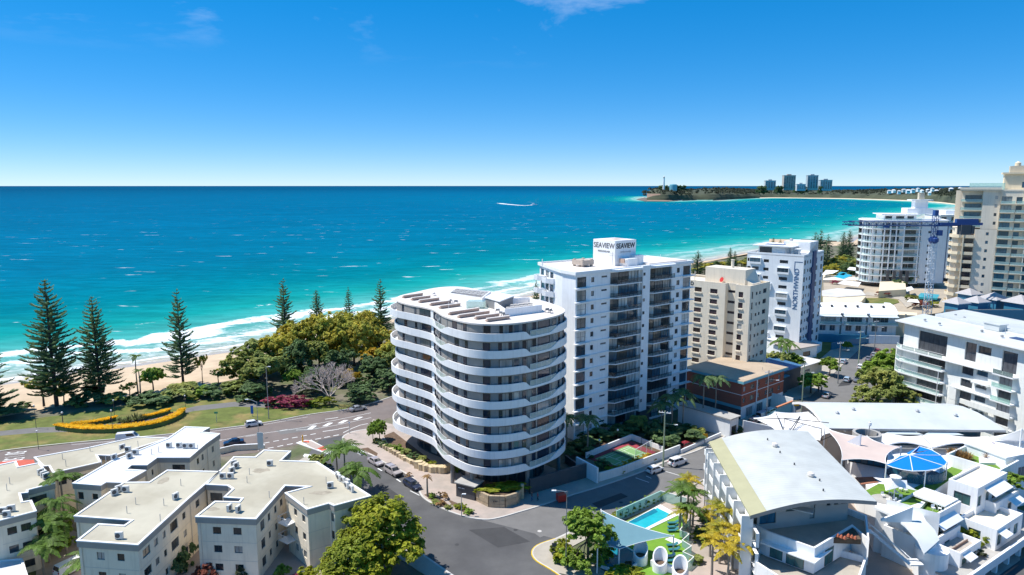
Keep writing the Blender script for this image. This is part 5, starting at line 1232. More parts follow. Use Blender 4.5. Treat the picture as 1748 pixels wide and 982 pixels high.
# ---- resort podium: curved cream walls, lawn, pools, planting
mat('podium_paving', (0.40, 0.34, 0.26), 0.85, 0.12, 0.2)
def podium():
    root = thing('resort_podium', 'cream curved resort podium with lawn and pools below the white tower', 'building', (150.0, 290.0, 0))
    X0, Y0 = 150.0, 290.0
    def P(l, z): return ccw([(x-X0, y-Y0) for x, y in ats(l, z)])
    part('lower_terrace', MB().prism(P([(1408, 522), (1470, 530), (1560, 540), (1605, 534), (1640, 520), (1640, 470), (1405, 470)], 8.0), 0, 8.0), 'podium_paving', root)
    part('podium_wall', MB().prism(P([(1408, 530), (1440, 533), (1500, 540), (1565, 543), (1565, 538), (1500, 534), (1440, 527), (1408, 523)], 8.0), 0, 9.0), 'yellow_cream', root)
    for i in range(5): part('wall_post', MB().box(-0.3, -0.4, 0, 0.3, 0.2, 9.4), 'cream_wall', root, loc=(*[a-b_ for a, b_ in zip(at(1425+i*30, 533+i*2.2, 8.0), (X0, Y0))], 0))
    part('lawn', MB().prism(P([(1425, 517), (1480, 509), (1530, 508), (1535, 516), (1520, 521), (1440, 523)], 8.2), 7.9, 8.25), 'grass', root)
    o1 = MB(); o1.sm = False; o1.prism(P([(1405, 521), (1420, 527), (1470, 515), (1478, 506), (1470, 497), (1430, 497), (1405, 500)], 11.0), 8.0, 11.0); part('curved_pavilion', o1, 'yellow_cream', root)
    part('pavilion_roof', MB().prism(P([(1403, 506), (1430, 508), (1478, 505), (1470, 496), (1430, 493), (1403, 497)], 11.1), 11.0, 11.35), 'white_roof', root)
    part('rear_wall', MB().prism(P([(1500, 497), (1547, 494), (1545, 480), (1502, 481)], 11.5), 8.0, 11.5), 'yellow_cream', root)
    part('paving', MB().prism(P([(1535, 511), (1548, 525), (1560, 520), (1545, 507), (1480, 498), (1475, 503)], 8.4), 8.0, 8.4), 'footpath', root)
    part('left_wall', MB().prism(P([(1405, 478), (1460, 479), (1500, 481), (1500, 476), (1405, 470)], 9.5), 8.0, 9.5), 'cream_wall', root)
    for px in ([(1424, 472), (1440, 476), (1455, 470), (1440, 466)], [(1565, 507), (1600, 509), (1604, 503), (1572, 500)], [(1428, 468), (1440, 470), (1446, 466), (1435, 464)]):
        part('pool_water', MB().prism(P(px, 9.8), 9.0, 9.8), 'pool_water', root)
    for px in ([(1402, 470), (1422, 467), (1432, 462), (1410, 461)], [(1446, 460), (1460, 462), (1462, 457), (1450, 456)], [(1430, 484), (1465, 489), (1470, 482), (1440, 479)], [(1548, 498), (1560, 494), (1556, 489), (1546, 491)], [(1548, 515), (1570, 517), (1566, 511), (1552, 511)]):
        part('shade_sail', MB().prism(P(px, 11.3), 11.2, 11.3), 'sail_white', root)
mat('pool_water', (0.02, 0.42, 0.50), 0.08, 0.10, 0.8, spec=0.5)
podium()
def pavilion(px, py, w_, lab, z=18.5):
    x, y = at(px, py, z)
    root = thing('pavilion', lab, 'pavilion', (x, y, 0), R(20), 'grey pyramid roof pavilions')
    part('wall', MB().box(-w_*0.40, -w_*0.40, 0, w_*0.40, w_*0.40, z-0.1), 'blue_glass_fence', root)
    r = MB(); s_ = w_/2; r.add([(-s_, -s_, z-0.2), (s_, -s_, z-0.2), (s_, s_, z-0.2), (-s_, s_, z-0.2), (0, 0, z+w_*0.28)], [(0, 1, 4), (1, 2, 4), (2, 3, 4), (3, 0, 4), (3, 2, 1, 0)]); part('roof', r, 'grey_tile', root)
    part('eave', MB().box(-s_, -s_, z-0.45, s_, s_, z-0.21), 'white_trim', root)
for px, py, w_, lab in ((1633, 515, 6.5, 'leftmost grey pyramid roof pavilion of the row'), (1655, 500, 6.8, 'grey pyramid roof pavilion set back behind the row'), (1667, 513, 6.5, 'grey pyramid roof pavilion second from the left at the front'), (1697, 508, 7.5, 'grey pyramid roof pavilion in the middle of the row'), (1728, 500, 6.5, 'small grey pyramid roof pavilion near the right edge, at the back'), (1742, 514, 8.5, 'large grey pyramid roof pavilion cut by the right edge')):
    pavilion(px, py, w_, lab)
sd = thing('site_deck', 'dark construction deck with blue mesh below the pavilions', 'deck', (170, 232, 0))
part('deck', MB().box(-14, 0, 0, 40, 10, 16.0), 'dark_grey', sd); part('mesh_screen', MB().box(-14, -0.3, 14.0, 40, -0.05, 17.6), 'blue_glass_fence', sd)

# ---- red brick flats with aqua trim, shed, blue roofs
def brick_flats():
    A = at(1264, 717, 0); root = thing('brick_flats', 'red brick two storey flats with aqua trim and tan roof', 'building', (*A, 0), R(40))
    Lr, Ll, T = 21.0, 17.0, 10.4; w = MB()
    facade(root, w, (0, 0), (Lr, 0), 3.4, T-0.6, [(u, z, ww, 1.25, 2, 1, None, 'white_frame') for z in (4.4, 7.4) for (u, ww) in ((1.2, 1.1), (5.0, 2.0), (8.0, 1.2), (12.0, 1.4), (14.5, 2.2), (18.6, 1.4))])
    w.wall((Lr, 0), (Lr, Ll), 3.4, T-0.6); w.wall((Lr, Ll), (0, Ll), 3.4, T-0.6)
    facade(root, w, (0, Ll), (0, 0), 3.4, T-0.6, []); part('wall', w, 'red_brick', root)
    b = MB(); facade(root, b, (0, 0), (Lr, 0), 0, 3.4, [(4, 0.1, 3.2, 2.6, 4, 1, 'pane_blue'), (9, 0.1, 3.2, 2.6, 4, 1, 'pane_blue'), (15, 0.1, 3.2, 2.6, 4, 1, 'pane_blue')], frame='white_frame'); part('garage_wall', b, 'pale_blue_white', root)
    part('base_wall', MB().wall((0, Ll), (0, 0), 0, 2.7), 'dark_grey', root); part('aqua_band', MB().box(-0.08, -0.02, 2.7, -0.01, Ll, 3.5), 'aqua_fascia', root)
    part('string_course', MB().box(-0.06, -0.06, 6.5, Lr, -0.01, 6.65).box(-0.06, -0.01, 6.5, -0.01, Ll, 6.65), 'white_trim', root)
    part('fascia', MB().box(-0.9, -0.9, T-0.6, Lr+0.6, Ll+0.6, T), 'aqua_fascia', root); part('roof', MB().box(-0.8, -0.8, T, Lr+0.5, Ll+0.5, T+0.12), 'tan_roof', root)
    part('downpipe', MB().box(6.9, -0.2, 0, 7.2, -0.02, T-0.6), 'white_trim', root); part('roof_pipe', MB().tube([(13, 2, T), (13, 2, T+1)], 0.06, 5), 'galv', root)
brick_flats()
def simple_house(name, lab, px, py, rz, L, W_, T, wallm, roofm, wins=(), over=0.4, pitch=0.0, cat='building'):
    A = at(px, py, 0); root = thing(name, lab, cat, (*A, 0), R(rz)); w = MB()
    facade(root, w, (0, 0), (L, 0), 0, T, list(wins)); w.wall((L, 0), (L, W_), 0, T); w.wall((L, W_), (0, W_), 0, T); facade(root, w, (0, W_), (0, 0), 0, T, [])
    part('wall', w, wallm, root)
    part('roof', MB().prism([(-over, -over), (L+over, -over), (L+over, W_+over), (-over, W_+over)], [T, T, T+pitch, T+pitch], [T+0.25, T+0.25, T+pitch+0.25, T+pitch+0.25]), roofm, root)
    return root
sh = simple_house('garage', 'small pale flat roofed garage in front of the brick flats', 1245, 748, 40, 3.6, 15.0, 4.6, 'pale_blue_white', 'concrete', [(1.9, 0.1, 2.4, 2.6, 1, 1, 'pane_grey', 'white_frame')])
simple_house('shed_roof_house', 'dark blue metal roof over a terrace beside the brick flats', 1330, 672, 40, 12, 9, 6.2, 'dark_grey', 'blue_roof', pitch=0.8)
simple_house('awning_shelter', 'teal awning shelter above the cafe terrace', 1322, 678, 40, 7, 3.0, 4.9, 'dark_grey', 'teal_roof', pitch=0.3, cat='shelter')
tw = thing('terrace_wall', 'aqua and cream terrace wall with an orange coping by the street corner', 'wall', (*at(1352, 706, 0), 0), R(40))
part('aqua_wall', MB().box(-8.0, 0, 0, 0, 0.3, 3.2), 'aqua_fascia', tw); part('pale_wall', MB().box(0.0, 0, 0, 0.3, 10, 4.2), 'pale_render', tw); part('coping', MB().box(-8.1, -0.1, 3.2, 0.1, 0.4, 3.5), 'orange_trim' if 'orange_trim' in MATS else mat('orange_trim', (0.62, 0.25, 0.13), 0.7, 0.08, 1), tw); part('buttress', MB().prism([(-0.4, -0.6), (0.5, -0.6), (0.3, 0), (-0.2, 0)], 0, [1.2, 1.2, 3.4, 3.4]), 'pale_render', tw)
simple_house('bungalow', 'pale blue bungalow with a brown skillion roof below the white tower', 1352, 618, 30, 13, 8, 4.4, 'pale_blue_white', 'taupe_render', [(7.5, 1.0, 4.0, 1.8, 2, 1)], 0.9, 0.8, 'house')
simple_house('flat_shop', 'low cream shop with a rusty flat roof among the street trees', 1366, 648, 38, 13, 9, 3.8, 'cream_wall', 'white_roof', [(4, 0.8, 3, 1.8, 3, 1)])
simple_house('annex_building', 'white flat roofed annex behind the palms', 1322, 606, 20, 14, 7, 5.0, 'white_paint', 'white_trim')
yw = thing('yard_wall', 'dark retaining wall of the sunken yard below the townhouses', 'wall', (118, 246, 0), R(30))
part('wall_panel', MB().box(0, 0, 0, 22, 0.4, 2.6), 'blue_glass_fence', yw); part('return_wall', MB().box(22, 0, 0, 22.4, 12, 2.8), 'concrete', yw)
rp_ = thing('garage_ramp_wall', 'pale sloping ramp wall beside the small garage', 'wall', (*at(1268, 738, 0), 0), R(-6))
part('wall_panel', MB().prism([(0, 0), (11, 0), (11, 0.35), (0, 0.35)], 0, [3.0, 0.8, 0.8, 3.0]), 'pale_blue_white', rp_)
# ================================================================== RESORT in the right foreground
mat('olive_panel', (0.42, 0.40, 0.24), 0.5, 0.06, 0.5); mat('terracotta', (0.42, 0.13, 0.07), 0.8, 0.1, 1); mat('deck_wood', (0.36, 0.15, 0.09), 0.7, 0.15, 1.2); mat('fence_wood', (0.22, 0.15, 0.12), 0.8, 0.2, 1.5)
mat('purple', (0.09, 0.04, 0.10), 0.7, 0.05, 1); mat('gravel', (0.42, 0.38, 0.33), 0.95, 0.2, 2.0)
glass('pane_green', (0.05, 0.13, 0.13), (0.35, 0.40, 0.36), 0.25)
def corr_mat():
    """ribbed metal roof sheets"""
    m = bpy.data.materials.new('ribbed_roof'); m.use_nodes = True; nt = m.node_tree; b = nt.nodes['Principled BSDF']; b.inputs['Roughness'].default_value = 0.5
    g = nt.nodes.new('ShaderNodeTexCoord'); sx = nt.nodes.new('ShaderNodeSeparateXYZ'); nt.links.new(g.outputs['Object'], sx.inputs[0])
    mu = nt.nodes.new('ShaderNodeMath'); mu.operation = 'FRACT'; dv = nt.nodes.new('ShaderNodeMath'); dv.operation = 'DIVIDE'; dv.inputs[1].default_value = 0.76; nt.links.new(sx.outputs['Y'], dv.inputs[0]); nt.links.new(dv.outputs[0], mu.inputs[0])
    rp = nt.nodes.new('ShaderNodeValToRGB'); rp.color_ramp.elements[0].position = 0.0; rp.color_ramp.elements[0].color = (0.41, 0.425, 0.40, 1); rp.color_ramp.elements[1].position = 0.14; rp.color_ramp.elements[1].color = (0.53, 0.545, 0.515, 1); nt.links.new(mu.outputs[0], rp.inputs['Fac'])
    no = nt.nodes.new('ShaderNodeTexNoise'); no.inputs['Scale'].default_value = 0.35; no.inputs['Detail'].default_value = 6; nt.links.new(g.outputs['Object'], no.inputs['Vector'])
    mr = nt.nodes.new('ShaderNodeMapRange'); mr.inputs[1].default_value = 0.3; mr.inputs[2].default_value = 0.7; mr.inputs[3].default_value = 0.90; mr.inputs[4].default_value = 1.08; nt.links.new(no.outputs['Fac'], mr.inputs[0])
    sc = nt.nodes.new('ShaderNodeVectorMath'); sc.operation = 'SCALE'; nt.links.new(rp.outputs[0], sc.inputs[0]); nt.links.new(mr.outputs[0], sc.inputs['Scale']); nt.links.new(sc.outputs[0], b.inputs['Base Color'])
    MATS['ribbed_roof'] = m
corr_mat()
def big_roof():
    cs = ats([(1280.5, 881), (1497, 857), (1379.6, 737), (1210, 754.6)], 12.5)   # near left, near right, far right, far left
    O = Vector(cs[0])
    root = thing('resort_building', 'white resort building under a big curved ribbed roof with an olive strip', 'building', (O.x, O.y, 0))
    c = [Vector(p)-O for p in cs]
    def bil(s, t): # s across (left to right), t near to far
        return (c[0]*(1-s)+c[1]*s)*(1-t) + (c[3]*(1-s)+c[2]*s)*t
    def zz(s): return 12.5 + 1.25*math.sin(math.pi*min(1, s*0.98+0.01))
    def grid(s0, s1, ns, th, m, name):
        b = MB(); b.sm = False; nt_ = 6; ids = {}
        for k, dz in enumerate((0, -th)):
            for i in range(ns+1):
                for j in range(nt_+1):
                    s = s0+(s1-s0)*i/ns; p = bil(s, j/nt_); ids[k, i, j] = len(b.v); b.v.append((p.x, p.y, zz(s)+dz))
            for i in range(ns):
                for j in range(nt_): b.f.append([ids[k, i, j], ids[k, i+1, j], ids[k, i+1, j+1], ids[k, i, j+1]]); b.mi.append(0)
        for i in range(ns):
            for j in (0, nt_): b.f.append([ids[0, i, j], ids[0, i+1, j], ids[1, i+1, j], ids[1, i, j]]); b.mi.append(0)
        for j in range(nt_):
            for i in (0, ns): b.f.append([ids[0, i, j], ids[0, i, j+1], ids[1, i, j+1], ids[1, i, j]]); b.mi.append(0)
        return part(name, b, m, root)
    grid(0.125, 1.0, 18, 0.28, 'ribbed_roof', 'roof'); grid(0.0, 0.124, 4, 0.22, 'olive_panel', 'olive_roof_strip')
    b = MB(); pts = [bil(i/20, 0) for i in range(21)]; pts = [Vector((p.x, p.y-0.06)) for p in pts]
    b.strip([(p.x, p.y, zz(i/20)-0.55) for i, p in enumerate(pts)], [(p.x, p.y, zz(i/20)+0.05) for i, p in enumerate(pts)]); part('fascia', b, 'grey_metal', root)
    for (s, t, big) in ((0.52, 0.72, 1), (0.62, 0.28, 1), (0.5, 0.83, 0), (0.52, 0.62, 0), (0.56, 0.44, 0), (0.66, 0.22, 0), (0.62, 0.1, 0)):
        p = bil(s, t)
        part('roof_turbine' if big else 'roof_vent', MB().lathe([(0.35, 0), (0.55, 0.25), (0.5, 0.6), (0.15, 0.75)] if big else [(0.12, 0), (0.12, 0.35), (0.02, 0.4)], 10), 'roof_warm' if big else 'dark_grey', root, loc=(p.x, p.y, zz(s)))
    w = MB(); pl = [bil(0.13, 0.16), bil(0.88, 0.16), bil(0.93, 0.97), bil(0.10, 0.97)]
    facade(root, w, pl[0], pl[1], 8.2, 12.3, [(1.8, 8.35, 2.8, 2.6, 2, 1, 'pane_teal'), (6.2, 10.0, 2.6, 0.8, 1, 1, 'pane_green'), (9.6, 8.35, 0.9, 2.4, 1, 1), (12.4, 10.2, 0.7, 0.8, 1, 1), (13.8, 10.2, 0.8, 0.8, 1, 1), (15.3, 10.2, 1.2, 0.7, 1, 1)])
    w.wall(pl[1], pl[2], 0, 12.5); w.wall(pl[2], pl[3], 0, 12.3); w.wall(pl[3], pl[0], 0, 12.3); w.wall(pl[0], pl[1], 0, 8.2); part('upper_wall', w, 'taupe_wall_light', root)
    p0 = bil(0.33, 0.15); p1 = bil(0.5, 0.06)
    part('porch_hood', MB().prism([(p0.x, p0.y), (p1.x+1, p1.y+0.8), (p1.x, p1.y-1.0), (p0.x+1, p0.y-1.4)], 11.2, 11.35), 'steel_roof', root)
    def terr(px, ztop, z0, name='terrace', solid=True, para=1.0):
        q = ccw([(x-O.x, y-O.y) for x, y in ats(px, ztop+para)]); b = MB()
        b.prism(q, z0, ztop); part(name, b, 'white_paint', root)
        qi = [tuple(v) for v in offset([Vector(v) for v in q], -0.3)]
        b = MB(); b.strip([(x, y, ztop) for x, y in q], [(x, y, ztop+para) for x, y in q], True); b.strip([(x, y, ztop+para) for x, y in q], [(x, y, ztop+para) for x, y in qi], True); b.strip([(x, y, ztop+para) for x, y in qi], [(x, y, ztop) for x, y in qi], True)
        part('terrace_parapet', b, 'white_paint', root); b = MB(); b.sheet(qi, ztop+0.01); part('terrace_floor', b, 'footpath', root); return q
    q = terr([(1272, 888), (1309, 907), (1391, 936), (1455, 898), (1484, 922), (1480, 880), (1430, 860), (1290, 868)], 7.4, 4.4)
    def wins_on(px0, px1, z, l, pane='pane_green'):
        a = Vector(at(*px0, z))-O; e = Vector(at(*px1, z))-O; ang = math.atan2(e.y-a.y, e.x-a.x)
        for (u, zz_, ww, hh, nx) in l: window(root, (a.x+math.sin(ang)*0.05, a.y-math.cos(ang)*0.05), ang, u, zz_, ww, hh, nx, 1, 'dark_frame', pane, 0.0, 0.06)
    wins_on((1309, 907), (1391, 936), 8.4, [(1.6, 4.6, 1.9, 2.1, 2), (4.4, 4.5, 2.6, 2.3, 2)]); wins_on((1391, 936), (1455, 898), 8.4, [(4.2, 4.5, 2.4, 2.5, 2)]); wins_on((1455, 898), (1484, 922), 8.4, [])
    part('window_canopy', MB().prism(ccw([(x-O.x, y-O.y) for x, y in ats([(1298, 926), (1391, 962), (1421, 938), (1391, 950), (1306, 915)], 6.9)]), 6.75, 6.95), 'white_trim', root)
    terr([(1288, 958), (1330, 985), (1460, 1010), (1480, 950), (1400, 930), (1300, 920)], 4.2, 0.0)
    pq = ccw([(x-O.x, y-O.y) for x, y in ats([(1423, 921), (1457, 902), (1470, 923)], 8.0)]); part('planter_soil', MB().prism(pq, 7.4, 8.2), 'mulch', root)
    for i in range(6):
        x, y = at(1430+i*6, 918+(i % 3)*2, 8.2); part('potted_plant', MB().lathe([(0.05, 0), (0.28, 0.2), (0.18, 0.5), (0.02, 0.7)], 7), 'terracotta', root, loc=(x-O.x, y-O.y, 8.2))
    sp = [bil(0.055, 0.06), bil(0.055, 0.98)]; sw2 = MB(); d_ = sp[1]-sp[0]; sl_ = d_.length
    facade(root, sw2, (sp[1].x, sp[1].y), (sp[0].x, sp[0].y), 0, 12.2, [(2.6+k*4.9, z, 2.8, 2.2, 2, 1, 'pane_green') for k in range(6) for z in (1.0, 4.2, 7.4)], 0.5); part('side_wall', sw2, 'white_paint', root)
    an_ = math.atan2(d_.y, d_.x)
    for k in range(6):
        for z in (3.5, 6.7, 9.6):
            q0 = sp[0] + d_*((0.4+k*4.9)/sl_); sb2 = part('side_balcony', MB().box(0.2, 0.02, z-0.2, 3.9, 1.5, z), 'white_trim', root, loc=(q0.x, q0.y, 0), rz=an_); part('balustrade', MB().box(0.2, 1.38, z, 3.9, 1.5, z+0.85), 'white_paint', sb2)
    for k in range(7):
        q0 = sp[0] + d_*(min(sl_-0.3, 0.1+k*4.9)/sl_); part('fin_wall', MB().box(0, 0.02, 0, 0.25, 1.7, 11.4), 'white_paint', root, loc=(q0.x, q0.y, 0), rz=an_)
    for (x, y) in ((1362, 893), (1338, 936), (1345, 957)):
        z = 7.45 if y < 900 else 4.25; q = at(x, y, z); ac_unit(root, q[0]-O.x, q[1]-O.y, z, R(20), 1.3)
mat('taupe_wall_light', (0.50, 0.45, 0.41), 0.75, 0.06, 0.4)
big_roof()

# ---- roof terrace between the wings
ZD = 7.6
def deck():
    px = [(1440, 745), (1545, 750), (1700, 756), (1716, 800), (1640, 806), (1600, 835), (1572, 866), (1545, 880), (1496, 868), (1470, 810)]
    root = thing('roof_terrace', 'white resort roof terrace slab carrying lawn and shade canopies', 'terrace', (62, 112, 0))
    P = lambda l, z=ZD: ccw([(x-62, y-112) for x, y in ats(l, z)])
    part('slab', MB().prism(P(px), 0, ZD), 'white_paint', root)
    part('lawn', MB().prism(P([(1478, 838), (1500, 826), (1560, 834), (1600, 812), (1628, 795), (1648, 800), (1632, 812), (1600, 834), (1570, 858), (1545, 866), (1510, 858), (1490, 850)]), ZD, ZD+0.06), 'lawn', root)
    part('timber_deck', MB().prism(P([(1459, 816), (1490, 815), (1500, 824), (1470, 828)]), ZD, ZD+0.12), 'deck_wood', root)
    part('round_paving', MB().prism([(math.cos(k*math.pi/10)*2.4 + at(1512, 853, ZD)[0]-62, math.sin(k*math.pi/10)*2.0 + at(1512, 853, ZD)[1]-112) for k in range(20)], ZD, ZD+0.09), 'concrete', root)
    part('white_paving', MB().prism(P([(1496, 868), (1520, 862), (1545, 872), (1575, 880), (1590, 905), (1545, 895)]), ZD, ZD+0.05), 'white_trim', root)
    wl = MB(); a = at(1448, 788, ZD); c = at(1512, 800, ZD); wl.wall((a[0]-62, a[1]-112), (c[0]-62, c[1]-112), ZD, ZD+3.4); part('pavilion_wall', wl, 'dark_grey', root)
    for k in range(6):
        t = (k+0.5)/6; window(root, (a[0]-62+(c[0]-a[0])*t, a[1]-112+(c[1]-a[1])*t-0.1), math.atan2(c[1]-a[1], c[0]-a[0]), 0, ZD+0.2, 1.2, 2.9, 1, 1, 'dark_frame', 'pane_teal', 0, 0.06)
    cx, cy = at(1562, 812, ZD); cx -= 62; cy -= 112
    for k in range(14):
        a0 = R(190 + k*13); a1 = R(190 + (k+1)*13 - 1)
        g = MB(); g.strip([(cx+5.0*math.cos(a0), cy+4.0*math.sin(a0), ZD+0.05), (cx+5.0*math.cos(a1), cy+4.0*math.sin(a1), ZD+0.05)], [(cx+5.0*math.cos(a0), cy+4.0*math.sin(a0), ZD+1.9), (cx+5.0*math.cos(a1), cy+4.0*math.sin(a1), ZD+1.9)]); part('glass_panel', g, 'blue_glass_clear', root)
    part('bar_floor', MB().prism([(cx+4.9*math.cos(R(a)), cy+3.9*math.sin(R(a))) for a in range(0, 360, 18)], ZD, ZD+0.2), 'dark_grey', root)
    part('planter', MB().prism(P([(1618, 775), (1630, 784), (1655, 790), (1657, 783), (1640, 772), (1622, 768)], ZD+1), ZD, ZD+1.0), 'white_paint', root)
    part('curved_planter', MB().prism(P([(1671, 779), (1690, 782), (1712, 784), (1734, 786), (1712, 799), (1700, 790), (1672, 790)], ZD+1.4), 3, ZD+1.4), 'white_paint', root)
    part('stair_wall', MB().prism(P([(1697, 760), (1703, 760), (1716, 778), (1706, 780)], ZD+2), ZD, ZD+2.0), 'white_paint', root)
    for k in range(8): q = at(1703+k*1.8, 767+k*2.2, ZD+1.8-k*0.2); part('step', MB().box(-0.5, -0.3, 0, 0.5, 0.3, 0.25), 'white_trim', root, loc=(q[0]-62, q[1]-112, ZD+1.9-k*0.22))
seeglass('blue_glass_clear', (0.05, 0.20, 0.28), 0.55)
deck()
def sail(name, lab, px, zs, m, sag=0.12, cat='shade sail', thick=0.05, posts=True, ctr=None):
    """tensioned cloth: straight corners, edges drawn inwards; a grid so that it curves"""
    P3 = [Vector((*at(x, y, z), z)) for (x, y), z in zip(px, zs)]
    O = sum(P3, Vector((0, 0, 0)))/len(P3)
    root = thing(name, lab, cat, (O.x, O.y, 0))
    cen = Vector((O.x, O.y, ctr if ctr else O.z-0.3)); n = len(P3); rim = []; S = 7
    for i in range(n):
        a, c = P3[i], P3[(i+1) % n]; mid_in = (cen - (a+c)/2)*sag*2
        for k in range(S): t = k/S; rim.append(a.lerp(c, t) + mid_in*4*t*(1-t)*0.5)
    b = MB(); b.sm = True; rings = [[(p.lerp(cen, f) + Vector((0, 0, -0.25*f*(1-f)))) - Vector((O.x, O.y, 0)) for p in rim] for f in (0, 0.3, 0.6, 0.85)]
    for r0, r1 in zip(rings, rings[1:]): b.strip(r0, r1, True)
    b.add([tuple(p) for p in rings[-1]], [tuple(range(len(rim)))]); part('cloth', b, m, root)
    e = MB(); e.tube([p - Vector((O.x, O.y, 0)) for p in rim] + [rim[0] - Vector((O.x, O.y, 0))], 0.06, 4, False); part('edge_cable', e, 'white_trim', root)
    if posts:
        for p in P3: part('post', MB().tube([(p.x-O.x, p.y-O.y, posts if not isinstance(posts, bool) else ZD), (p.x-O.x, p.y-O.y, p.z+0.15)], 0.11, 6), 'white_trim', root)
    return root
sail('shade_sail', 'large beige shade sail over the resort terrace', [(1408, 731), (1437, 786), (1513, 792), (1538, 763), (1480, 745)], [12.6, 12.0, 11.4, 11.4, 12.4], 'sail_beige', 0.2)
sail('shade_sail', 'white tensioned membrane with steel struts between the two curved roofs', [(1286, 714), (1322, 703), (1385, 702), (1425, 738), (1400, 752), (1330, 740)], [10.5, 12.0, 11.5, 11.5, 11.0, 10.0], 'sail_white', 0.12, posts=0.0)
st = thing('strut_frame', 'dark steel strut frame above the white membrane', 'frame', (*at(1342, 736, 10.5), 0)); so = Vector(st.location)
for (a, c) in (((1337, 742, 10.2), (1339, 714, 12.6)), ((1338, 737, 10.6), (1325, 706, 12.2)), ((1347, 737, 10.6), (1366, 710, 12.6)), ((1352, 737, 10.6), (1366, 712, 12.6)), ((1339, 714, 12.6), (1415, 722, 12.4)), ((1339, 714, 12.6), (1290, 716, 11.0)), ((1339, 715, 12.6), (1402, 732, 12.0)), ((1402, 752, 10.4), (1402, 731, 12.6)), ((1402, 752, 10.4), (1420, 744, 11.2))):
    A_ = Vector((*at(a[0], a[1], a[2]), a[2])); B_ = Vector((*at(c[0], c[1], c[2]), c[2])); part('strut', MB().tube([A_-so, B_-so], 0.09, 5), 'dark_frame', st)
def fan():
    out = [(1513, 794), (1536, 779), (1550, 781), (1556, 777), (1547, 774), (1570, 762), (1590, 768), (1607, 778), (1617, 789), (1612, 796), (1600, 801), (1580, 804), (1558, 804.5), (1540, 802), (1524, 798)]
    O = Vector((*at(1556, 784, 11.0), 0)); root = thing('fan_canopy', 'bright blue fan shaped canopy with white ribs over the terrace bar', 'canopy', O)
    hub = Vector((*at(1553, 777, 11.6), 11.6))-O
    pts = [Vector((*at(x, y, 11.0), 11.0))-O for x, y in out]
    for i in range(6, len(pts)-1):
        b = MB(); b.add([hub, pts[i], pts[i+1]], [(0, 1, 2)]); b.add([hub-Vector((0, 0, 0.06)), pts[i]-Vector((0, 0, 0.06)), pts[i+1]-Vector((0, 0, 0.06))], [(2, 1, 0)]); part('canopy_panel', b, 'sail_blue', root)
    for a, c, d_ in ((5, 6, 4), (14, 0, 1)):
        b = MB(); b.add([hub, pts[a], pts[c], pts[d_]], [(0, 1, 2, 3)]); part('canopy_panel', b, 'sail_blue', root)
    for i in (0, 5, 7, 9, 12, 1): part('rib', MB().tube([hub+Vector((0, 0, 0.06)), pts[i]+Vector((0, 0, 0.06))], 0.07, 5), 'white_trim', root)
    part('rim', MB().tube([p for p in pts[5:]] + [pts[0]], 0.08, 5, False), 'white_trim', root)
    for i in (0, 8, 11): part('post', MB().tube([pts[i]-Vector((0, 0, 11.0-ZD)), pts[i]], 0.1, 6), 'white_trim', root)
fan()
def tent():
    O = Vector((*at(1528, 826, 10.4), 0)); root = thing('umbrella_canopy', 'white four point canopy with a round cap over terrace chairs', 'canopy', O)
    tips = [Vector((*at(x, y, z), z))-O for x, y, z in ((1491, 815, 10.0), (1512, 838, 9.6), (1566, 838, 9.8), (1548, 820, 10.2))]
    hub = Vector((0, 0, 11.6)); b = MB(); b.sm = True
    for i in range(4):
        a, c = tips[i], tips[(i+1) % 4]; m_ = (a+c)/2*0.72 + hub*0.0; m_.z = 10.2
        b.add([hub, a.lerp(hub, .5)-Vector((0, 0, .25)), a, m_, c, c.lerp(hub, .5)-Vector((0, 0, .25))], [(0, 1, 3), (1, 2, 3), (3, 4, 5), (0, 3, 5)])
    part('cloth', b, 'sail_white', root); part('cap', MB().lathe([(0.9, 11.55), (0.9, 11.7), (0.2, 12.0)], 12), 'white_trim', root); part('pole', MB().tube([(0, 0, ZD), (0, 0, 11.6)], 0.1, 8), 'white_trim', root)
tent()
def terr_chair(x, y, rz, lab, m='white_trim'):
    def mk():
        b = MB(); b.box(-.25, -.25, .42, .25, .25, .46)
        return b.mesh('seat', m)
    p = at(x, y, ZD); t = thing('terrace_chair', lab, 'chair', (*p, ZD+0.1), rz, 'white terrace chairs')
    obj('seat', cached(('tc_s', m), mk), t); obj('backrest', cached(('tc_b', m), lambda: MB().box(-.25, .22, .46, .25, .26, .9).mesh('backrest', m)), t)
    lg = cached(('tc_l', m), lambda: MB().box(-.02, -.02, 0, .02, .02, .42).mesh('leg', m))
    for sx in (-.22, .22):
        for sy in (-.22, .22): obj('leg', lg, t, (sx, sy, 0))
for i, (x, y) in enumerate(((1507, 850), (1520, 846), (1531, 846), (1537, 852), (1526, 858), (1515, 858), (1537, 839), (1546, 841))): terr_chair(x, y, i*0.9, 'white chair %s the four point canopy' % ('left of', 'at the back left under', 'at the back under', 'right under', 'at the front right under', 'at the front left under', 'behind and right of', 'furthest right of')[i])
for i, (x, y) in enumerate(((1593, 872), (1599, 866), (1604, 873))): terr_chair(x, y, i*2.0, 'white plastic chair on the small roof garden, %s one' % ('left', 'back', 'right')[i])
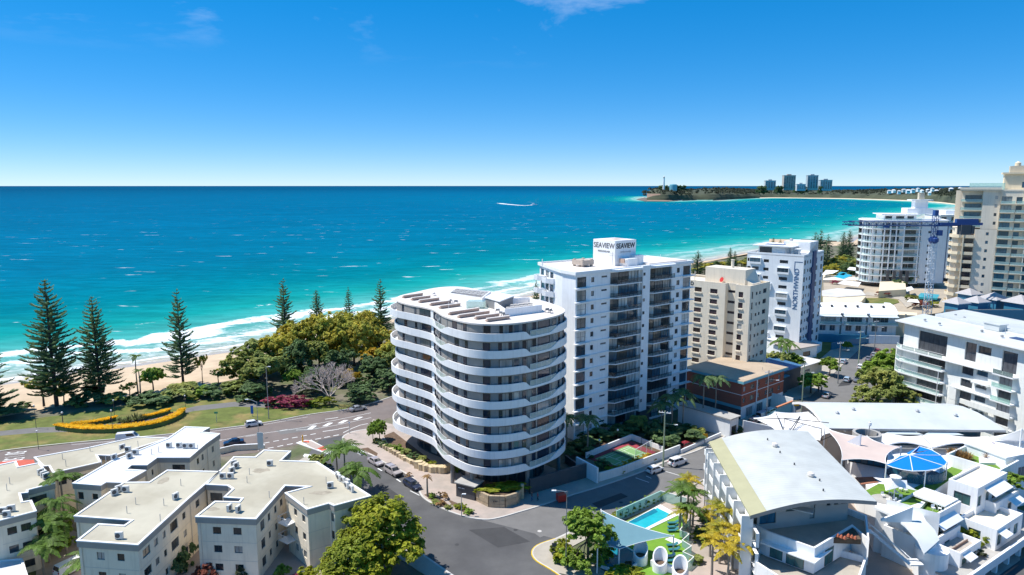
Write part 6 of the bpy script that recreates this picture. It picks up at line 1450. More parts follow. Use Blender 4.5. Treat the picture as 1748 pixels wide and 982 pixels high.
def ringlid():
    x, y = at(1480, 742, 11.6); root = thing('stair_drum', 'grey concrete ring drum beside the beige sail', 'drum', (x, y, 0))
    part('ring', MB().lathe([(2.1, 10.0), (2.6, 10.0), (2.6, 12.0), (2.1, 12.0), (2.1, 10.6)], 24), 'concrete', root); part('inner_floor', MB().lathe([(2.08, 10.7), (0.01, 10.7)], 20), 'dark_grey', root); part('drum_base', MB().lathe([(2.3, ZD), (2.3, 9.99)], 20), 'concrete', root)
    part('mast', MB().tube([(0.4, 0.3, 10.7), (0.6, 0.3, 14.2)], 0.08, 6), 'grey_metal', root); part('lamp', MB().lathe([(0.05, 13.2), (0.3, 13.4), (0.3, 14.0), (0.05, 14.1)], 8, 0.6, 0.3), 'white_trim', root)
ringlid()
fx = thing('sail_fin', 'pale triangular fin standing up through the beige sail', 'fin', (*at(1465, 757, 12), 0)); part('fin', MB().prism([(-2.6, 1.2), (0.0, -0.6), (0.25, -0.5), (-2.4, 1.4)], 11.0, [11.2, 14.0, 14.0, 11.2]), 'pale_blue_white', fx)

# ---- stepped white terrace apartments, lower right
def terrace_flats():
    AN = R(34); O = Vector(at(1600, 950, 3)); root = thing('terrace_apartments', 'stepped white terrace apartments with roof gardens in the bottom right corner', 'building', (O.x, O.y, 0), AN)
    ci, si = math.cos(-AN), math.sin(-AN)
    def L_(x, y, z): q = Vector(at(x, y, z))-O; return Vector((q.x*ci-q.y*si, q.x*si+q.y*ci))
    def block(px, py, ztop, z0, lu, lv, wu=(), wv=(), para=0.9, garden=None, name='block'):
        """near top corner at photo point; lu to the right and back, lv to the left and back"""
        n_ = L_(px, py, ztop); x0, y0 = n_.x, n_.y; w = MB(); zt = ztop-para
        facade(root, w, (x0, y0), (x0+lu, y0), z0, ztop, [(u, z, ww, hh, nx, 1, 'pane_green') for (u, z, ww, hh, nx) in wu]); w.wall((x0+lu, y0), (x0+lu, y0+lv), z0, ztop); w.wall((x0+lu, y0+lv), (x0, y0+lv), z0, ztop)
        facade(root, w, (x0, y0+lv), (x0, y0), z0, ztop, [(u, z, ww, hh, nx, 1, 'pane_green') for (u, z, ww, hh, nx) in wv]); part('wall', w, 'white_paint', root)
        F = [Vector(p) for p in ((x0+0.3, y0+0.3), (x0+lu-0.3, y0+0.3), (x0+lu-0.3, y0+lv-0.3), (x0+0.3, y0+lv-0.3))]; b = MB(); Fo = [Vector(p) for p in ((x0, y0), (x0+lu, y0), (x0+lu, y0+lv), (x0, y0+lv))]
        b.strip([(p.x, p.y, ztop) for p in Fo], [(p.x, p.y, ztop) for p in F], True); b.strip([(p.x, p.y, ztop) for p in F], [(p.x, p.y, zt) for p in F], True); part('parapet', b, 'white_trim', root)
        b = MB(); b.sheet([(p.x, p.y) for p in F], zt); part('roof_floor', b, garden or 'cream_wall', root); return x0, y0
    x0, y0 = block(1595, 881, 8.0, 0, 9.2, 6.0, wu=[(2.0, 4.0, 1.6, 2.0, 1), (5.5, 3.8, 2.2, 2.3, 2)], para=1.1, garden='lawn')
    part('pergola_roof', MB().box(x0+4.5, y0+0.4, 8.0, x0+9.0, y0+5.8, 8.3), 'white_trim', root); part('awning', MB().prism([(x0+0.2, y0-1.5), (x0+7, y0-1.5), (x0+7, y0-0.02), (x0+0.2, y0-0.02)], [6.0, 6.0, 6.9, 6.9], [6.1, 6.1, 7.0, 7.0]), 'white_trim', root)
    x0, y0 = block(1670, 834, 9.6, 0, 11.5, 4.6, wu=[(1.0, 6.2, 1.4, 1.8, 1), (1.0, 2.6, 1.4, 1.8, 1), (4.0, 6.0, 1.4, 2.0, 1), (6.8, 6.0, 1.8, 2.0, 2)], wv=[(2.3, 6.0, 2.6, 1.9, 2), (2.3, 2.2, 2.6, 1.9, 2)], para=0.5)
    part('awning', MB().prism([(x0+2.6, y0-1.8), (x0+9.5, y0-1.8), (x0+9.5, y0-0.02), (x0+2.6, y0-0.02)], [8.0, 8.0, 8.8, 8.8], [8.12, 8.12, 8.92, 8.92]), 'white_trim', root)
    for i in range(6):
        for j in range(7): part('breeze_block', MB().box(x0+2.2+i*0.34, y0-0.12, 2.0+j*0.42, x0+2.42+i*0.34, y0-0.02, 2.28+j*0.42), 'blue_glass_fence', root)
    xb, yb = block(1708, 803, 9.8, 0, 8.0, 9.0, para=1.2, garden='lawn')
    x1, y1 = block(1586, 928, 5.4, 0, 10.5, 7.0, wu=[(2.4, 1.0, 2.2, 2.4, 2), (6.2, 2.4, 1.8, 1.6, 2)], para=1.0)
    part('table', MB().lathe([(0.9, 5.0), (0.9, 5.08), (0.1, 5.1)], 12, x1+2.6, y1+2.6), 'dark_grey', root)
    part('drum_wall', MB().lathe([(2.3, 0), (2.3, 4.6), (2.0, 4.6), (2.0, 4.2), (0.1, 4.2)], 20, x1+0.6, y1-0.2), 'white_paint', root)
    x2, y2 = block(1700, 860, 6.6, 0, 9.5, 6.0, wu=[(1.6, 3.2, 1.8, 2.0, 1), (6.0, 3.2, 1.6, 2.0, 2)], para=0.9)
    part('bay_balcony', MB().box(x2+0.4, y2-1.2, 2.6, x2+2.8, y2-0.02, 2.8).box(x2+0.4, y2-1.2, 2.8, x2+2.8, y2-1.1, 3.8), 'white_trim', root)
    part('awning', MB().prism([(x2+5, y2-1.4), (x2+9, y2-1.4), (x2+9, y2-0.02), (x2+5, y2-0.02)], [5.2, 5.2, 5.9, 5.9], [5.3, 5.3, 6.0, 6.0]), 'white_trim', root)
    x3, y3 = block(1702, 905, 5.6, 0, 10.0, 5.5, wu=[(1.4, 2.6, 1.7, 1.9, 2), (4.6, 2.6, 1.4, 1.9, 1), (7.6, 2.6, 1.7, 1.9, 2)], wv=[(2.4, 2.6, 1.8, 1.8, 2)], para=0.8)
    part('awning', MB().prism([(x3+0.4, y3-1.3), (x3+3, y3-1.3), (x3+3, y3-0.02), (x3+0.4, y3-0.02)], [4.5, 4.5, 5.0, 5.0], [4.6, 4.6, 5.1, 5.1]), 'white_trim', root)
    x4, y4 = block(1640, 945, 4.4, 0, 7.0, 5.0, wu=[(1.6, 1.2, 1.8, 2.0, 2), (5.0, 1.2, 1.4, 2.0, 1)], para=0.8, garden='gravel')
    part('awning', MB().prism([(x4+0.6, y4-1.2), (x4+3.2, y4-1.2), (x4+3.2, y4-0.02), (x4+0.6, y4-0.02)], [3.3, 3.3, 3.8, 3.8], [3.4, 3.4, 3.9, 3.9]), 'white_trim', root)
    a = L_(1655, 985, 3.4); c = L_(1760, 928, 3.4); part('street_wall', MB().box(a.x, a.y, 2.0, a.x+34, a.y+0.4, 3.4), 'white_paint', root); part('street_slab', MB().box(a.x, a.y+0.42, 1.7, a.x+34, a.y+7, 2.0), 'concrete', root)
    for k in range(5): part('column', MB().box(a.x+2+k*4.4, a.y+0.5, 0, a.x+2.6+k*4.4, a.y+1.1, 1.7), 'white_paint', root)
    part('timber_fence', MB().box(a.x+4.5, a.y+4.6, 2.0, a.x+10.5, a.y+4.75, 4.0), 'fence_wood', root)
    stx = L_(1515, 915, 5)
terrace_flats()
def curved_awning_house():
    O = Vector((*at(1540, 905, 8.6), 0)); root = thing('stair_pavilion', 'white curved roof stair pavilion with a triangular fin and outside stair', 'building', O)
    loc = lambda x, y, z: Vector((*at(x, y, z), z))-O
    ctl = [(1492, 866, 8.9), (1520, 878, 9.3), (1545, 897, 9.2), (1566, 920, 8.6), (1578, 945, 7.8)]; ctr_ = [(1516, 862, 9.2), (1550, 868, 9.7), (1577, 885, 9.6), (1596, 905, 9.0), (1604, 922, 8.2)]
    A_ = [loc(*p) for p in ctl]; B_ = [loc(*p) for p in ctr_]; b = MB(); b.sm = True; b.strip(A_, B_); b.strip([p-Vector((0, 0, .2)) for p in A_], [p-Vector((0, 0, .2)) for p in B_]); part('roof', b, 'steel_roof', root); e = MB(); e.strip([p-Vector((0, 0, .3)) for p in A_], A_); e.strip([p-Vector((0, 0, .3)) for p in B_], B_); part('roof_edge', e, 'white_trim', root)
    p = loc(1543, 893, 9.3); part('fin', MB().prism([(p.x-2.9, p.y+0.9), (p.x+1.3, p.y+0.2), (p.x+1.4, p.y+0.6), (p.x-2.9, p.y+1.2)], p.z-0.2, [p.z+0.1, p.z+2.5, p.z+2.5, p.z+0.1]), 'white_paint', root)
    w = MB(); q = [loc(1510, 900, 4), loc(1553, 912, 4), loc(1560, 960, 4), loc(1600, 925, 4)]; w.wall(q[0].xy, q[1].xy, 0, 8.9); w.wall(q[1].xy, q[3].xy, 0, 8.8); part('wall', w, 'pale_blue_white', root)
    s0 = loc(1484, 905, 5.2); s1 = loc(1550, 960, 3.0); n_ = 11; d = (s1-s0); up = Vector((0.5, 0.75, 0)).normalized()
    for k in range(n_):
        c = s0.lerp(s1, (k+0.5)/n_); part('stair_tread', MB().boxc(c.x, c.y, c.z, 0.55, 1.3, 0.12), 'white_trim', root)
    part('stringer', MB().tube([s0-Vector((0, .7, .15)), s1-Vector((0, .7, .15))], 0.14, 5), 'white_trim', root); part('handrail', MB().tube([s0+Vector((-2.5, -.6, 1.0)), s0+Vector((0, -.6, 1.0)), s1+Vector((0, -.6, 1.0))], 0.06, 5), 'white_trim', root); part('handrail', MB().tube([s0+Vector((-2.5, .7, 1.0)), s0+Vector((0, .7, 1.0)), s1+Vector((0, .7, 1.0))], 0.06, 5), 'white_trim', root)
    part('landing', MB().boxc(s0.x-1.4, s0.y, s0.z, 2.6, 1.8, 0.2), 'white_trim', root); part('lower_landing', MB().boxc(s1.x+0.9, s1.y, s1.z, 2.0, 1.8, 0.2), 'white_trim', root)
curved_awning_house()
rs = sail('shade_sail', 'white upswept sail roof at the right edge beside the long wing', [(1692, 750), (1738, 740), (1790, 776), (1790, 760), (1744, 733)], [10.8, 11.8, 10.5, 11.5, 14.5], 'sail_white', 0.05, posts=ZD)
bw = thing('corner_block', 'pale blue shaded resort block at the right edge behind the terraces', 'building', (*at(1735, 790, 9), 0), R(20)); part('wall', MB().box(-3, 0, 0, 14, 8, 10.2), 'pale_blue_white', bw); part('roof', MB().box(-3.2, -0.2, 10.2, 14.2, 8.2, 10.5), 'white_trim', bw)
window(bw, (0, 0), 0, 1.5, 6, 3, 2, 2, 1, 'white_frame', 'pane_blue', -0.05)
pu = thing('patio_umbrella', 'dark purple patio umbrella below the white canopy', 'umbrella', (*at(1695, 764, 9.6), ZD)); part('cloth', MB().lathe([(2.3, 2.1), (1.2, 2.6), (0.05, 3.0)], 8), 'purple', pu); part('pole', MB().tube([(0, 0, 0), (0, 0, 2.9)], 0.05, 6), 'white_trim', pu)
b = MB(); b.prism(ccw([(60, 70), (120, 70), (120, 112), (96, 112), (66, 92)]), -0.05, 0.02); struct('car_park', b, 'asphalt')
b = MB(); b.prism(ccw(ats([(1040, 1000), (1060, 905), (1130, 858), (1225, 810), (1330, 760), (1500, 760), (1700, 780), (1748, 982), (1500, 1030), (1200, 1030)])), -0.05, 0.014); struct('resort_grounds', b, 'pavers')
# ================================================================== TREES AND PLANTING
def leafmat(name, col, isl=0.38, tr=0.42, alt=None): return mat(name, col, 0.6, 0.22, 0.5, spec=0.25, island=isl, transl=tr, alt=alt, altpos=(0.42, 0.62))
leafmat('pine_leaf', (0.17, 0.27, 0.14)); leafmat('olive_leaf', (0.46, 0.46, 0.08), alt=(0.60, 0.49, 0.07)); leafmat('bush_leaf', (0.27, 0.33, 0.09), alt=(0.37, 0.38, 0.10)); leafmat('dark_leaf', (0.14, 0.22, 0.085)); leafmat('fresh_leaf', (0.25, 0.37, 0.055))
leafmat('yellowgreen_leaf', (0.38, 0.395, 0.03), alt=(0.23, 0.28, 0.028)); leafmat('yellow_leaf', (0.52, 0.35, 0.03)); leafmat('gold_flower', (0.85, 0.50, 0.008), 0.15); leafmat('magenta_leaf', (0.42, 0.08, 0.14)); leafmat('rust_leaf', (0.28, 0.09, 0.06)); leafmat('palm_leaf', (0.13, 0.22, 0.04)); leafmat('palm_yellow', (0.50, 0.38, 0.03), alt=(0.24, 0.27, 0.035)); leafmat('dry_leaf', (0.36, 0.22, 0.09)); leafmat('agave_leaf', (0.13, 0.15, 0.06)); leafmat('far_leaf', (0.05, 0.07, 0.042), alt=(0.075, 0.08, 0.05)); leafmat('grey_green', (0.12, 0.14, 0.07))
mat('bark', (0.10, 0.075, 0.06), 0.9, 0.2, 2, bump=0.4); mat('pale_bark', (0.34, 0.29, 0.25), 0.9, 0.15, 2); mat('palm_bark', (0.27, 0.24, 0.20), 0.9, 0.15, 2)
rg = random.Random(21)
def rdir():
    z = rg.uniform(-1, 1); a = rg.uniform(0, 2*math.pi); r = math.sqrt(1-z*z); return Vector((r*math.cos(a), r*math.sin(a), z))
def leafquad(b, p, n, s, asp=1.6):
    u = n.cross(Vector((0, 0, 1)) if abs(n.z) < 0.9 else Vector((1, 0, 0))).normalized(); a = rg.uniform(0, math.pi); v = n.cross(u); u, v = u*math.cos(a)+v*math.sin(a), v*math.cos(a)-u*math.sin(a)
    u *= s*asp/2; v *= s/2; m = n*s*0.25
    b.add([p-u, p-v+m, p+u, p+v+m], [(0, 1, 2, 3)])
def crown_mesh(name, m, lobes, n, s, fill=0.35, seed=1):
    """lobes: (cx,cy,cz,rx,ry,rz): leaf faces gathered in clumps on and inside each lobe"""
    rg.seed(seed); b = MB(); tot = sum(l[3]*l[4] for l in lobes)
    for l in lobes:
        k = max(6, int(n*l[3]*l[4]/tot)); nc = max(4, k//26)
        for _ in range(nc):
            d = rdir(); 
            if d.z < -0.45: d.z *= -0.6; d.normalize()
            rr = rg.uniform(0.72, 1.06) if rg.random() > fill else rg.uniform(0.35, 0.8)
            c = Vector((l[0]+d.x*l[3]*rr, l[1]+d.y*l[4]*rr, l[2]+d.z*l[5]*rr)); cr = 0.26*min(l[3], l[4], l[5])*rg.uniform(0.7, 1.3)
            for _ in range(k//nc):
                e = rdir(); p = c + Vector((e.x, e.y, e.z*0.75))*cr*rg.uniform(0.5, 1.1); nn_ = (e*0.55 + d*0.55 + Vector((-0.25, 0.0, 0.65)) + rdir()*0.38).normalized(); leafquad(b, p, nn_, s*rg.uniform(0.65, 1.3))
    return b.mesh(name, m)
def limb_mesh(name, m, h, r, lobes, seed, base_n=1):
    rg.seed(seed); b = MB()
    top = Vector((rg.uniform(-.2, .2), rg.uniform(-.2, .2), h*0.55)); b.tube([(0, 0, -0.1), (0.02, 0.03, h*0.25), top], [r, r*0.75, r*0.6], 7)
    for l in lobes:
        e = Vector((l[0], l[1], l[2])); q = top.lerp(e, 0.5)+Vector((rg.uniform(-.3, .3), rg.uniform(-.3, .3), 0.2)); b.tube([top-Vector((0, 0, rg.uniform(0, h*0.2))), q, e], [r*0.45, r*0.3, r*0.1], 5)
    return b.mesh(name, m)
def lobes_round(w, h, n, seed, base=0.35):
    r_ = random.Random(seed); L = [(0, 0, h*0.68, w*0.30, w*0.30, h*0.26)]
    for i in range(n):
        a = 2*math.pi*i/n + r_.uniform(-.3, .3); k = r_.uniform(0.22, 0.36)*w; L.append((math.cos(a)*k, math.sin(a)*k, h*r_.uniform(base+0.08, 0.80), w*r_.uniform(0.15, 0.24), w*r_.uniform(0.15, 0.24), h*r_.uniform(0.13, 0.22)))
    return L
TREEKIT = {}
def tree_kit(key, m, w, h, n, nl, s, trunk='bark', seed=1, base=0.35, tr=0.22):
    L = lobes_round(w, h, n, seed, base); TREEKIT[key] = (crown_mesh('crown', m, L, nl, s, 0.35, seed), limb_mesh('trunk', trunk, h, tr, L, seed), w, h)
tree_kit('olive', 'olive_leaf', 10, 8, 11, 8200, 0.36, seed=3, base=0.05); tree_kit('olive2', 'olive_leaf', 9, 7.5, 10, 7600, 0.36, seed=4, base=0.05); tree_kit('bush', 'bush_leaf', 8, 7, 9, 6000, 0.36, seed=5, base=0.05); tree_kit('bush2', 'bush_leaf', 8, 6, 6, 4200, 0.40, seed=6, base=0.15); tree_kit('dark', 'dark_leaf', 7, 7, 9, 5200, 0.36, seed=7, base=0.05)
tree_kit('fresh', 'fresh_leaf', 7, 7, 7, 4200, 0.40, seed=8); tree_kit('yellowgreen', 'yellowgreen_leaf', 12, 11, 11, 12000, 0.36, seed=9, base=0.1); tree_kit('yellow', 'yellow_leaf', 6, 6, 6, 2200, 0.42, 'pale_bark', seed=10); tree_kit('street', 'fresh_leaf', 7.5, 8.5, 13, 9500, 0.32, seed=11, base=0.0); tree_kit('grey', 'grey_green', 6, 6, 6, 2000, 0.40, 'pale_bark', seed=12)
tree_kit('thin', 'olive_leaf', 6, 7, 5, 1100, 0.36, 'bark', seed=13, base=0.5)
def tree(key, x, y, lab, w=None, h=None, rz=None, group=None, name='tree', cat='tree', z=0.0):
    cm, tm, w0, h0 = TREEKIT[key]; sx = (w or w0)/w0; sz = (h or h0)/h0
    t = thing(name, lab, cat, (x, y, z), rg.uniform(0, 6) if rz is None else rz, group, (sx, sx, sz)); obj('trunk', tm, t); obj('crown', cm, t); return t
def shrub_mesh(m, n, s, seed, flat=0.7): 
    r_ = random.Random(seed); return crown_mesh('foliage', m, [(0, 0, 0.40, 0.5, 0.5, 0.5*flat), (0, 0, 0.12, 0.50, 0.50, 0.16)] + [(r_.uniform(-.3, .3), r_.uniform(-.3, .3), r_.uniform(.3, .6), .25, .25, .25) for _ in range(5)], n, s, 0.3, seed)
SHR = {k: shrub_mesh(m, n, s, i) for i, (k, m, n, s) in enumerate((('bush', 'bush_leaf', 900, 0.11), ('dark', 'dark_leaf', 900, 0.11), ('fresh', 'fresh_leaf', 900, 0.10), ('magenta', 'magenta_leaf', 1200, 0.075), ('rust', 'rust_leaf', 1000, 0.10), ('yellow', 'yellow_leaf', 700, 0.10), ('yg', 'yellowgreen_leaf', 900, 0.10), ('grey', 'grey_green', 700, 0.10), ('dry', 'dry_leaf', 500, 0.10)))}
def shrub(k, px, py, w, h, lab, z=0.0, group=None, name='shrub', d=None):
    x, y = at(px, py, z); t = thing(name, lab, 'shrub', (x, y, z), rg.uniform(0, 6) if d is None else 0.0, group, (w, d or w, h)); obj('foliage', SHR[k], t); return t
# ---- Norfolk pines: open whorls of upturned branches
def norfolk(seed, lo=0.10, lev=30, dens=1.0):
    rg.seed(seed); H = 30.0; b = MB(); t = MB()
    t.tube([(0, 0, -0.2), (0.08, 0, H*0.4), (0, 0.06, H*0.8), (0, 0, H)], [0.48, 0.34, 0.16, 0.03], 8)
    for k in range(lev):
        f = k/(lev-1); z = H*(lo + (0.985-lo)*f); ln = 6.6*(1-f)**0.66*(0.70+0.30*min(1, f*3.5+0.35)) + 0.45; nb = 7 if f < 0.85 else 5
        a0 = rg.uniform(0, 6.28)
        for i in range(nb):
            if rg.random() > dens*0.9: continue
            a = a0 + 2*math.pi*i/nb + rg.uniform(-.12, .12); L = ln*rg.uniform(0.55, 1.14); d = Vector((math.cos(a), math.sin(a), 0)); s_ = Vector((-d.y, d.x, 0))
            def P(u): return Vector((0, 0, z)) + d*L*u + Vector((0, 0, L*(0.10*u*u*u*2 - 0.10*u + 0.34*f*u)))
            t.tube([P(0), P(0.5), P(0.92)], [0.07, 0.045, 0.02], 3, False)
            nf = max(5, int(L*3.7))
            for j in range(nf):
                u = 0.22 + 0.80*(j+rg.random()*0.6)/nf; p = P(u); sp = (0.20+0.16*L)*(1.15-0.6*u)*rg.uniform(0.7, 1.2)
                for sd in (-1, 1):
                    q = p + s_*sd*sp*0.9 + d*sp*0.75 + Vector((0, 0, sp*rg.uniform(0.30, 0.75))); wd = Vector((0, 0, 0.15)) + d*0.08
                    b.add([p-wd*0.6, p+wd, q+wd*0.9, q-wd*0.7], [(0, 1, 2, 3)]); wd2 = d*0.14; b.add([p-wd2, p+wd2, q+wd2*0.7, q-wd2*0.7], [(0, 1, 2, 3)])
            e = P(1.0); up = Vector((0, 0, 0.5)); b.add([e-d*0.3, e+s_*0.16, e+up+d*0.35, e-s_*0.16], [(0, 1, 2, 3)])
    return b.mesh('crown', 'pine_leaf'), t.mesh('trunk', 'bark')
PINES = [norfolk(1), norfolk(2, 0.14, 27), norfolk(3, 0.10, 26, 0.86), norfolk(4, 0.06, 24)]
def pine(px, by, ty, v, lab, wide=1.0, z=0.0):
    x, y = at(px, by, z); a = math.atan((ty-491)/FOC)+PITCH; H = CAMH - y*math.tan(a) - z
    t = thing('norfolk_pine', lab, 'pine tree', (x, y, z), rg.uniform(0, 6), 'Norfolk pines along the beach', (H/30*wide, H/30*wide, H/30)); c, k = PINES[v]; obj('crown', c, t); obj('trunk', k, t)
pine(97, 692, 478, 0, 'tallest Norfolk pine, second from the left on the dune'); pine(172, 680, 507, 1, 'Norfolk pine on the dune between the tallest one and the tall palms'); pine(313, 657, 494, 2, 'Norfolk pine standing alone in front of the surf', 0.85); pine(-22, 712, 560, 3, 'Norfolk pine cut off by the left edge of the picture', 1.3)
pine(489, 600, 476, 2, 'tall Norfolk pine rising from the left end of the coastal bush', 0.95, 0); pine(543, 580, 495, 1, 'smaller Norfolk pine behind the middle of the coastal bush', 0.95); pine(597, 568, 490, 3, 'slim Norfolk pine at the back of the coastal bush', 0.75); pine(652, 592, 477, 2, 'Norfolk pine just left of the round tower', 0.9)
pine(915, 545, 478, 3, 'Norfolk pine peeping out beside the SEAVIEW tower balconies', 0.8); pine(1190, 480, 428, 3, 'dark Norfolk pine behind the SEAVIEW tower roof', 1.6)
for i, (px, by, ty) in enumerate(((1245, 470, 423), (1253, 468, 428), (1397, 470, 392), (1410, 468, 400), (1437, 455, 396), (1447, 452, 392), (1388, 470, 396), (1330, 450, 408), (1318, 452, 406))):
    pine(px, by, ty, i % 4, ('distant Norfolk pine behind the cream tower', 'second distant Norfolk pine behind the cream tower', 'Norfolk pine right behind the roof of the navy striped tower', 'Norfolk pine between the navy striped tower and the beach', 'distant Norfolk pine left of the curved white tower', 'distant Norfolk pine touching the curved white tower', 'thin Norfolk pine behind the navy striped roof', 'small far Norfolk pine by the surf, right one', 'small far Norfolk pine by the surf, left one')[i], 0.95)
# ---- palms
def palm_mesh(m, nf, L, seed, droop=0.9, wd=0.55):
    rg.seed(seed); b = MB()
    for i in range(nf):
        a = 2*math.pi*i/nf*1.0 + rg.uniform(-.25, .25); el = rg.uniform(0.15, 1.15); d = Vector((math.cos(a), math.sin(a), 0)); s_ = Vector((-d.y, d.x, 0)); l = L*rg.uniform(0.8, 1.1); S = 9
        pts = [d*l*(u*math.cos(el*(1-u*0.3))) + Vector((0, 0, l*(math.sin(el)*u - droop*u*u*0.75))) for u in [k/S for k in range(S+1)]]
        for k in range(S):
            p, q = pts[k], pts[k+1]; w0 = wd*math.sin(math.pi*min(1, 0.12+0.88*k/S)**0.8)+0.05; w1 = wd*math.sin(math.pi*min(1, 0.12+0.88*(k+1)/S)**0.8)+0.02
            for sd in (-1, 1):
                for (f0, f1) in ((0.0, 0.40), (0.5, 0.9)):
                    a0 = p.lerp(q, f0); a1 = p.lerp(q, f1); dr = Vector((0, 0, -0.42*w0*rg.uniform(0.6, 1.4))); tip = (q-p)*0.7
                    b.add([a0, a1, a1 + s_*sd*w1 + dr + tip, a0 + s_*sd*w0 + dr + tip], [(0, 1, 2, 3)])
    return b.mesh('fronds', m)
PALM = {'green': palm_mesh('palm_leaf', 14, 3.2, 1), 'green2': palm_mesh('palm_leaf', 11, 3.4, 2, 1.1), 'dark': palm_mesh('dark_leaf', 13, 3.4, 3, 1.15), 'yellow': palm_mesh('palm_yellow', 13, 2.6, 4, 0.8, 0.5), 'dry': palm_mesh('dry_leaf', 12, 1.3, 5, 1.0, 0.22)}
PTRUNK = MB().tube([(0, 0, -0.1), (0.12, 0.05, 0.5), (0.05, 0, 1.0)], [0.19, 0.14, 0.11], 7).mesh('trunk', 'palm_bark')
def palm(k, px, py, h, lab, s=1.0, z=0.0, group=None, xy=None):
    x, y = xy or at(px, py, z); t = thing('palm_tree', lab, 'palm', (x, y, z), rg.uniform(0, 6), group); obj('trunk', PTRUNK, t, scale=(1.2, 1.2, h)); obj('fronds', PALM[k], t, (0.05*1.2, 0, h-0.05), scale=s); return t
palm('green', 236, 672, 11, 'tall slim palm on the dune left of the lone pine', 0.75); palm('green', 240, 676, 7.5, 'shorter palm leaning beside the tall dune palm', 0.6)
tree('thin', *at(75, 693), 'gnarled olive tree on the sand left of the tallest pine', 9, 9); tree('thin', *at(110, 692), 'thin bare-limbed tree just right of the tallest pine', 6, 6); tree('fresh', *at(262, 667), 'round green tree on the dune beside the slim palms', 7.5, 7.5); tree('thin', *at(346, 655), 'thin twisted tree right of the lone pine', 4, 10); tree('thin', *at(222, 680), 'pale scrubby tree below the second pine', 5, 5); tree('thin', *at(373, 656), 'nearly bare shrubby tree at the edge of the sand', 5, 5)
for i, (k, px, py, w, h, lab) in enumerate((('dark', -10, 718, 12, 4.5, 'dark shrub mass at the far left of the dune'), ('dark', 35, 700, 6, 2.4, 'low dark shrub on the dune near the left edge'), ('bush', 130, 692, 6, 2.6, 'low olive shrub below the tallest pine'), ('dark', 155, 690, 9, 5, 'dark rounded shrub at the foot of the second pine'), ('bush', 195, 688, 8, 3.4, 'green shrub right of the second pine'), ('dark', 240, 691, 9, 4.0, 'dark shrub below the slim palms'), ('dark', 275, 688, 10, 4.6, 'broad dark shrub behind the yellow hedge'), ('bush', 310, 680, 11, 5.5, 'broad green shrub below the lone pine'), ('fresh', 345, 678, 8, 4.0, 'fresh green shrub right of the lone pine'), ('dark', 375, 676, 9, 4.5, 'dark shrub by the path, left of the coastal bush'), ('bush', 405, 672, 10, 5, 'green shrub where the coastal bush begins'))):
    shrub(k, px, py, w, h, lab)
BUSH = [('bush', 410, 655, 13, 10, 'olive green bush tree at the left end of the coastal bush'), ('bush2', 452, 668, 15, 11, 'broad mid green tree behind the street lamp'), ('bush', 440, 640, 14, 12, 'mid green tree on the sand side of the coastal bush'), ('olive', 480, 640, 15, 14, 'olive tree below the tall pine in the coastal bush'), ('olive2', 515, 630, 16, 17, 'tall golden olive tree in the middle of the coastal bush'), ('olive', 560, 625, 18, 19, 'largest golden olive tree of the coastal bush'), ('olive2', 605, 625, 17, 17, 'golden olive tree left of the slim pine'), ('dark', 510, 655, 12, 14, 'dark green tree in the hollow of the coastal bush'), ('dark', 535, 672, 9, 8, 'dark tree behind the red bougainvillea'), ('fresh', 503, 668, 7, 7, 'bright green tree beside the dark hollow'), ('dark', 580, 655, 12, 11, 'dark tree behind the bare grey tree'), ('olive', 625, 595, 15, 15, 'umbrella shaped olive tree near the slim pine'), ('olive2', 650, 615, 14, 12, 'dense olive tree below the right hand pine'), ('dark', 640, 655, 12, 9, 'dark tree left of the yellow tree'), ('yellow', 636, 640, 9, 9, 'yellow flowering tree at the foot of the round tower'), ('olive2', 668, 640, 12, 12, 'rusty olive tree touching the round tower'), ('yellow', 600, 668, 6, 7, 'small yellow green tree right of the bare grey tree'), ('dark', 665, 668, 10, 7, 'dark shrub tree beside the main road bend'), ('dark', 615, 685, 10, 5, 'low dark tree behind the striped car'), ('bush2', 545, 648, 12, 13, 'mid green tree filling the centre of the coastal bush'), ('dark', 435, 682, 11, 5, 'low dark thicket along the park path'), ('olive', 585, 600, 16, 15, 'olive tree at the back of the coastal bush'), ('grey', 520, 685, 6, 4, 'pale grey green shrub tree right of the bougainvillea'), ('bush', 690, 650, 12, 12, 'green tree just behind the round tower'), ('bush2', 480, 618, 13, 10, 'green tree on the beach edge below the tall pine')]
for k, px, py, w, h, lab in BUSH: tree(k, *at(px, py), lab, w, h)
for k, px, py, w, h, d, lab in (('magenta', 490, 697, 13, 4.4, 4.5, 'magenta bougainvillea hedge beside the park path'), ('magenta', 510, 695, 9, 4.0, 4.0, 'right part of the magenta bougainvillea hedge'), ('yg', 548, 694, 8, 3.6, 4, 'olive shrub right of the bougainvillea'), ('dark', 470, 694, 6, 3, 4, 'dark shrub left of the bougainvillea')): shrub(k, px, py, w, h, lab, d=d)
def bare_tree():
    rg.seed(5); b = MB(); x, y = at(562, 690)
    def grow(p, d, l, r, n):
        q = p + d*l; b.tube([p, q], [r, r*0.72], 4, False)
        if n == 0: return
        for _ in range(3 if n > 1 else 4):
            e = (d + rdir()*0.62 + Vector((0, 0, 0.10))).normalized(); grow(q, e, l*rg.uniform(0.66, 0.86), r*0.68, n-1)
    t = thing('bare_tree', 'bare grey tree with fine twigs in front of the coastal bush', 'tree', (x, y, 0)); tb = MB(); tb.tube([(0, 0, -.1), (0.1, 0, 2.4)], [0.35, 0.28], 7); part('trunk', tb, 'pale_bark', t)
    for i in range(5): a = i*1.256; grow(Vector((0.1, 0, 2.0)), Vector((math.cos(a)*0.75, math.sin(a)*0.75, 0.8)).normalized(), 2.9, 0.17, 5)
    part('crown', b, 'twig', t)
mat('twig', (0.52, 0.44, 0.40), 0.9, 0.1, 2)
bare_tree()
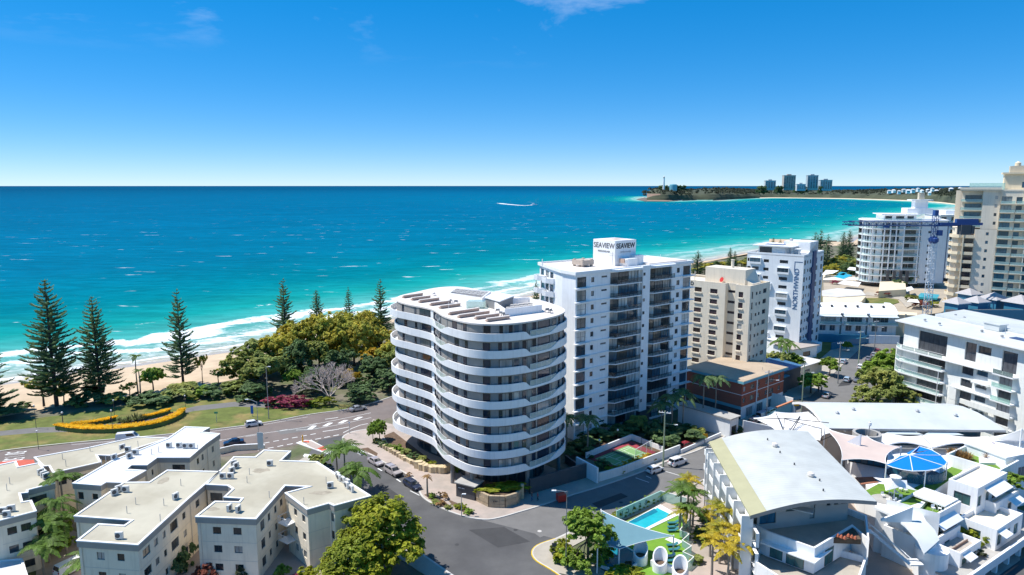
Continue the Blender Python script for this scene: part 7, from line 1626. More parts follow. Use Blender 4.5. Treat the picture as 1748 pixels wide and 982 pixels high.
def hedge(pts, w, h, lab, m='gold_flower', base='dark_leaf', z=0.13):
    P = [Vector(p) for p in resample(catmull(ats(pts), 8), 0.8)]; O = P[len(P)//2]; t = thing('flower_hedge', lab, 'hedge', (O.x, O.y, z)); n = nrm_land(P); rg.seed(len(pts)*7); b = MB(); s_ = MB()
    ws = [w*(0.35+0.65*min(1, 4*min(i, len(P)-1-i)/len(P)+0.15))/2 for i in range(len(P))]
    prof = [(-1, 0), (-1.0, h*0.75), (-0.6, h), (0.6, h), (1.0, h*0.75), (1, 0)]
    rows = [[(p.x-O.x+k.x*a*ww, p.y-O.y+k.y*a*ww, zz_+rg.uniform(-.05, .05)) for p, k, ww in zip(P, n, ws)] for a, zz_ in prof]
    for r0, r1 in zip(rows, rows[1:]): s_.strip(r0, r1)
    part('hedge_body', s_, base, t)
    tp = MB(); tr_ = [[(p.x-O.x+k.x*a*ww, p.y-O.y+k.y*a*ww, h*f_+rg.uniform(0.02, .09)) for p, k, ww in zip(P, n, ws)] for a, f_ in ((-1.04, 0.78), (-0.62, 1.0), (0, 1.04), (0.62, 1.0), (1.04, 0.78))]
    for r0, r1 in zip(tr_, tr_[1:]): tp.strip(r0, r1)
    part('blossom_top', tp, m, t)
    for p, k, ww in zip(P, n, ws):
        for _ in range(60): a = rg.uniform(-1.05, 1.05); leafquad(b, Vector((p.x-O.x+k.x*a*ww+rg.uniform(-.4, .4), p.y-O.y+k.y*a*ww+rg.uniform(-.4, .4), h+rg.uniform(-.16, .10))), (Vector((0, 0, 1))+rdir()*0.4).normalized(), rg.uniform(.18, .32))
    part('blossom', b, m, t); return t
hedge([(98, 733), (130, 736.5), (180, 737.5), (230, 734), (270, 727), (300, 716), (313, 706)], 2.6, 1.3, 'long yellow boat shaped hedge nearest the road'); hedge([(124, 729), (150, 727), (175, 723), (198, 718)], 1.6, 1.0, 'upper left yellow hedge strip of the boat shaped bed'); hedge([(246, 716), (262, 713.5), (268, 711)], 1.5, 1.0, 'short yellow hedge strip right of the agaves'); hedge([(267, 713), (280, 708), (290, 705)], 1.5, 1.0, 'yellow hedge strip at the upper right of the bed')
def spiky(m, seed, n=26, L=1.0):
    rg.seed(seed); b = MB()
    for i in range(n):
        a = i*2.4; e = 0.25+1.1*i/n; d = Vector((math.cos(a)*math.cos(e), math.sin(a)*math.cos(e), math.sin(e))); s_ = Vector((-math.sin(a), math.cos(a), 0))*0.07*L; b.add([s_*-1, s_, d*L*0.55+s_*1.2, d*L, d*L*0.55-s_*1.2], [(0, 1, 2, 3, 4)])
    return b.mesh('leaves', m)
SPIKE = {'agave': spiky('agave_leaf', 1), 'green': spiky('palm_leaf', 2, 40), 'dry': spiky('dry_leaf', 3, 34)}
def spike(k, px, py, s, lab, z=0.13, cat='plant', grp=None):
    x, y = at(px, py, z); t = thing('spiky_plant', lab, cat, (x, y, z), rg.uniform(0, 6), grp, s); obj('leaves', SPIKE[k], t); return t
for px, py, s, lab in ((232, 719, 2.4, 'largest agave inside the yellow hedge'), (220, 721, 1.9, 'agave left of the largest one inside the hedge'), (243, 717, 1.9, 'agave right of the largest one inside the hedge'), (205, 721, 1.5, 'small agave at the left end of the hedge bed'), (212, 723, 1.4, 'low agave in front of the hedge bed middle')): spike('agave', px, py, s, lab)
tree('yellowgreen', *at(650, 975), 'big yellow green tree in the bottom foreground beside the flats', 15.5, 12.5); tree('yellowgreen', *at(600, 1010), 'lower yellow green tree at the bottom edge left of the big one', 12, 8.5)
tree('street', *at(1003, 968), 'round bright green street tree on the corner by the pool', 9.0, 10.0)
for i, (k, px, py, h, s, lab) in enumerate((('green', 590, 838, 8.5, 1.5, 'large feathery palm behind the angled flats at the street'), ('green2', 612, 862, 7.0, 1.5, 'drooping palm overhanging the side street'), ('green', 575, 822, 6.5, 1.2, 'palm by the roof corner of the angled flats'), ('green2', 600, 850, 5.5, 1.2, 'low palm between the two street palms'), ('green', 112, 905, 9.5, 1.3, 'palm in the court between the left flats'), ('green2', 100, 930, 7.5, 1.3, 'second palm in the court behind the van'), ('green', 85, 960, 6.5, 1.4, 'palm in front of the left edge flats'), ('green', 75, 985, 5.0, 1.3, 'low palm at the bottom of the court'), ('green2', 115, 945, 6.0, 1.2, 'palm beside the parked van'), ('green', 165, 1000, 4.5, 1.5, 'palm at the bottom edge below the long flats'), ('green2', 205, 1000, 4.8, 1.5, 'palm at the bottom edge right of the van'), ('green', 230, 1006, 4.0, 1.3, 'small palm at the bottom edge, rightmost of three'), ('green2', 150, 862, 7.5, 0.9, 'palm top showing beside the white roofed flats'))): palm(k, px, py, h, lab, s)
for k, px, py, w, h, lab in (('rust', 350, 990, 3.6, 3.4, 'rust red shrub at the foot of the angled flats'), ('grey', 414, 990, 2.6, 3.0, 'grey green shrub below the angled flats'), ('fresh', 482, 985, 2.8, 2.4, 'fresh green shrub in the courtyard'), ('dark', 320, 965, 3.2, 5.0, 'dark tall shrub against the long flats'), ('dark', 300, 985, 3.4, 4.0, 'dark shrub by the long flats at the bottom'), ('fresh', 106, 935, 4.5, 5.0, 'green shrub mass in the left court'), ('magenta', 505, 990, 1.6, 1.3, 'small pink flowering shrub in the courtyard'), ('dark', 70, 950, 4.0, 5.5, 'dark shrub beside the left edge flats'), ('bush', 545, 800, 5, 4, 'olive shrub behind the angled flats roof'), ('yg', 530, 1000, 4, 3.4, 'yellow green shrub at the bottom by the angled flats')): shrub(k, px, py, w, h, lab)
tree('fresh', *at(648, 752), 'small round street tree on the corner paving, right one', 4.2, 5.5); tree('fresh', *at(637, 755), 'small street tree on the corner paving, left one', 3.4, 5.0)
for i, (px, py, w, h, k, lab) in enumerate(((644, 757, 2.4, 1.6, 'bush', 'shrub at the top of the tower garden bed'), (655, 763, 2.6, 1.8, 'dark', 'second shrub of the tower garden bed'), (667, 768, 2.8, 1.8, 'bush', 'third shrub of the tower garden bed'), (680, 772, 2.8, 2.0, 'fresh', 'bright shrub in the middle of the tower garden bed'), (693, 778, 2.8, 2.0, 'bush', 'fifth shrub of the tower garden bed'), (707, 785, 2.8, 2.0, 'dark', 'sixth shrub of the tower garden bed'), (720, 790, 2.6, 2.0, 'bush', 'last shrub of the tower garden bed by the rock wall'), (735, 796, 2.4, 1.5, 'yg', 'yellow green shrub above the rock wall'), (783, 806, 2.6, 2.2, 'fresh', 'green shrub beside the tower entrance column'))): shrub(k, px, py, w, h, lab)
t_ = shrub('yg', 855, 842, 10.5, 2.6, 'long bright green hedge above the stone sign wall', 1.2, d=4.5); 
for i, (px, py, w, h, k, lab) in enumerate(((738, 850, 1.6, 1.2, 'fresh', 'green shrub next to the dry palm'), (752, 862, 2.0, 1.0, 'dry', 'brown grassy plant in the kerb bed'), (757, 850, 2.2, 1.4, 'dry', 'brown shrub in the inner kerb bed'), (743, 860, 1.8, 1.0, 'bush', 'low green plant at the kerb bend'), (785, 868, 2.2, 1.0, 'yg', 'yellow green plant in the inner kerb bed'), (800, 876, 2.0, 1.0, 'fresh', 'green plant at the end of the kerb bed'), (765, 868, 1.6, 0.8, 'bush', 'low plant in the kerb bed middle'), (698, 815, 1.8, 1.2, 'dry', 'dry plant behind the dark parked car'))): shrub(k, px, py, w, h, lab, 0.15)
palm('dry', 730, 848, 4.2, 'small dry palm in the kerb bed by the dark car', 1.0)
# SEAVIEW garden
for k, px, py, h, s, lab in (('dark', 1002, 775, 8.5, 1.25, 'palm in front of the SEAVIEW tower corner'), ('dark', 966, 768, 8.0, 1.2, 'palm between the round tower and the SEAVIEW tower'), ('dark', 1145, 742, 9.5, 1.3, 'dark palm before the right end of the SEAVIEW tower'), ('dark', 1165, 738, 10, 1.3, 'tall dark palm at the SEAVIEW right end'), ('dark', 1128, 745, 8, 1.2, 'dark palm above the tennis court end'), ('dark', 1198, 728, 12.5, 1.3, 'tall palm in front of the brick flats, left one'), ('dark', 1219, 724, 12.0, 1.3, 'tall palm in front of the brick flats, right one')): palm(k, px, py, h, lab, s)
for k, px, py, w, h, lab in (('dark', 1010, 752, 10, 2.6, 'dark hedge at the foot of the SEAVIEW tower'), ('dark', 1040, 742, 10, 3, 'dark hedge behind the tennis court'), ('dark', 1068, 738, 8, 3.0, 'dark shrub behind the tennis court end'), ('bush', 1088, 733, 6, 4.5, 'dark green shrub by the tennis court corner'), ('dark', 985, 775, 8, 3.0, 'dark shrub left of the tennis court'), ('fresh', 992, 760, 4, 1.6, 'bright green clump under the SEAVIEW palms'), ('dark', 1140, 758, 9, 5.5, 'dark shrub mass before the SEAVIEW right end'), ('dark', 1165, 755, 9, 5, 'dark shrub mass left of the small garage'), ('bush', 1185, 748, 6, 4, 'shrub by the small garage wall'), ('dark', 1120, 752, 6, 6, 'tall dark shrub beside the power pole'), ('dark', 1030, 800, 3.2, 2.6, 'dark round bush at the tennis court front'), ('yellow', 1090, 792, 4.0, 1.6, 'yellow flowering hedge along the tennis court'), ('yellow', 1074, 798, 3.4, 1.5, 'left part of the yellow hedge along the tennis court'), ('yellow', 1106, 786, 3.4, 1.5, 'right part of the yellow hedge along the tennis court'), ('yg', 1050, 806, 4.0, 1.4, 'green hedge left of the yellow hedge'), ('dark', 1255, 742, 4, 2.6, 'dark shrub in the fenced garage yard')): shrub(k, px, py, w, h, lab)
for k, px, py, h, s, lab in (('green2', 1330, 640, 11, 1.3, 'tall palm between the cream tower and the navy striped tower'), ('green2', 1345, 632, 9, 1.2, 'palm before the navy striped tower'), ('green2', 1312, 585, 6, 1.2, 'palm beside the right wall of the cream tower')): palm(k, px, py, h, lab, s)
for k, px, py, w, h, lab in (('bush', 1322, 648, 10, 9, 'green tree below the cream tower'), ('fresh', 1350, 640, 9, 7.5, 'bright tree beside the palm group'), ('fresh', 1384, 672, 9, 6.5, 'round street tree left of the far street'), ('fresh', 1416, 642, 6.5, 6.5, 'street tree further up the far street'), ('bush2', 1500, 690, 14, 11, 'big leafy tree in front of the white flats, near one'), ('fresh', 1518, 668, 14, 13, 'bright tree behind the big leafy tree by the white flats'), ('bush', 1480, 700, 10, 7, 'lower grey green tree at the street before the white flats'), ('bush', 1528, 700, 10, 8, 'tree tucked against the white flats corner'), ('fresh', 1445, 600, 4, 4, 'small palm like tree by the yard wall')): tree(k, *at(px, py), lab, w, h)
for i in range(16):
    px = rg.uniform(1410, 1462); py = rg.uniform(455, 482); tree(rg.choice(['bush', 'dark', 'olive']), *at(px, py), 'beach tree in the grove left of the curved white tower', rg.uniform(10, 16), rg.uniform(8, 13), group='beach grove trees')
for i in range(14):
    px = 1185 + i*9; py = 470 - i*1.2 + rg.uniform(-3, 3); tree(rg.choice(['bush', 'olive', 'dark', 'thin']), *at(px, py), 'shore tree behind the cream tower', rg.uniform(8, 13), rg.uniform(5, 8), group='shore trees behind the towers')
for k, px, py, w, h, z, lab in (('magenta', 1473, 483, 3.5, 3, 8.4, 'crimson shrub on the podium, left one'), ('magenta', 1492, 484, 5, 4, 8.4, 'crimson shrub on the podium before the curved tower'), ('fresh', 1497, 478, 4.5, 5, 8.4, 'green tree on the podium beside the crimson shrub'), ('rust', 1508, 506, 7, 3, 8.4, 'rust red garden bed on the podium lawn'), ('magenta', 1526, 498, 4, 3.0, 8.4, 'crimson shrub beside the podium path'), ('bush', 1556, 515, 6, 4, 8.4, 'green shrub by the podium steps'), ('rust', 1572, 523, 7, 3, 8.4, 'rust red planting at the podium corner'), ('yg', 1590, 522, 6, 2.6, 8.4, 'yellow green planting by the crane'), ('magenta', 1424, 484, 5, 2.4, 8.4, 'crimson planting at the left podium edge'), ('dark', 1534, 492, 7, 6, 8.4, 'dark tree on the podium right of the curved tower')): shrub(k, px, py, w, h, lab, z)
for px, py, h, lab in ((1556, 490, 6, 'palm on the podium in front of the curved tower right side'), (1566, 488, 6.5, 'palm near the podium pool'), (1530, 480, 5, 'palm at the foot of the curved white tower'), (1480, 476, 5, 'palm at the curved corner of the white tower')): palm('dark', px, py, h, lab, 1.2, 8.2)
YP = [(1160, 905, 7.5, 1.15), (1172, 888, 7.8, 1.15), (1182, 900, 6.5, 1.05), (1165, 918, 5, 1.0), (1178, 918, 5.5, 1.0), (1222, 930, 7, 1.1), (1240, 945, 7.5, 1.1), (1228, 962, 6.5, 1.1), (1250, 975, 7.2, 1.15), (1215, 985, 6.5, 1.1), (1262, 990, 7.0, 1.1), (1240, 1000, 6.2, 1.1), (1205, 915, 4, 0.9), (1212, 950, 4.5, 0.9)]
for i, (px, py, h, s) in enumerate(YP): palm('yellow' if i > 4 or i % 2 else 'green', px, py, h, ('golden cane palm %s' % ('furthest left by the pool fence', 'tallest beside the pool garden', 'right behind the pool fence palms', 'low one in front of the pool garden clump', 'low one right of the pool garden clump', 'nearest the resort wall, far end', 'second along the resort wall', 'leaning over the garden path', 'tall one below the resort terrace', 'at the bottom edge, left of the row', 'at the bottom edge, right of the row', 'in the middle of the bottom row', 'small one beside the garden bed', 'small one halfway down the garden path')[i]), s, group='golden cane palms of the resort garden')
for k, px, py, w, h, lab in (('yg', 1195, 925, 2.6, 1.8, 'yellow green shrub in the resort garden bed'), ('dark', 1200, 912, 3, 1.6, 'dark shrub in the resort garden bed'), ('yellow', 1212, 868, 2.2, 1.8, 'yellow shrub at the resort wall by the street'), ('dark', 1205, 890, 3, 1.5, 'dark low planting by the resort wall'), ('bush', 1188, 960, 2.5, 1.5, 'low green planting by the sun loungers'), ('grey', 1072, 975, 2.4, 2.0, 'round grey shrub beside the white planters')): shrub(k, px, py, w, h, lab)
shrub('yg', 1662, 927, 4.0, 3.2, 'round yellow green tree above the timber fence', 2.0); shrub('fresh', 1728, 830, 4.2, 3.0, 'leafy shrub on the upper terrace at the right edge', 6.6); shrub('grey', 1668, 948, 3.0, 1.6, 'pale shrub on the lower terrace', 2.0); shrub('fresh', 1665, 940, 1.8, 1.5, 'small green plant on the lower terrace', 2.0)
for i, (px, py) in enumerate(((1624, 777), (1634, 779), (1644, 783), (1652, 785))): spike('dry', px, py, 1.7, ('straw coloured grass plant at the left end of the terrace planter', 'straw coloured grass plant second in the terrace planter', 'straw coloured grass plant third in the terrace planter', 'straw coloured grass plant at the right end of the terrace planter')[i], ZD+1.0)
for i, (px, py) in enumerate(((1684, 781), (1695, 783), (1712, 786))): spike('dry', px, py, 1.2, ('small straw plant at the left of the curved planter', 'small straw plant in the middle of the curved planter', 'small straw plant at the right of the curved planter')[i], ZD+1.4)
# ================================================================== TENNIS COURT, POOL, VEHICLES, STREET FURNITURE, PEOPLE, HEADLAND
mat('court_green', (0.045, 0.17, 0.14), 0.8, 0.06, 0.8); mat('court_light', (0.20, 0.36, 0.14), 0.8, 0.05, 0.8); mat('court_red', (0.30, 0.045, 0.06), 0.8, 0.06, 0.8)
mat('turf', (0.15, 0.30, 0.03), 0.95, 0.10, 1.0, bump=0.3); mat('pool_tile', (0.02, 0.55, 0.62), 0.4, 0.04, 1); mat('stone', (0.42, 0.33, 0.22), 0.9, 0.25, 0.9, bump=0.8, bscale=3); mat('pale_stone', (0.60, 0.48, 0.30), 0.9, 0.2, 1.2, bump=0.5)
# ---- tennis court of the SEAVIEW tower
cc = [Vector(p) for p in ats([(1004, 783), (1076, 754), (1120, 773), (1054, 801)])]; co = cc[0]
court = thing('tennis_court', 'green and red tennis court with white lines below the SEAVIEW tower', 'tennis court', (co.x, co.y, 0.1))
def CT(s, t): p = (cc[0]*(1-s)+cc[1]*s)*(1-t) + (cc[3]*(1-s)+cc[2]*s)*t - co; return (p.x, p.y)
part('surround', MB().prism(ccw([CT(0, 0), CT(1, 0), CT(1, 1), CT(0, 1)]), -0.1, 0.02), 'court_red', court)
part('playing_surface', MB().prism(ccw([CT(0.05, 0.16), CT(0.84, 0.16), CT(0.84, 0.95), CT(0.05, 0.95)]), 0.02, 0.03), 'court_light', court)
for (a, c) in (((0.09, 0.24), (0.80, 0.24)), ((0.09, 0.87), (0.80, 0.87)), ((0.09, 0.24), (0.09, 0.87)), ((0.80, 0.24), (0.80, 0.87)), ((0.09, 0.33), (0.80, 0.33)), ((0.09, 0.78), (0.80, 0.78)), ((0.27, 0.33), (0.27, 0.78)), ((0.62, 0.33), (0.62, 0.78)), ((0.27, 0.555), (0.62, 0.555))): part('court_line', line(CT(*a), CT(*c), 0.11, 0.036), 'line_paint', court)
n0, n1 = Vector(CT(0.445, 0.17)), Vector(CT(0.445, 0.95)); nb = MB(); nb.strip([(*n0, 0.05), (*n1, 0.05)], [(*n0, 0.95), (*n1, 0.95)]); net = part('net', nb, 'rail_dark', court); part('net_band', MB().tube([(*n0, 0.97), (*n1, 0.97)], 0.05, 4), 'white_trim', net)
for p in (n0, n1): part('net_post', MB().tube([(*p, 0), (*p, 1.1)], 0.05, 5), 'dark_grey', net)
f0, f1 = Vector(CT(0.46, 0.98)), Vector(CT(0.98, 0.86)); fb = MB(); fb.strip([(*f0, 0.05), (*f1, 0.05)], [(*f0, 2.6), (*f1, 2.6)]); fn = part('fence_mesh', fb, 'mesh_clear', court) if 'mesh_clear' in MATS else part('fence_mesh', fb, seeglass('mesh_clear', (0.3, 0.32, 0.32), 0.22), court); part('fence_rail', MB().tube([(*f0, 2.62), (*f1, 2.62)], 0.06, 5), 'white_trim', fn)
for k in range(4): q = f0.lerp(f1, k/3); part('fence_post', MB().tube([(*q, 0), (*q, 2.6)], 0.04, 5), 'white_trim', fn)
def wall_run(name, lab, pts, h, m, t=0.3, z0=0.0, cap=None):
    P = [Vector(p) for p in pts]; O = P[0]; r = thing(name, lab, 'wall', (O.x, O.y, z0))
    for i, (a, c) in enumerate(zip(P, P[1:])):
        d = c-a; ang = math.atan2(d.y, d.x); part('wall_panel', MB().box(0, -t/2, 0, d.length, t/2, h), m, r, loc=(a.x-O.x, a.y-O.y, 0), rz=ang)
        if cap: part('coping', MB().box(-0.05, -t/2-0.06, h, d.length+0.05, t/2+0.06, h+0.08), cap, r, loc=(a.x-O.x, a.y-O.y, 0), rz=ang)
    return r
wall_run('court_wall', 'long white rendered street wall in front of the tennis court', ats([(1022, 823), (1062, 811), (1160, 773)]), 1.9, 'pale_render')
wall_run('court_wall', 'white wall at the back of the tennis court', ats([(1000, 783), (1078, 751), (1094, 757)]), 1.4, 'pale_blue_white'); wall_run('court_wall', 'low white wall right of the tennis court', ats([(1096, 757), (1132, 771)]), 1.2, 'pale_blue_white')
wall_run('court_wall', 'tall grey blue wall between the round tower and the court', ats([(984, 806), (1020, 826)]), 3.4, 'pale_blue_white', 0.4); wall_run('court_wall', 'dark boundary wall beside the round tower garage', ats([(965, 790), (986, 806)]), 1.8, 'dark_grey'); wall_run('street_wall', 'low pale wall along the footpath past the court', ats([(1162, 775), (1230, 745)]), 1.0, 'pale_blue_white')
b = MB(); b.prism(ccw(ats([(962, 792), (1004, 783), (1054, 801), (1160, 771), (1100, 745), (1070, 735), (980, 755)])), -0.05, 0.07); struct('garden_soil', b, 'mulch')
# ---- pool garden on the near corner
def pool_garden():
    O = Vector(at(1090, 900)); root = thing('pool_garden', 'fenced lawn with a bright turquoise swimming pool beside the street', 'pool', (O.x, O.y, 0)); P = lambda l, z=0.0: ccw([(x-O.x, y-O.y) for x, y in ats(l, z)])
    part('lawn', MB().prism(P([(1046, 900), (1130, 866), (1162, 882), (1172, 925), (1172, 970), (1140, 985), (1060, 985), (1045, 940)]), 0, 0.12), 'turf', root)
    part('pool_surround', MB().prism(P([(1064, 897), (1127, 863), (1158, 881), (1102, 908)]), 0.12, 0.22), 'white_trim', root); part('water', MB().prism(P([(1070, 895), (1122, 869), (1146, 881), (1101, 904)]), 0.22, 0.235), 'pool_water', root); part('deep_end', MB().prism(P([(1069, 895), (1117, 870), (1123, 876), (1086, 894)]), 0.235, 0.242), 'pool_deep', root)
    part('stepping_slab', MB().prism(P([(1135, 922), (1146, 918), (1166, 926), (1156, 932)]), 0.12, 0.18), 'white_trim', root)
    fw = [Vector(p)-O for p in ats([(1052, 890), (1127, 855)])]; d = fw[1]-fw[0]; ang = math.atan2(d.y, d.x)
    fence = part('sign_wall', MB().box(0, -0.08, 0, d.length, 0.08, 2.0), 'mint_wall', root, loc=(fw[0].x, fw[0].y, 0), rz=ang)
    for i, ch in enumerate('HCAEB'):
        o = obj('letter', text_mesh(ch, 1.25, 'dark_teal', 0.02, 0.01), fence, (1.2+i*1.75, -0.11, 1.05), rot=(R(90), 0, 0)); o.scale = (-1, 1, 1)
    part('glass_screen', MB().box(0, -0.03, 0, 5.2, 0.03, 2.0), 'green_glass', root, loc=(fw[1].x, fw[1].y, 0), rz=ang-R(75)); part('screen_rail', MB().box(0, -0.05, 2.0, 5.2, 0.05, 2.08), 'white_trim', root, loc=(fw[1].x, fw[1].y, 0), rz=ang-R(75))
    z = [Vector(p)-O for p in ats([(1160, 878), (1158, 893), (1168, 887), (1166, 902), (1176, 898), (1160, 917), (1176, 924), (1164, 935), (1180, 945), (1165, 955), (1184, 964), (1172, 975)])]
    for a, c in zip(z, z[1:]):
        dd = c-a; an = math.atan2(dd.y, dd.x); part('zigzag_fence', MB().box(0, -0.03, 0, dd.length, 0.03, 1.3), 'rail_glass', root, loc=(a.x, a.y, 0), rz=an); part('fence_cap', MB().box(0, -0.06, 1.3, dd.length, 0.06, 1.38), 'white_trim', root, loc=(a.x, a.y, 0), rz=an)
mat('mint_wall', (0.36, 0.60, 0.55), 0.5, 0.06, 0.6); mat('dark_teal', (0.03, 0.16, 0.20), 0.5, 0.0); mat('pool_deep', (0.01, 0.20, 0.30), 0.08, 0.08, 0.8, spec=0.5)
pool_garden()
for k in range(7): shrub('fresh' if k % 2 else 'yg', 1052+k*12, 884-k*5.4, 2.6, 1.5, 'clipped green hedge clump along the BEACH wall, %s from the street corner' % ('first', 'second', 'third', 'fourth', 'fifth', 'sixth', 'seventh')[k], 0.1, d=2.0)
shrub('yg', 956, 945, 3.6, 3.2, 'clipped bright hedge left of the corner street tree', 0.1, d=3.0); shrub('yg', 962, 958, 3.6, 3.0, 'clipped hedge in front of the corner street tree', 0.1, d=3.0); shrub('yg', 1055, 985, 4.5, 2.4, 'clipped hedge below the grey blue shade sail', 0.1, d=3.0); shrub('yg', 1075, 990, 4.5, 2.4, 'clipped hedge at the bottom edge by the white planters', 0.1, d=3.0)
sail('shade_sail', 'grey blue shade sail on white posts over the paddling pool', [(1026, 871), (1020, 935), (1057, 938), (1150, 915)], [5.2, 4.4, 4.0, 3.6], 'sail_teal', 0.16, posts=0.1)
wp = thing('paddling_pool', 'teal paddling pool under the grey blue shade sail', 'pool', (*at(1050, 955), 0)); part('basin', MB().lathe([(3.8, 0.1), (3.8, 0.55), (3.5, 0.55), (3.5, 0.4)], 24), 'white_paint', wp); part('water', MB().lathe([(3.5, 0.45), (0.01, 0.46)], 24), 'pool_deep', wp)
for i, (x, y) in enumerate(((1093, 962), (1126, 975), (1160, 990))):
    t = thing('planter_tube', ('slanted white tube planter, nearest the shade sail', 'slanted white tube planter, middle one of three', 'slanted white tube planter cut by the bottom edge')[i], 'planter', (*at(x, y), 0), R(-20), 'slanted white tube planters'); n_ = 20; b = MB(); b.sm = True; ring = lambda r, zf: [(r*math.cos(2*math.pi*k/n_), r*math.sin(2*math.pi*k/n_), zf(r*math.sin(2*math.pi*k/n_))) for k in range(n_)]
    sl = lambda y_: 2.5 + y_*0.95; b.strip(ring(1.15, lambda y_: 0.0), ring(1.15, sl), True); b.strip(ring(1.15, sl), ring(0.98, sl), True); b.strip(ring(0.98, sl), ring(0.98, lambda y_: 1.2), True); part('tube', b, 'white_paint', t); part('soil', MB().lathe([(0.97, 1.3), (0.01, 1.4)], 14), 'mulch', t)
pw = thing('planter_wall', 'white low wall linking the tube planters', 'wall', (*at(1110, 968), 0), R(-35)); part('wall_panel', MB().box(0, 0, 0, 6, 0.8, 1.1), 'white_paint', pw)
def lounger(px, py, rz, lab, m='dark_teal'):
    t = thing('sun_lounger', lab, 'sun lounger', (*at(px, py), 0.12), R(rz), 'sun loungers by the pool'); part('seat', MB().box(-0.9, -0.32, 0.28, 0.45, 0.32, 0.36), m, t); part('backrest', MB().prism([(0.45, -0.32), (1.0, -0.32), (1.0, 0.32), (0.45, 0.32)], [0.28, 0.62, 0.62, 0.28], [0.36, 0.72, 0.72, 0.36]), m, t)
    for sx in (-0.8, 0.4):
        for sy in (-0.28, 0.28): part('leg', MB().box(sx-0.03, sy-0.03, 0, sx+0.03, sy+0.03, 0.28), 'galv', t)
for i, (x, y) in enumerate(((1148, 896), (1148, 903), (1148, 909), (1147, 934), (1150, 942), (1142, 953), (1144, 961))): lounger(x, y, 5, ('dark lounger nearest the pool', 'second dark lounger from the pool', 'third dark lounger from the pool', 'lounger just past the white slab', 'lounger in the middle of the lower lawn row', 'pale lounger beside the tube planters', 'last lounger of the lower lawn row')[i], 'dark_teal' if i != 5 else 'sail_grey')
# ---- round tower entrance: stone walls, kiosk, boulders
def stones(px, n, s, lab, z=0.13):
    P = resample(ats(px), sum((Vector(a)-Vector(c)).length for a, c in zip(ats(px), ats(px)[1:]))/n); O = P[0]; t = thing('boulder_edging', lab, 'stone wall', (O.x, O.y, z)); r_ = random.Random(len(px)+n)
    for p in P:
        b = MB(); m_ = 7; q = [(math.cos(k*2*math.pi/m_)*s*r_.uniform(.7, 1.1)*0.62, math.sin(k*2*math.pi/m_)*s*r_.uniform(.6, 1)*0.5) for k in range(m_)]; b.prism(q, 0, [s*r_.uniform(.65, .9)]*m_); part('boulder', b, 'pale_stone' if r_.random() < .7 else 'stone', t, loc=(p.x-O.x, p.y-O.y, 0), rz=r_.uniform(0, 3))
stones([(652, 764), (670, 774), (690, 786), (712, 797)], 14, 1.1, 'row of pale sandstone blocks edging the tower garden'); stones([(715, 800), (735, 806), (757, 808), (772, 804)], 9, 1.8, 'larger sandstone boulders beside the tower entrance')
sw = thing('stone_sign_wall', 'rough stone sign wall below the green hedge at the round tower', 'wall', (*at(848, 860), 0)); so_ = Vector(sw.location).xy
q = [Vector(p)-so_ for p in ats([(806, 840), (815, 856), (835, 866), (862, 867), (882, 861), (888, 852)])]; r_ = random.Random(4)
for i, (a, c) in enumerate(zip(q, q[1:])):
    d = c-a; nseg = max(1, int(d.length/0.9))
    for rw in range(3):
        for k in range(nseg): u0 = a.lerp(c, k/nseg); u1 = a.lerp(c, (k+1)/nseg); L_ = (u1-u0).length; part('stone', MB().box(0.02, -0.25-r_.uniform(0, .08), 0.02, L_-0.02, 0.25, 0.78), 'stone', sw, loc=(u0.x, u0.y, rw*0.8), rz=math.atan2(d.y, d.x))
part('core', MB().prism(ccw([(p.x, p.y+0.3) for p in q] + [(q[-1].x-1, q[-1].y+4), (q[0].x+1, q[0].y+4)]), 0, 2.0), 'mulch', sw); d = q[4]-q[2]
part('pillar', MB().boxc(q[-1].x+0.4, q[-1].y+0.1, 1.5, 0.6, 0.6, 3.0), 'pale_stone', sw); part('gate', MB().boxc(q[-1].x-0.6, q[-1].y-0.2, 1.2, 1.3, 0.15, 2.3), 'dark_grey', sw)
for k in range(9): part('sign_mark', MB().boxc(0, 0, 0, 0.16, 0.04, 0.32), 'dark_frame', sw, loc=(q[2].x+0.9+k*0.28, q[2].y-0.40+k*0.01, 1.3), rz=math.atan2(d.y, d.x))
ks = thing('entry_kiosk', 'dark grey cube kiosk with a flat roof at the tower entrance', 'kiosk', (*at(800, 848), 0), R(-28)); part('wall', MB().box(-2.1, -1.2, 0, 2.1, 1.6, 2.9), 'dark_grey', ks); part('roof', MB().box(-2.4, -1.5, 2.9, 2.4, 2.0, 3.1), 'concrete', ks); [part('sign_mark', MB().boxc(0, 0, 0, 0.62, 0.03, 0.12), 'white_trim', ks, loc=(-1.3+k*0.8, -1.22, 2.05)) for k in range(2)]
gr = thing('garage_wall', 'dark glass and concrete garage entrance beside the round tower', 'wall', (*at(905, 845), 0), R(33)); part('wall', MB().box(0, 0, 0, 15, 0.4, 3.2), 'dark_grey', gr)
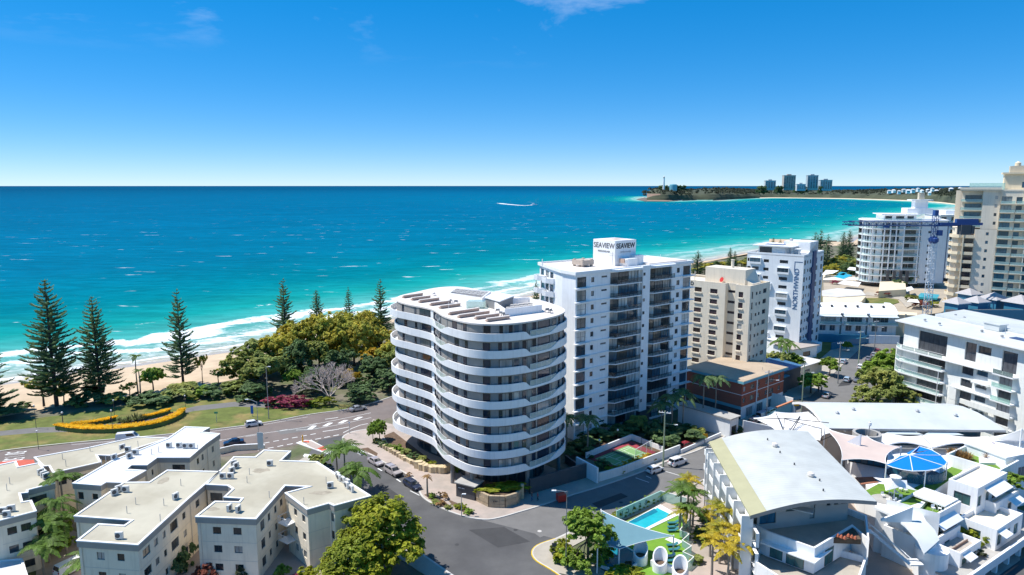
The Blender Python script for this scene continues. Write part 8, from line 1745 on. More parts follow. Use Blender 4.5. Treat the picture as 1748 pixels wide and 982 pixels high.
# ---- vehicles
mat('tyre', (0.02, 0.02, 0.02), 0.8, 0.0); mat('rim', (0.5, 0.5, 0.52), 0.35, 0.0, metal=0.7); mat('car_glass', (0.015, 0.02, 0.025), 0.05, 0.0, spec=0.6); mat('headlamp', (0.8, 0.8, 0.8), 0.1, 0.0); mat('taillamp', (0.45, 0.02, 0.02), 0.3, 0.0); mat('plastic', (0.04, 0.04, 0.045), 0.6, 0.0); mat('plate', (0.7, 0.7, 0.66), 0.5, 0.0)
def carpaint(n, c, metal=0.0):
    if n not in MATS:
        m = mat(n, c, 0.28, 0.0, spec=0.5, metal=metal); m.node_tree.nodes['Principled BSDF'].inputs['Coat Weight'].default_value = 0.6
    return n
CP = {'white': carpaint('paint_white', (0.78, 0.78, 0.78)), 'silver': carpaint('paint_silver', (0.45, 0.45, 0.46), 0.4), 'navy': carpaint('paint_navy', (0.012, 0.022, 0.06)), 'pink_silver': carpaint('paint_champagne', (0.52, 0.46, 0.45), 0.3), 'red': carpaint('paint_red', (0.25, 0.02, 0.03)), 'paleblue': carpaint('paint_pale_blue', (0.42, 0.52, 0.60), 0.2), 'grey': carpaint('paint_grey', (0.22, 0.23, 0.25), 0.4)}
CAR = {'sedan': dict(L=4.6, W=1.8, H=1.45, bonnet=1.25, boot=0.85, belt=0.92, rake=0.75, rr=0.65), 'hatch': dict(L=4.1, W=1.75, H=1.5, bonnet=1.0, boot=0.10, belt=0.95, rake=0.75, rr=0.40), 'wagon': dict(L=4.75, W=1.82, H=1.52, bonnet=1.25, boot=0.12, belt=0.95, rake=0.75, rr=0.42), 'suv': dict(L=4.75, W=1.9, H=1.78, bonnet=1.2, boot=0.10, belt=1.12, rake=0.65, rr=0.35), 'van': dict(L=4.9, W=1.9, H=2.0, bonnet=0.45, boot=0.05, belt=1.18, rake=0.7, rr=0.15), 'ute': dict(L=5.2, W=1.88, H=1.78, bonnet=1.25, boot=1.75, belt=1.08, rake=0.65, rr=0.25)}
def car(kind, paint, x, y, rz, lab, z=0.03, extras=()):
    c = CAR[kind]; L, W, H, bl = c['L'], c['W'], c['H'], c['belt']; p = CP[paint]; t = thing('parked_car' if kind != 'van' else 'van', lab, 'van' if kind == 'van' else ('ute' if kind == 'ute' else 'car'), (x, y, z), rz, 'vehicles on the streets')
    x1 = L/2-c['bonnet']; x0 = -L/2+c['boot']
    def body():
        b = MB(); st = [(-L/2, 0.42, bl*0.74, 0.80), (-L/2+0.10, 0.26, bl*0.94, 0.93), (x0, 0.2, bl, 1.0), (0, 0.2, bl, 1.0), (x1, 0.2, bl*0.99, 1.0), (L/2-0.35, 0.22, bl*0.86, 0.95), (L/2-0.06, 0.28, bl*0.72, 0.84), (L/2, 0.40, bl*0.58, 0.74)]; R_ = []
        for (xx, zb, zt, wf) in st: w = W/2*wf; R_.append([(xx, -w*0.92, zb), (xx, -w, zb+0.18), (xx, -w, (zb+zt)/2+0.06), (xx, -w*0.93, zt), (xx, w*0.93, zt), (xx, w, (zb+zt)/2+0.06), (xx, w, zb+0.18), (xx, w*0.92, zb)])
        for a, d in zip(R_, R_[1:]): b.strip(a, d, True)
        b.add(R_[0], [tuple(range(8))]); b.add(R_[-1], [tuple(range(8))])
        w0, w1 = W/2*0.91, W/2*0.74; zt = H; xa0, xa1, xb0, xb1 = x0, x1+0.12, x0+c['rr'], x1-c['rake']
        b.add([(xa0, -w0, bl-0.02), (xa1, -w0, bl-0.03), (xa1, w0, bl-0.03), (xa0, w0, bl-0.02), (xb0, -w1, zt-0.06), (xb1, -w1, zt-0.06), (xb1, w1, zt-0.06), (xb0, w1, zt-0.06), (xb0+.15, -w1*.85, zt), (xb1-.15, -w1*.85, zt), (xb1-.15, w1*.85, zt), (xb0+.15, w1*.85, zt)], [(0, 1, 5, 4), (1, 2, 6, 5), (2, 3, 7, 6), (3, 0, 4, 7), (4, 5, 9, 8), (5, 6, 10, 9), (6, 7, 11, 10), (7, 4, 8, 11), (8, 9, 10, 11)])
        return b.mesh('body', p)
    obj('body', cached(('body', kind, p), body), t)
    w0, w1 = W/2*0.91, W/2*0.74; xa0, xa1, xb0, xb1 = x0, x1+0.12, x0+c['rr'], x1-c['rake']; za, zb = bl, H-0.09
    def quad(q, e): 
        b = MB(); n = (Vector(q[1])-Vector(q[0])).cross(Vector(q[3])-Vector(q[0])).normalized()*0.015*e; b.add([Vector(v)+n for v in q], [(0, 1, 2, 3)]); return b
    lp = lambda a, b_, f: Vector(a).lerp(Vector(b_), f)
    def screen(xa, xb, s): a, b_, c_, d_ = Vector((xa, -w0, za)), Vector((xa, w0, za)), Vector((xb, w1, zb)), Vector((xb, -w1, zb)); m_ = (a+b_+c_+d_)/4; return quad([m_.lerp(v, 0.90) for v in (a, b_, c_, d_)], s)
    obj('windscreen', cached(('ws', kind), lambda: screen(xa1, xb1, 1).mesh('windscreen', 'car_glass')), t); obj('rear_window', cached(('rw', kind), lambda: screen(xa0, xb0, -1).mesh('rear_window', 'car_glass')), t)
    for s in (-1, 1):
        A, B, Cc, D = Vector((xa0, s*w0, za)), Vector((xa1, s*w0, za)), Vector((xb1, s*w1, zb)), Vector((xb0, s*w1, zb))
        for k, (f0, f1) in enumerate(((0.06, 0.48), (0.52, 0.95)) if kind not in ('van',) else ((0.55, 0.95),)):
            def sw_(f0=f0, f1=f1): q = [lp(A, B, f0).lerp(lp(D, Cc, f0), 0.10), lp(A, B, f1).lerp(lp(D, Cc, f1), 0.10), lp(A, B, f1).lerp(lp(D, Cc, f1), 0.90), lp(A, B, f0).lerp(lp(D, Cc, f0), 0.90)]; return quad(q, -s if s > 0 else 1).mesh('side_window', 'car_glass')
            obj('side_window', cached(('sw', kind, s, k), sw_), t)
        wm = cached('tyre', lambda: MB().lathe([(0.24, -0.1), (0.33, -0.1), (0.33, 0.1), (0.24, 0.1)], 14).mesh('tyre', 'tyre')); rm = cached('rim', lambda: MB().lathe([(0.245, -0.07), (0.245, 0.07), (0.08, 0.09)], 12).mesh('rim', 'rim'))
        for wx in (-L*0.29, L*0.31):
            wo = obj('wheel', wm, t, (wx, s*(W/2-0.10), 0.33), rot=(R(-90*s), 0, 0)); obj('rim', rm, wo)
        obj('headlight', cached(('hl', kind), lambda: MB().box(-0.03, -0.2, -0.07, 0.05, 0.2, 0.07).mesh('headlight', 'headlamp')), t, (L/2-0.10, s*W*0.31, bl*0.66)); obj('tail_light', cached(('tl', kind), lambda: MB().box(-0.04, -0.12, -0.14, 0.04, 0.12, 0.14).mesh('tail_light', 'taillamp')), t, (-L/2+0.05, s*W*0.36, bl*0.80)); obj('mirror', cached(('mi', p), lambda: MB().box(-0.07, -0.08, -0.05, 0.07, 0.08, 0.07).mesh('mirror', p)), t, (xa1-0.35, s*(W/2+0.06), bl+0.06))
    obj('number_plate', cached('npl', lambda: MB().box(-0.01, -0.22, -0.06, 0.01, 0.22, 0.06).mesh('number_plate', 'plate')), t, (-L/2-0.01, 0, 0.62)); part('bumper', MB().box(-L/2+0.05, -W*0.42, 0.24, -L/2+0.2, W*0.42, 0.4), 'plastic', t)
    if 'rack' in extras:
        rk = part('roof_rack', MB().box(xb0+.2, -w1, H+0.05, xb0+.26, w1, H+0.1).box(xb1-.5, -w1, H+0.05, xb1-.44, w1, H+0.1), 'plastic', t)
    if 'bullbar' in extras: part('bull_bar', MB().box(L/2-0.02, -W*0.46, 0.35, L/2+0.16, W*0.46, 0.85), 'plastic', t)
    if kind == 'ute':
        part('tray', MB().box(-L/2, -W/2+0.02, bl-0.05, x0-0.1, W/2-0.02, bl+0.35), 'galv', t); part('load', MB().box(-L/2+0.3, -0.5, bl+0.35, x0-0.4, 0.4, bl+0.75), 'dry_leaf', t)
    return t
def cpx(kind, paint, px, py, d0, d1, lab, **k):
    a, c = Vector(at(*d0)), Vector(at(*d1)); x, y = at(px, py); car(kind, paint, x, y, math.atan2((c-a).y, (c-a).x), lab, **k)
KS = ((636, 781), (709, 824)); KX = ((974, 849), (1103, 806)); KF = ((1390, 690), (1490, 590))
cpx('sedan', 'pink_silver', 641, 792, *KS, 'champagne silver sedan parked first by the corner paving'); cpx('suv', 'pink_silver', 671, 809, *KS, 'silver four wheel drive with roof rack and bull bar, second in the parked row', extras=('rack', 'bullbar')); cpx('wagon', 'navy', 704, 832, *KS, 'dark navy wagon parked third, next to the dry palm')
cpx('hatch', 'white', 1118, 806, *KX, 'small white hatchback parked by the tennis court wall'); cpx('suv', 'white', 1157, 793, *KX, 'white SUV parked ahead of the white hatchback by the power pole')
cpx('hatch', 'white', 433, 727, (356, 737), (525, 711), 'white hatchback driving on the main road near the street lamp'); cpx('sedan', 'navy', 399, 759, (450, 752), (340, 768), 'dark blue sedan driving left on the main road'); cpx('sedan', 'silver', 611, 701, (540, 712), (660, 690), 'silver sedan driving on the main road beside the coastal bush'); cpx('van', 'white', 218, 752, (122, 762), (356, 740), 'white van half hidden behind the flats on the main road')
x_, y_ = at(124, 975); car('van', 'white', x_, y_, R(62), 'white van parked between the flats at the bottom left', 0.05)
for kind, pt, px, py, lab, rev in (('hatch', 'white', 1378, 697, 'white hatchback nearest the corner on the left side of the far street', 0), ('sedan', 'silver', 1411, 678, 'silver sedan beside the two walking people', 0), ('hatch', 'paleblue', 1446, 651, 'pale blue car parked next to the moving ute', 0), ('hatch', 'white', 1469, 629, 'white car alone further up the far street', 0), ('sedan', 'grey', 1483, 615, 'dark grey car third from the top of the far street', 0), ('hatch', 'silver', 1492, 608, 'silver car second from the top of the far street', 0), ('hatch', 'red', 1498, 602, 'dark red car at the top of the parked row', 0), ('hatch', 'white', 1466, 697, 'white car on the right side of the far street by the trees', 1)): cpx(kind, pt, px, py, *(KF if not rev else KF[::-1]), lab)
cpx('ute', 'grey', 1464, 651, *KF[::-1], 'loaded grey ute driving down the far street'); cpx('suv', 'white', 1316, 707, (1300, 712), (1330, 700), 'white car in the yard of the brick flats, right one'); cpx('van', 'paleblue', 1303, 714, (1290, 718), (1330, 704), 'pale van in the yard of the brick flats'); cpx('hatch', 'navy', 1287, 722, (1280, 728), (1300, 716), 'dark car by the corner of the brick flats'); cpx('hatch', 'red', 1172, 764, *KX, 'red car half hidden behind the court hedge'); cpx('hatch', 'paleblue', 1440, 620, *KF, 'pale car parked in the walled yard')
# ---- lamp posts, poles, signs
def post(name, lab, px, py, h, cat='pole', m='galv', r=0.09, z=0.12, arms=(), group=None):
    x, y = at(px, py); t = thing(name, lab, cat, (x, y, z), 0, group); part('pole', MB().tube([(0, 0, 0), (0, 0, h)], [r, r*0.65], 8), m, t)
    for a in arms:
        if a[0] == 'arm': _, an, l, zz_, up = a; d = Vector((math.cos(R(an)), math.sin(R(an)), 0)); ar = part('arm', MB().tube([(0, 0, zz_), d*l*0.5+Vector((0, 0, zz_+up*0.8)), d*l+Vector((0, 0, zz_+up))], 0.05, 6), m, t); part('lamp_head', MB().boxc(d.x*l, d.y*l, zz_+up-0.04, 0.7, 0.3, 0.14), 'white_trim', ar)
        if a[0] == 'cross': _, an, l, zz_ = a; d = Vector((math.cos(R(an)), math.sin(R(an)), 0)); cr = part('cross_arm', MB().tube([d*-l/2+Vector((0, 0, zz_)), d*l/2+Vector((0, 0, zz_))], 0.08, 5), 'white_trim', t); [part('insulator', MB().lathe([(0.07, zz_+0.08), (0.07, zz_+0.3)], 6, d.x*l*k, d.y*l*k), 'white_trim', cr) for k in (-0.45, -0.2, 0.2, 0.45)]
        if a[0] == 'sign': _, w, h2, zz_, m2 = a; part('sign_panel', MB().boxc(0, -0.1, zz_, w, 0.05, h2), m2, t)
        if a[0] == 'globe': part('lamp_globe', MB().lathe([(0.02, h), (0.22, h+0.12), (0.26, h+0.3), (0.16, h+0.5), (0.01, h+0.55)], 10), 'white_trim', t)
        if a[0] == 'cap': part('lamp_cap', MB().lathe([(0.16, h-0.3), (0.18, h), (0.02, h+0.08)], 8), 'white_trim', t)
    return t
mat('green_pole', (0.30, 0.36, 0.24), 0.6, 0.1, 2); mat('sign_yellow', (0.80, 0.38, 0.01), 0.5, 0.0); mat('sign_blue', (0.02, 0.16, 0.55), 0.5, 0.0); mat('sign_green', (0.06, 0.32, 0.18), 0.5, 0.0)
post('street_lamp', 'curved arm street lamp at the main road kerb', 443, 770, 11.5, 'street lamp', arms=(('arm', 170, 2.4, 11.4, 0.6),)); post('street_lamp', 'tall straight grey pole on the park lawn', 459, 716, 14, 'street lamp', 'grey_metal', 0.13, arms=(('arm', 0, 0.8, 13.9, 0.1),))
post('power_pole', 'green timber power pole with cross arm in front of the tennis court', 1132, 797, 12.4, 'power pole', 'green_pole', 0.2, arms=(('cross', -20, 2.6, 12.0), ('arm', -10, 2.4, 9.6, -0.1)))
post('street_lamp', 'slim street lamp behind the corner tree', 966, 972, 13.0, 'street lamp', 'grey_metal', 0.08, arms=(('arm', 175, 2.0, 12.8, 0.2),)); post('street_lamp', 'short kerb lamp beside the round tower', 788, 882, 4.2, 'street lamp', arms=(('arm', 20, 0.5, 4.1, 0.1),))
for i, (px, py, h, lab) in enumerate(((1308, 716, 13, 'power pole in front of the brick flats'), (1368, 704, 13.5, 'power pole by the yellow sign at the far street corner'), (1430, 655, 13, 'power pole on the far street verge'), (1465, 625, 12, 'second power pole up the far street'), (1492, 603, 12, 'third power pole near the townhouses'))): post('power_pole', lab, px, py, h, 'power pole', 'green_pole' if i % 2 else 'grey_metal', 0.17, arms=(('cross', 20, 2.4, h-0.5), ('arm', -20, 2.2, h-2.5, 0.1)), group='power poles along the far street')
for px, py, h, lab in ((62, 732, 6.0, 'dark park lamp post near the left edge'), (196, 715, 5.0, 'dark park lamp post by the walking person'), (193, 741, 6.0, 'thin pole in front of the yellow hedge'), (66, 768, 4.5, 'thin kerb pole near the bus lane'), (317, 700, 4.0, 'low park lamp by the right end of the hedge')): post('park_lamp', lab, px, py, h, 'lamp post', 'dark_grey', 0.06, arms=(('cap',),))
post('bollard_light', 'short bollard light with a white cap left of the hedge', 108, 728, 3.2, 'bollard', 'dark_grey', 0.13, arms=(('globe',),))
post('road_sign', 'green bus stop sign on the park lawn', 370, 722, 2.8, 'sign', arms=(('sign', 0.9, 0.5, 2.6, 'sign_green'),)); post('road_sign', 'tall blue park sign on the lawn', 431, 712, 3.0, 'sign', arms=(('sign', 0.7, 2.2, 1.9, 'sign_blue'),)); post('road_sign', 'large white sign board behind the angled flats', 446, 776, 5.2, 'sign', 'white_trim', 0.07, arms=(('sign', 1.3, 3.8, 3.2, 'white_trim'),)); post('road_sign', 'yellow and black marker post on the traffic island', 517, 756, 1.7, 'sign', 'sign_yellow', 0.2, 0.15)
post('road_sign', 'yellow sign on the corner by the terrace wall', 1358, 706, 2.6, 'sign', arms=(('sign', 1.6, 0.9, 2.4, 'sign_yellow'),)); post('road_sign', 'yellow warning board at the townhouse corner', 1500, 582, 3.5, 'sign', arms=(('sign', 3.2, 1.0, 3.2, 'sign_yellow'),)); post('road_sign', 'thin signpost at the round corner of the paving', 597, 741, 3.0, 'sign', arms=(('sign', 0.4, 0.5, 2.8, 'white_trim'),)); post('road_sign', 'small dark sign on the near corner footpath', 946, 952, 2.3, 'sign', 'dark_grey', 0.04, arms=(('sign', 0.8, 1.0, 2.0, 'dark_grey'),)); post('road_sign', 'orange sign at the court driveway', 1203, 758, 2.2, 'sign', arms=(('sign', 1.2, 1.0, 1.9, 'sign_yellow'),)); post('road_sign', 'orange post on the far street', 1521, 603, 1.6, 'sign', 'sign_yellow', 0.12)
for px, py, lab in ((1054, 752, 'garden globe light behind the tennis court'), (1023, 770, 'white garden globe light left of the tennis court'), (1145, 765, 'garden globe light beside the power pole')): post('garden_light', lab, px, py, 2.2, 'garden light', 'dark_grey', 0.05, arms=(('globe',),))
rb_ = thing('skip_bin', 'red box bin on the footpath corner beside the round tower', 'bin', (*at(958, 856), 0.12), R(20)); part('box', MB().box(-0.8, -0.7, 0.1, 0.8, 0.7, 1.3), 'red_plastic', rb_); part('side_panel', MB().box(0.8, -0.7, 0.1, 0.9, 0.7, 1.35), 'plastic', rb_); part('lid', MB().box(-0.85, -0.75, 1.3, 0.85, 0.75, 1.4), 'red_plastic', rb_)
for i, (x, y) in enumerate(((603, 764), (616, 775))): sb_ = thing('traffic_block', ('pale concrete kerb block nearest the junction', 'second pale concrete kerb block before the parked sedan')[i], 'block', (*at(x, y), 0.02), R(-50)); part('block', MB().prism([(-0.9, -0.5), (0.9, -0.5), (0.7, 0.5), (-0.7, 0.5)], 0, 0.5), 'line_paint', sb_)
# ---- people
mat('skin', (0.42, 0.26, 0.19), 0.6, 0.0); mat('hair', (0.05, 0.035, 0.025), 0.7, 0.0)
def person(px, py, rz, lab, shirt, pants, stride=0.28, z=0.13):
    me = bpy.data.meshes.new('body'); hip = 0.92
    V = [(0, 0, hip), (0, 0, 1.15), (0, 0, 1.42), (0, 0, 1.55), (0.02, 0, 1.68), (0, .19, 1.42), (0.05, .24, 1.15), (0.16, .22, 0.92), (0, -.19, 1.42), (-0.05, -.24, 1.15), (0.02, -.22, 0.90), (0, .1, 0.88), (stride*.6, .1, 0.48), (stride*.5, .1, 0.06), (stride*.5+.16, .1, 0.04), (0, -.1, 0.88), (-stride*.1, -.1, 0.48), (-stride*.8, -.1, 0.10), (-stride*.8+.15, -.1, 0.04), (0.03, 0, 1.74)]
    E_ = [(0, 1), (1, 2), (2, 3), (3, 4), (4, 19), (2, 5), (5, 6), (6, 7), (2, 8), (8, 9), (9, 10), (0, 11), (11, 12), (12, 13), (13, 14), (0, 15), (15, 16), (16, 17), (17, 18)]
    rad = [.15, .14, .15, .06, .11, .06, .05, .035, .06, .05, .035, .10, .065, .045, .035, .10, .065, .045, .035, .09]
    me.from_pydata(V, E_, []); o = bpy.data.objects.new('tmp', me); C.objects.link(o); o.modifiers.new('s', 'SKIN'); o.modifiers.new('d', 'SUBSURF').levels = 1
    for i, r in enumerate(rad): me.skin_vertices[0].data[i].radius = (r, r)
    me.skin_vertices[0].data[0].use_root = True
    dg = bpy.context.evaluated_depsgraph_get(); m2 = bpy.data.meshes.new_from_object(o.evaluated_get(dg)); bpy.data.objects.remove(o); m2.name = 'body'; m2.materials.clear()
    for m in ('skin', shirt, pants, 'hair'): m2.materials.append(M[m])
    for p in m2.polygons: c = p.center; p.material_index = 3 if (c.z > 1.72 or (c.z > 1.6 and c.x < -0.02)) else 0 if c.z > 1.5 else (1 if c.z > 0.95 and abs(c.y) < .26 and not (abs(c.y) > .17 and c.z < 1.2) else (0 if abs(c.y) > .17 and c.z > .82 else 2)); p.use_smooth = True
    t = thing('person', lab, 'person', (*at(px, py), z), R(rz)); obj('body', m2, t); return t
mat('cloth_black', (0.03, 0.03, 0.035), 0.9, 0.0); mat('cloth_red', (0.35, 0.05, 0.06), 0.9, 0.0); mat('cloth_white', (0.7, 0.7, 0.7), 0.9, 0.0); mat('cloth_blue', (0.06, 0.10, 0.25), 0.9, 0.0)
person(190, 723, 160, 'person in dark clothes walking behind the yellow hedge', 'cloth_black', 'cloth_black'); person(908, 856, 200, 'person in a dark top and shorts walking in the shade of the round tower', 'cloth_black', 'cloth_blue'); person(918, 856, 200, 'person in a red top walking beside another in the tower shade', 'cloth_red', 'cloth_black'); person(1397, 670, 230, 'person in a red top standing on the far street footpath', 'cloth_red', 'cloth_black', 0.1); person(1402, 670, 230, 'person in a white top standing on the far street footpath', 'cloth_white', 'cloth_black', 0.1)
# ---- headland, far beach, towers, lighthouse, boat
mat('cliff', (0.30, 0.20, 0.15), 0.95, 0.25, 0.03, alt=(0.20, 0.16, 0.12)); mat('far_sand', (0.66, 0.54, 0.40), 0.95, 0.06, 0.01); mat('rock', (0.16, 0.14, 0.12), 0.95, 0.2, 0.05); mat('far_scrub', (0.075, 0.085, 0.05), 0.95, 0.35, 0.02, alt=(0.05, 0.06, 0.035), bump=0.8, bscale=0.08)
def headland():
    fr = [Vector(p) for p in ats([(1104, 343.2), (1120, 343.4), (1140, 343.5), (1165, 342), (1190, 341.5), (1222, 341.5), (1265, 339.5), (1310, 338.2), (1380, 338.8), (1450, 339.8), (1540, 342.8), (1600, 346), (1660, 352)], SEA)] + [Vector((1700, 2350)), Vector((2400, 2500)), Vector((4000, 2600))]
    fr = resample(catmull([tuple(p) for p in fr], 6), 30)
    n_ = len(fr); r_ = random.Random(9); b = MB(); b.sm = True; rows = []
    prof = [(0, -0.5), (14, 0.25), (40, 0.5), (90, 0.62), (200, 0.8), (420, 1.0), (800, 0.75), (1500, 0.5)]
    def hh(px): 
        pts = [(1095, 12), (1106, 44), (1118, 52), (1135, 54), (1150, 50), (1165, 44), (1200, 50), (1240, 50), (1270, 44), (1290, 40), (1330, 40), (1400, 38), (1450, 38), (1500, 44), (1560, 48), (1640, 52), (1800, 52), (9000, 52)]
        for (a, ha), (c, hc) in zip(pts, pts[1:]):
            if a <= px <= c: return ha+(hc-ha)*(px-a)/(c-a)
        return 8
    pxs = [proj(p.x, p.y, 0)[0] for p in fr]
    for d, f in prof:
        row_ = []
        for p, px in zip(fr, pxs):
            dirv = p.normalized(); h = hh(px)*f*r_.uniform(0.9, 1.06); dd = d*(0.55 if px < 1180 else 1.0); q = p + dirv*dd; row_.append((q.x, q.y, SEA-1+(h if f > 0 else -1)))
        rows.append(row_)
    for a, c in zip(rows, rows[1:]): b.strip(a, c)
    tag(obj('headland', b.mesh('headland', 'far_scrub')), kind='structure')
    beach = [(p, px) for p, px in zip(fr, pxs) if px > 1295]; b = MB(); b.strip([(*(p-p.normalized()*14), SEA-0.3) for p, px in beach], [(*(p+p.normalized()*95), SEA+17) for p, px in beach]); struct('far_beach', b, 'far_sand')
    ck = [(p, px) for p, px in zip(fr, pxs) if px < 1168]; b = MB(); b.strip([(*(p-p.normalized()*40), SEA-0.5) for p, px in ck], [(*(p+p.normalized()*8), SEA+4.5) for p, px in ck]); b.strip([(*(p+p.normalized()*8), SEA+4.5) for p, px in ck], [(*(p+p.normalized()*26), SEA+(30 if px < 1135 else 10)) for p, px in ck]); struct('headland_cliff', b, 'cliff')
    b = MB(); q = ats([(1086, 341), (1100, 337.5), (1125, 342.5), (1160, 343), (1140, 344.6), (1100, 344.2)], SEA); b.sheet(q, SEA+1.2); struct('rock_shelf', b, 'rock')
    for (a, c) in (((1166, 343), (1190, 342)), ((1218, 342.5), (1290, 338.8)), ((1190, 341), (1222, 340.5))):
        A_, B_ = Vector(at(*a, SEA)), Vector(at(*c, SEA)); w_ = thing('breakwater', 'dark rock breakwater at the foot of the headland from %d' % a[0] if False else ('dark rock breakwater left of the harbour mouth' if a[0] == 1166 else 'long dark rock breakwater right of the harbour mouth' if a[0] == 1218 else 'low rock bank along the harbour mouth'), 'breakwater', (A_.x, A_.y, SEA)); d = B_-A_; nn_ = 16; v = []
        bb = MB(); pts = [(d*(k/nn_)) for k in range(nn_+1)]; bb.strip([(p.x-6*r_.uniform(.8, 1.2), p.y-9, -0.5) for p in pts], [(p.x, p.y, 4*r_.uniform(.7, 1.2)) for p in pts]); bb.strip([(p.x, p.y, 4) for p in pts], [(p.x, p.y+14, -0.5) for p in pts]); part('rock_bank', bb, 'rock', w_)
    rg.seed(77); b = MB()
    for _ in range(5200):
        i = rg.randrange(n_); px = pxs[i]
        if px > 1800: continue
        d = rg.uniform(60, 900)*(0.5 if px < 1180 else 1.0); p = fr[i] + fr[i].normalized()*d + Vector((rg.uniform(-20, 20), 0)); f = 0.62
        for (d0, f0), (d1, f1) in zip(prof, prof[1:]):
            k = 0.55 if px < 1180 else 1.0
            if d0*k <= d <= d1*k: f = f0+(f1-f0)*(d-d0*k)/((d1-d0)*k)
        if px < 1135 and d < 25: continue
        z = SEA-1+hh(px)*f; s = rg.uniform(5, 11)
        for _ in range(7): e = rdir(); e.z = abs(e.z); leafquad(b, Vector((p.x, p.y, z))+e*s*0.6, (e+Vector((0, -0.3, 0.4))).normalized(), s*rg.uniform(.5, .9))
    tag(obj('headland_forest', b.mesh('headland_forest', 'far_leaf')), 'dark green coastal forest covering the headland', kind='stuff')
    def fp(px, D): return (px-874)/FOC*D*1.0, D*0.999
    def tower(px, ytop, ybase, wpx, D, lab, m, nfl, nb):
        X, Y = fp(px, D); k = D/FOC; w_ = wpx*k; zt = CAMH - D*math.tan(math.atan((ytop-491)/FOC)+PITCH); zb = CAMH - D*math.tan(math.atan((ybase-491)/FOC)+PITCH) - 8
        t = thing('distant_tower', lab, 'building', (X, Y, zb), R(-6)); H = zt-zb; w = MB(); op = []
        for f in range(nfl):
            for i in range(nb): op.append(((i+0.5)*w_/nb, 10+(H-14)*f/nfl, w_/nb*0.62, (H-14)/nfl*0.55, 1, 1))
        facade(t, w, (-w_/2, 0), (w_/2, 0), 0, H, op, 0.6); w.wall((w_/2, 0), (w_/2, w_*.6), 0, H); w.wall((w_/2, w_*.6), (-w_/2, w_*.6), 0, H); w.wall((-w_/2, w_*.6), (-w_/2, 0), 0, H); part('wall', w, m, t); part('roof', MB().box(-w_/2-1, -1, H, w_/2+1, w_*.6+1, H+2), m, t); part('plant_room', MB().box(-w_*.2, w_*.1, H+2, w_*.15, w_*.4, H+7), m, t)
    mat('tower_tan', (0.46, 0.40, 0.35), 0.8, 0.08, 0.02); mat('tower_grey', (0.42, 0.46, 0.48), 0.8, 0.08, 0.02); mat('tower_pale', (0.50, 0.52, 0.52), 0.8, 0.08, 0.02)
    tower(1342, 300, 322, 19, 3300, 'tallest brown tower of the distant cluster', 'tower_tan', 12, 5); tower(1381, 300, 322, 17, 3350, 'grey tower with a stepped top in the distant cluster', 'tower_grey', 12, 4); tower(1404, 308, 323, 19, 3250, 'wide grey block right of the distant cluster', 'tower_grey', 8, 5); tower(1310, 309, 322, 17, 3250, 'pale low block left of the distant cluster', 'tower_pale', 7, 4); tower(1362, 315, 323, 14, 3150, 'small white block between the distant towers', 'tower_pale', 4, 4)
    for i, (px, w_) in enumerate(((1292, 9), (1299, 8), (1322, 7), (1357, 10), (1368, 7), (1394, 5), (1328, 6))):
        X, Y = fp(px, 3200); z = 18; tree('dark', X, Y, 'dark tree %s the distant towers' % ('far left of', 'left of', 'second left of', 'between', 'right between', 'behind', 'close by')[i], w_*5, 42, name='distant_tree', z=z)
    for i, px in enumerate((1125, 1133, 1150, 1158, 1164)): X, Y = fp(px, 3010); tree('dark', X, Y, 'dark tree on the headland top, %s from the lighthouse' % ('left', 'first right', 'second right', 'third right', 'fourth right')[i], 32, 26, name='distant_tree', z=36)
    X, Y = fp(1130, 2990); t = thing('lighthouse', 'slim white lighthouse on the headland', 'lighthouse', (X, Y, 38)); part('tower', MB().lathe([(5.0, 0), (3.6, 52), (4.2, 53), (4.2, 55)], 16), 'white_paint', t); part('lantern', MB().lathe([(2.8, 55), (2.8, 60)], 12), 'pane_dark', t); part('cap', MB().lathe([(3.4, 60), (0.2, 64)], 12), 'white_paint', t)
    X, Y = fp(1146, 3000); t = thing('water_tank', 'teal round water tank beside the lighthouse', 'water tank', (X, Y, 40)); part('drum', MB().lathe([(16, 0), (16, 22), (15, 25), (0.2, 27)], 24), 'aqua_fascia', t); part('base', MB().lathe([(17, -3), (17, 0)], 24), 'concrete', t)
    hp = [(1512, 323), (1520, 322), (1528, 324), (1537, 321), (1544, 323), (1552, 322), (1561, 320), (1568, 323), (1577, 321), (1585, 319.5), (1592, 323), (1600, 320), (1608, 322), (1616, 319.5), (1624, 321), (1631, 318.5), (1638, 320), (1597, 326), (1580, 326), (1612, 326)]
    for i, (px, py) in enumerate(hp):
        D = 2650+rg.uniform(-150, 250); X, Y = fp(px, D); z = CAMH - D*math.tan(math.atan((py+5-491)/FOC)+PITCH); w_, d_, h_ = rg.uniform(9, 15), 9, rg.uniform(4, 6); t = thing('distant_house', 'small pale house on the far shore, number %s from the left' % ('one', 'two', 'three', 'four', 'five', 'six', 'seven', 'eight', 'nine', 'ten', 'eleven', 'twelve', 'thirteen', 'fourteen', 'fifteen', 'sixteen', 'seventeen', 'eighteen', 'nineteen', 'twenty')[i], 'house', (X, Y, z), rg.uniform(-.4, .4), 'houses on the far shore')
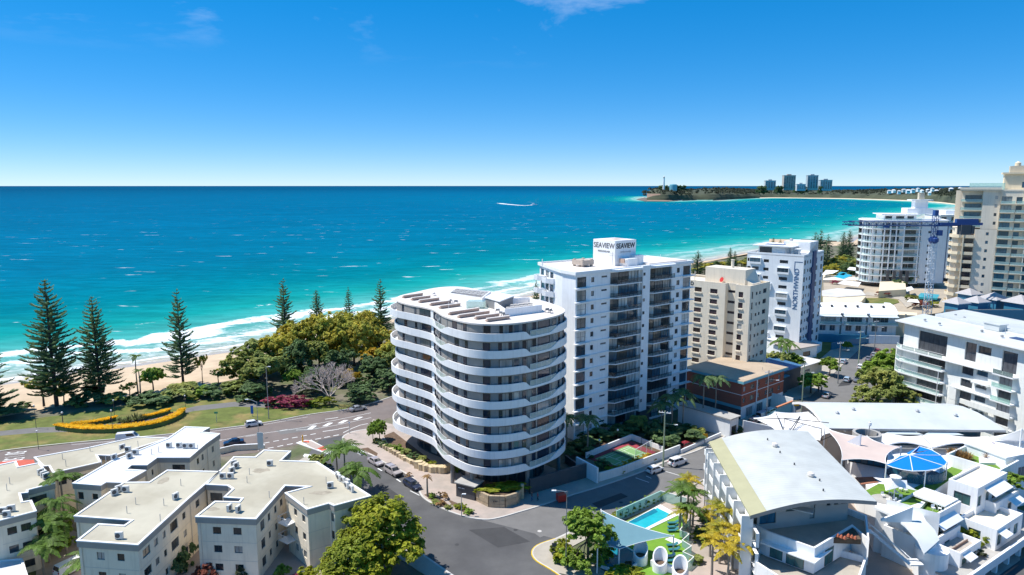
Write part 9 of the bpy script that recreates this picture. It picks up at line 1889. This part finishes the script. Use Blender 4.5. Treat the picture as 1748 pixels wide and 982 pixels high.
        part('wall', MB().box(-w_/2, 0, -6, w_/2, d_, h_), rg.choice(['white_paint', 'tower_pale', 'white_paint']), t); part('roof', MB().add([(-w_/2-1, -1, h_), (w_/2+1, -1, h_), (w_/2+1, d_+1, h_), (-w_/2-1, d_+1, h_), (-w_/2+3, d_/2, h_+4), (w_/2-3, d_/2, h_+4)], [(0, 1, 5, 4), (1, 2, 5), (2, 3, 4, 5), (3, 0, 4)]) or MB(), 'white_trim', t) if False else part('roof', (lambda m_: (m_.add([(-w_/2-1, -1, h_), (w_/2+1, -1, h_), (w_/2+1, d_+1, h_), (-w_/2-1, d_+1, h_), (-w_/2+3, d_/2, h_+4), (w_/2-3, d_/2, h_+4)], [(0, 1, 5, 4), (1, 2, 5), (2, 3, 4, 5), (3, 0, 4)]), m_)[1])(MB()), rg.choice(['white_trim', 'grey_metal', 'tower_pale', 'white_trim']), t); part('window', MB().box(-w_*.3, -0.3, 1, w_*.3, -0.05, h_-2.5), 'pane_blue', t)
headland()
def boat():
    x, y = at(911, 350.5, SEA); t = thing('motor_boat', 'small white motor boat trailing a long wake', 'boat', (x, y, SEA), R(-4))
    t.scale = (1, 1, 1); h = MB(); h.prism([(-11, -3.4), (5, -3.6), (12, 0), (5, 3.6), (-11, 3.4)], [-0.4]*5, [2.6, 2.9, 3.6, 2.9, 2.6]); part('hull', h, 'white_paint', t); part('cabin', MB().prism([(-5, -2.4), (3, -2.4), (5, 0), (3, 2.4), (-5, 2.4)], 2.7, 6.2), 'white_trim', t); part('windscreen', MB().box(3.2, -2.0, 3.4, 4.7, 2.0, 5.4), 'car_glass', t); part('canopy', MB().box(-7, -2.7, 6.6, 2.5, 2.7, 6.9), 'white_trim', t)
    w = MB(); rw_ = random.Random(3); cp = [Vector(p) - Vector((x, y)) for p in resample(catmull(ats([(909, 350.6), (893, 351.2), (872, 349.6), (848, 347.2)], SEA), 8), 9)]; A2 = []; B2 = []; n2_ = len(cp)
    c4, s4 = math.cos(R(4)), math.sin(R(4))
    for k, p_ in enumerate(cp): f = k/(n2_-1); wd = (16+34*f)*rw_.uniform(.6, 1)*(1.0 if f < .8 else (1-f)/.2*0.9+0.1); q_ = Vector((p_.x*c4-p_.y*s4, p_.x*s4+p_.y*c4)); A2.append((q_.x, q_.y-wd, 0.5)); B2.append((q_.x, q_.y+wd, 0.5))
    w.strip(A2, B2); part('wake', w, 'foam', t)
mat('foam', (0.80, 0.84, 0.85), 0.8, 0.05, 0.3)
boat()
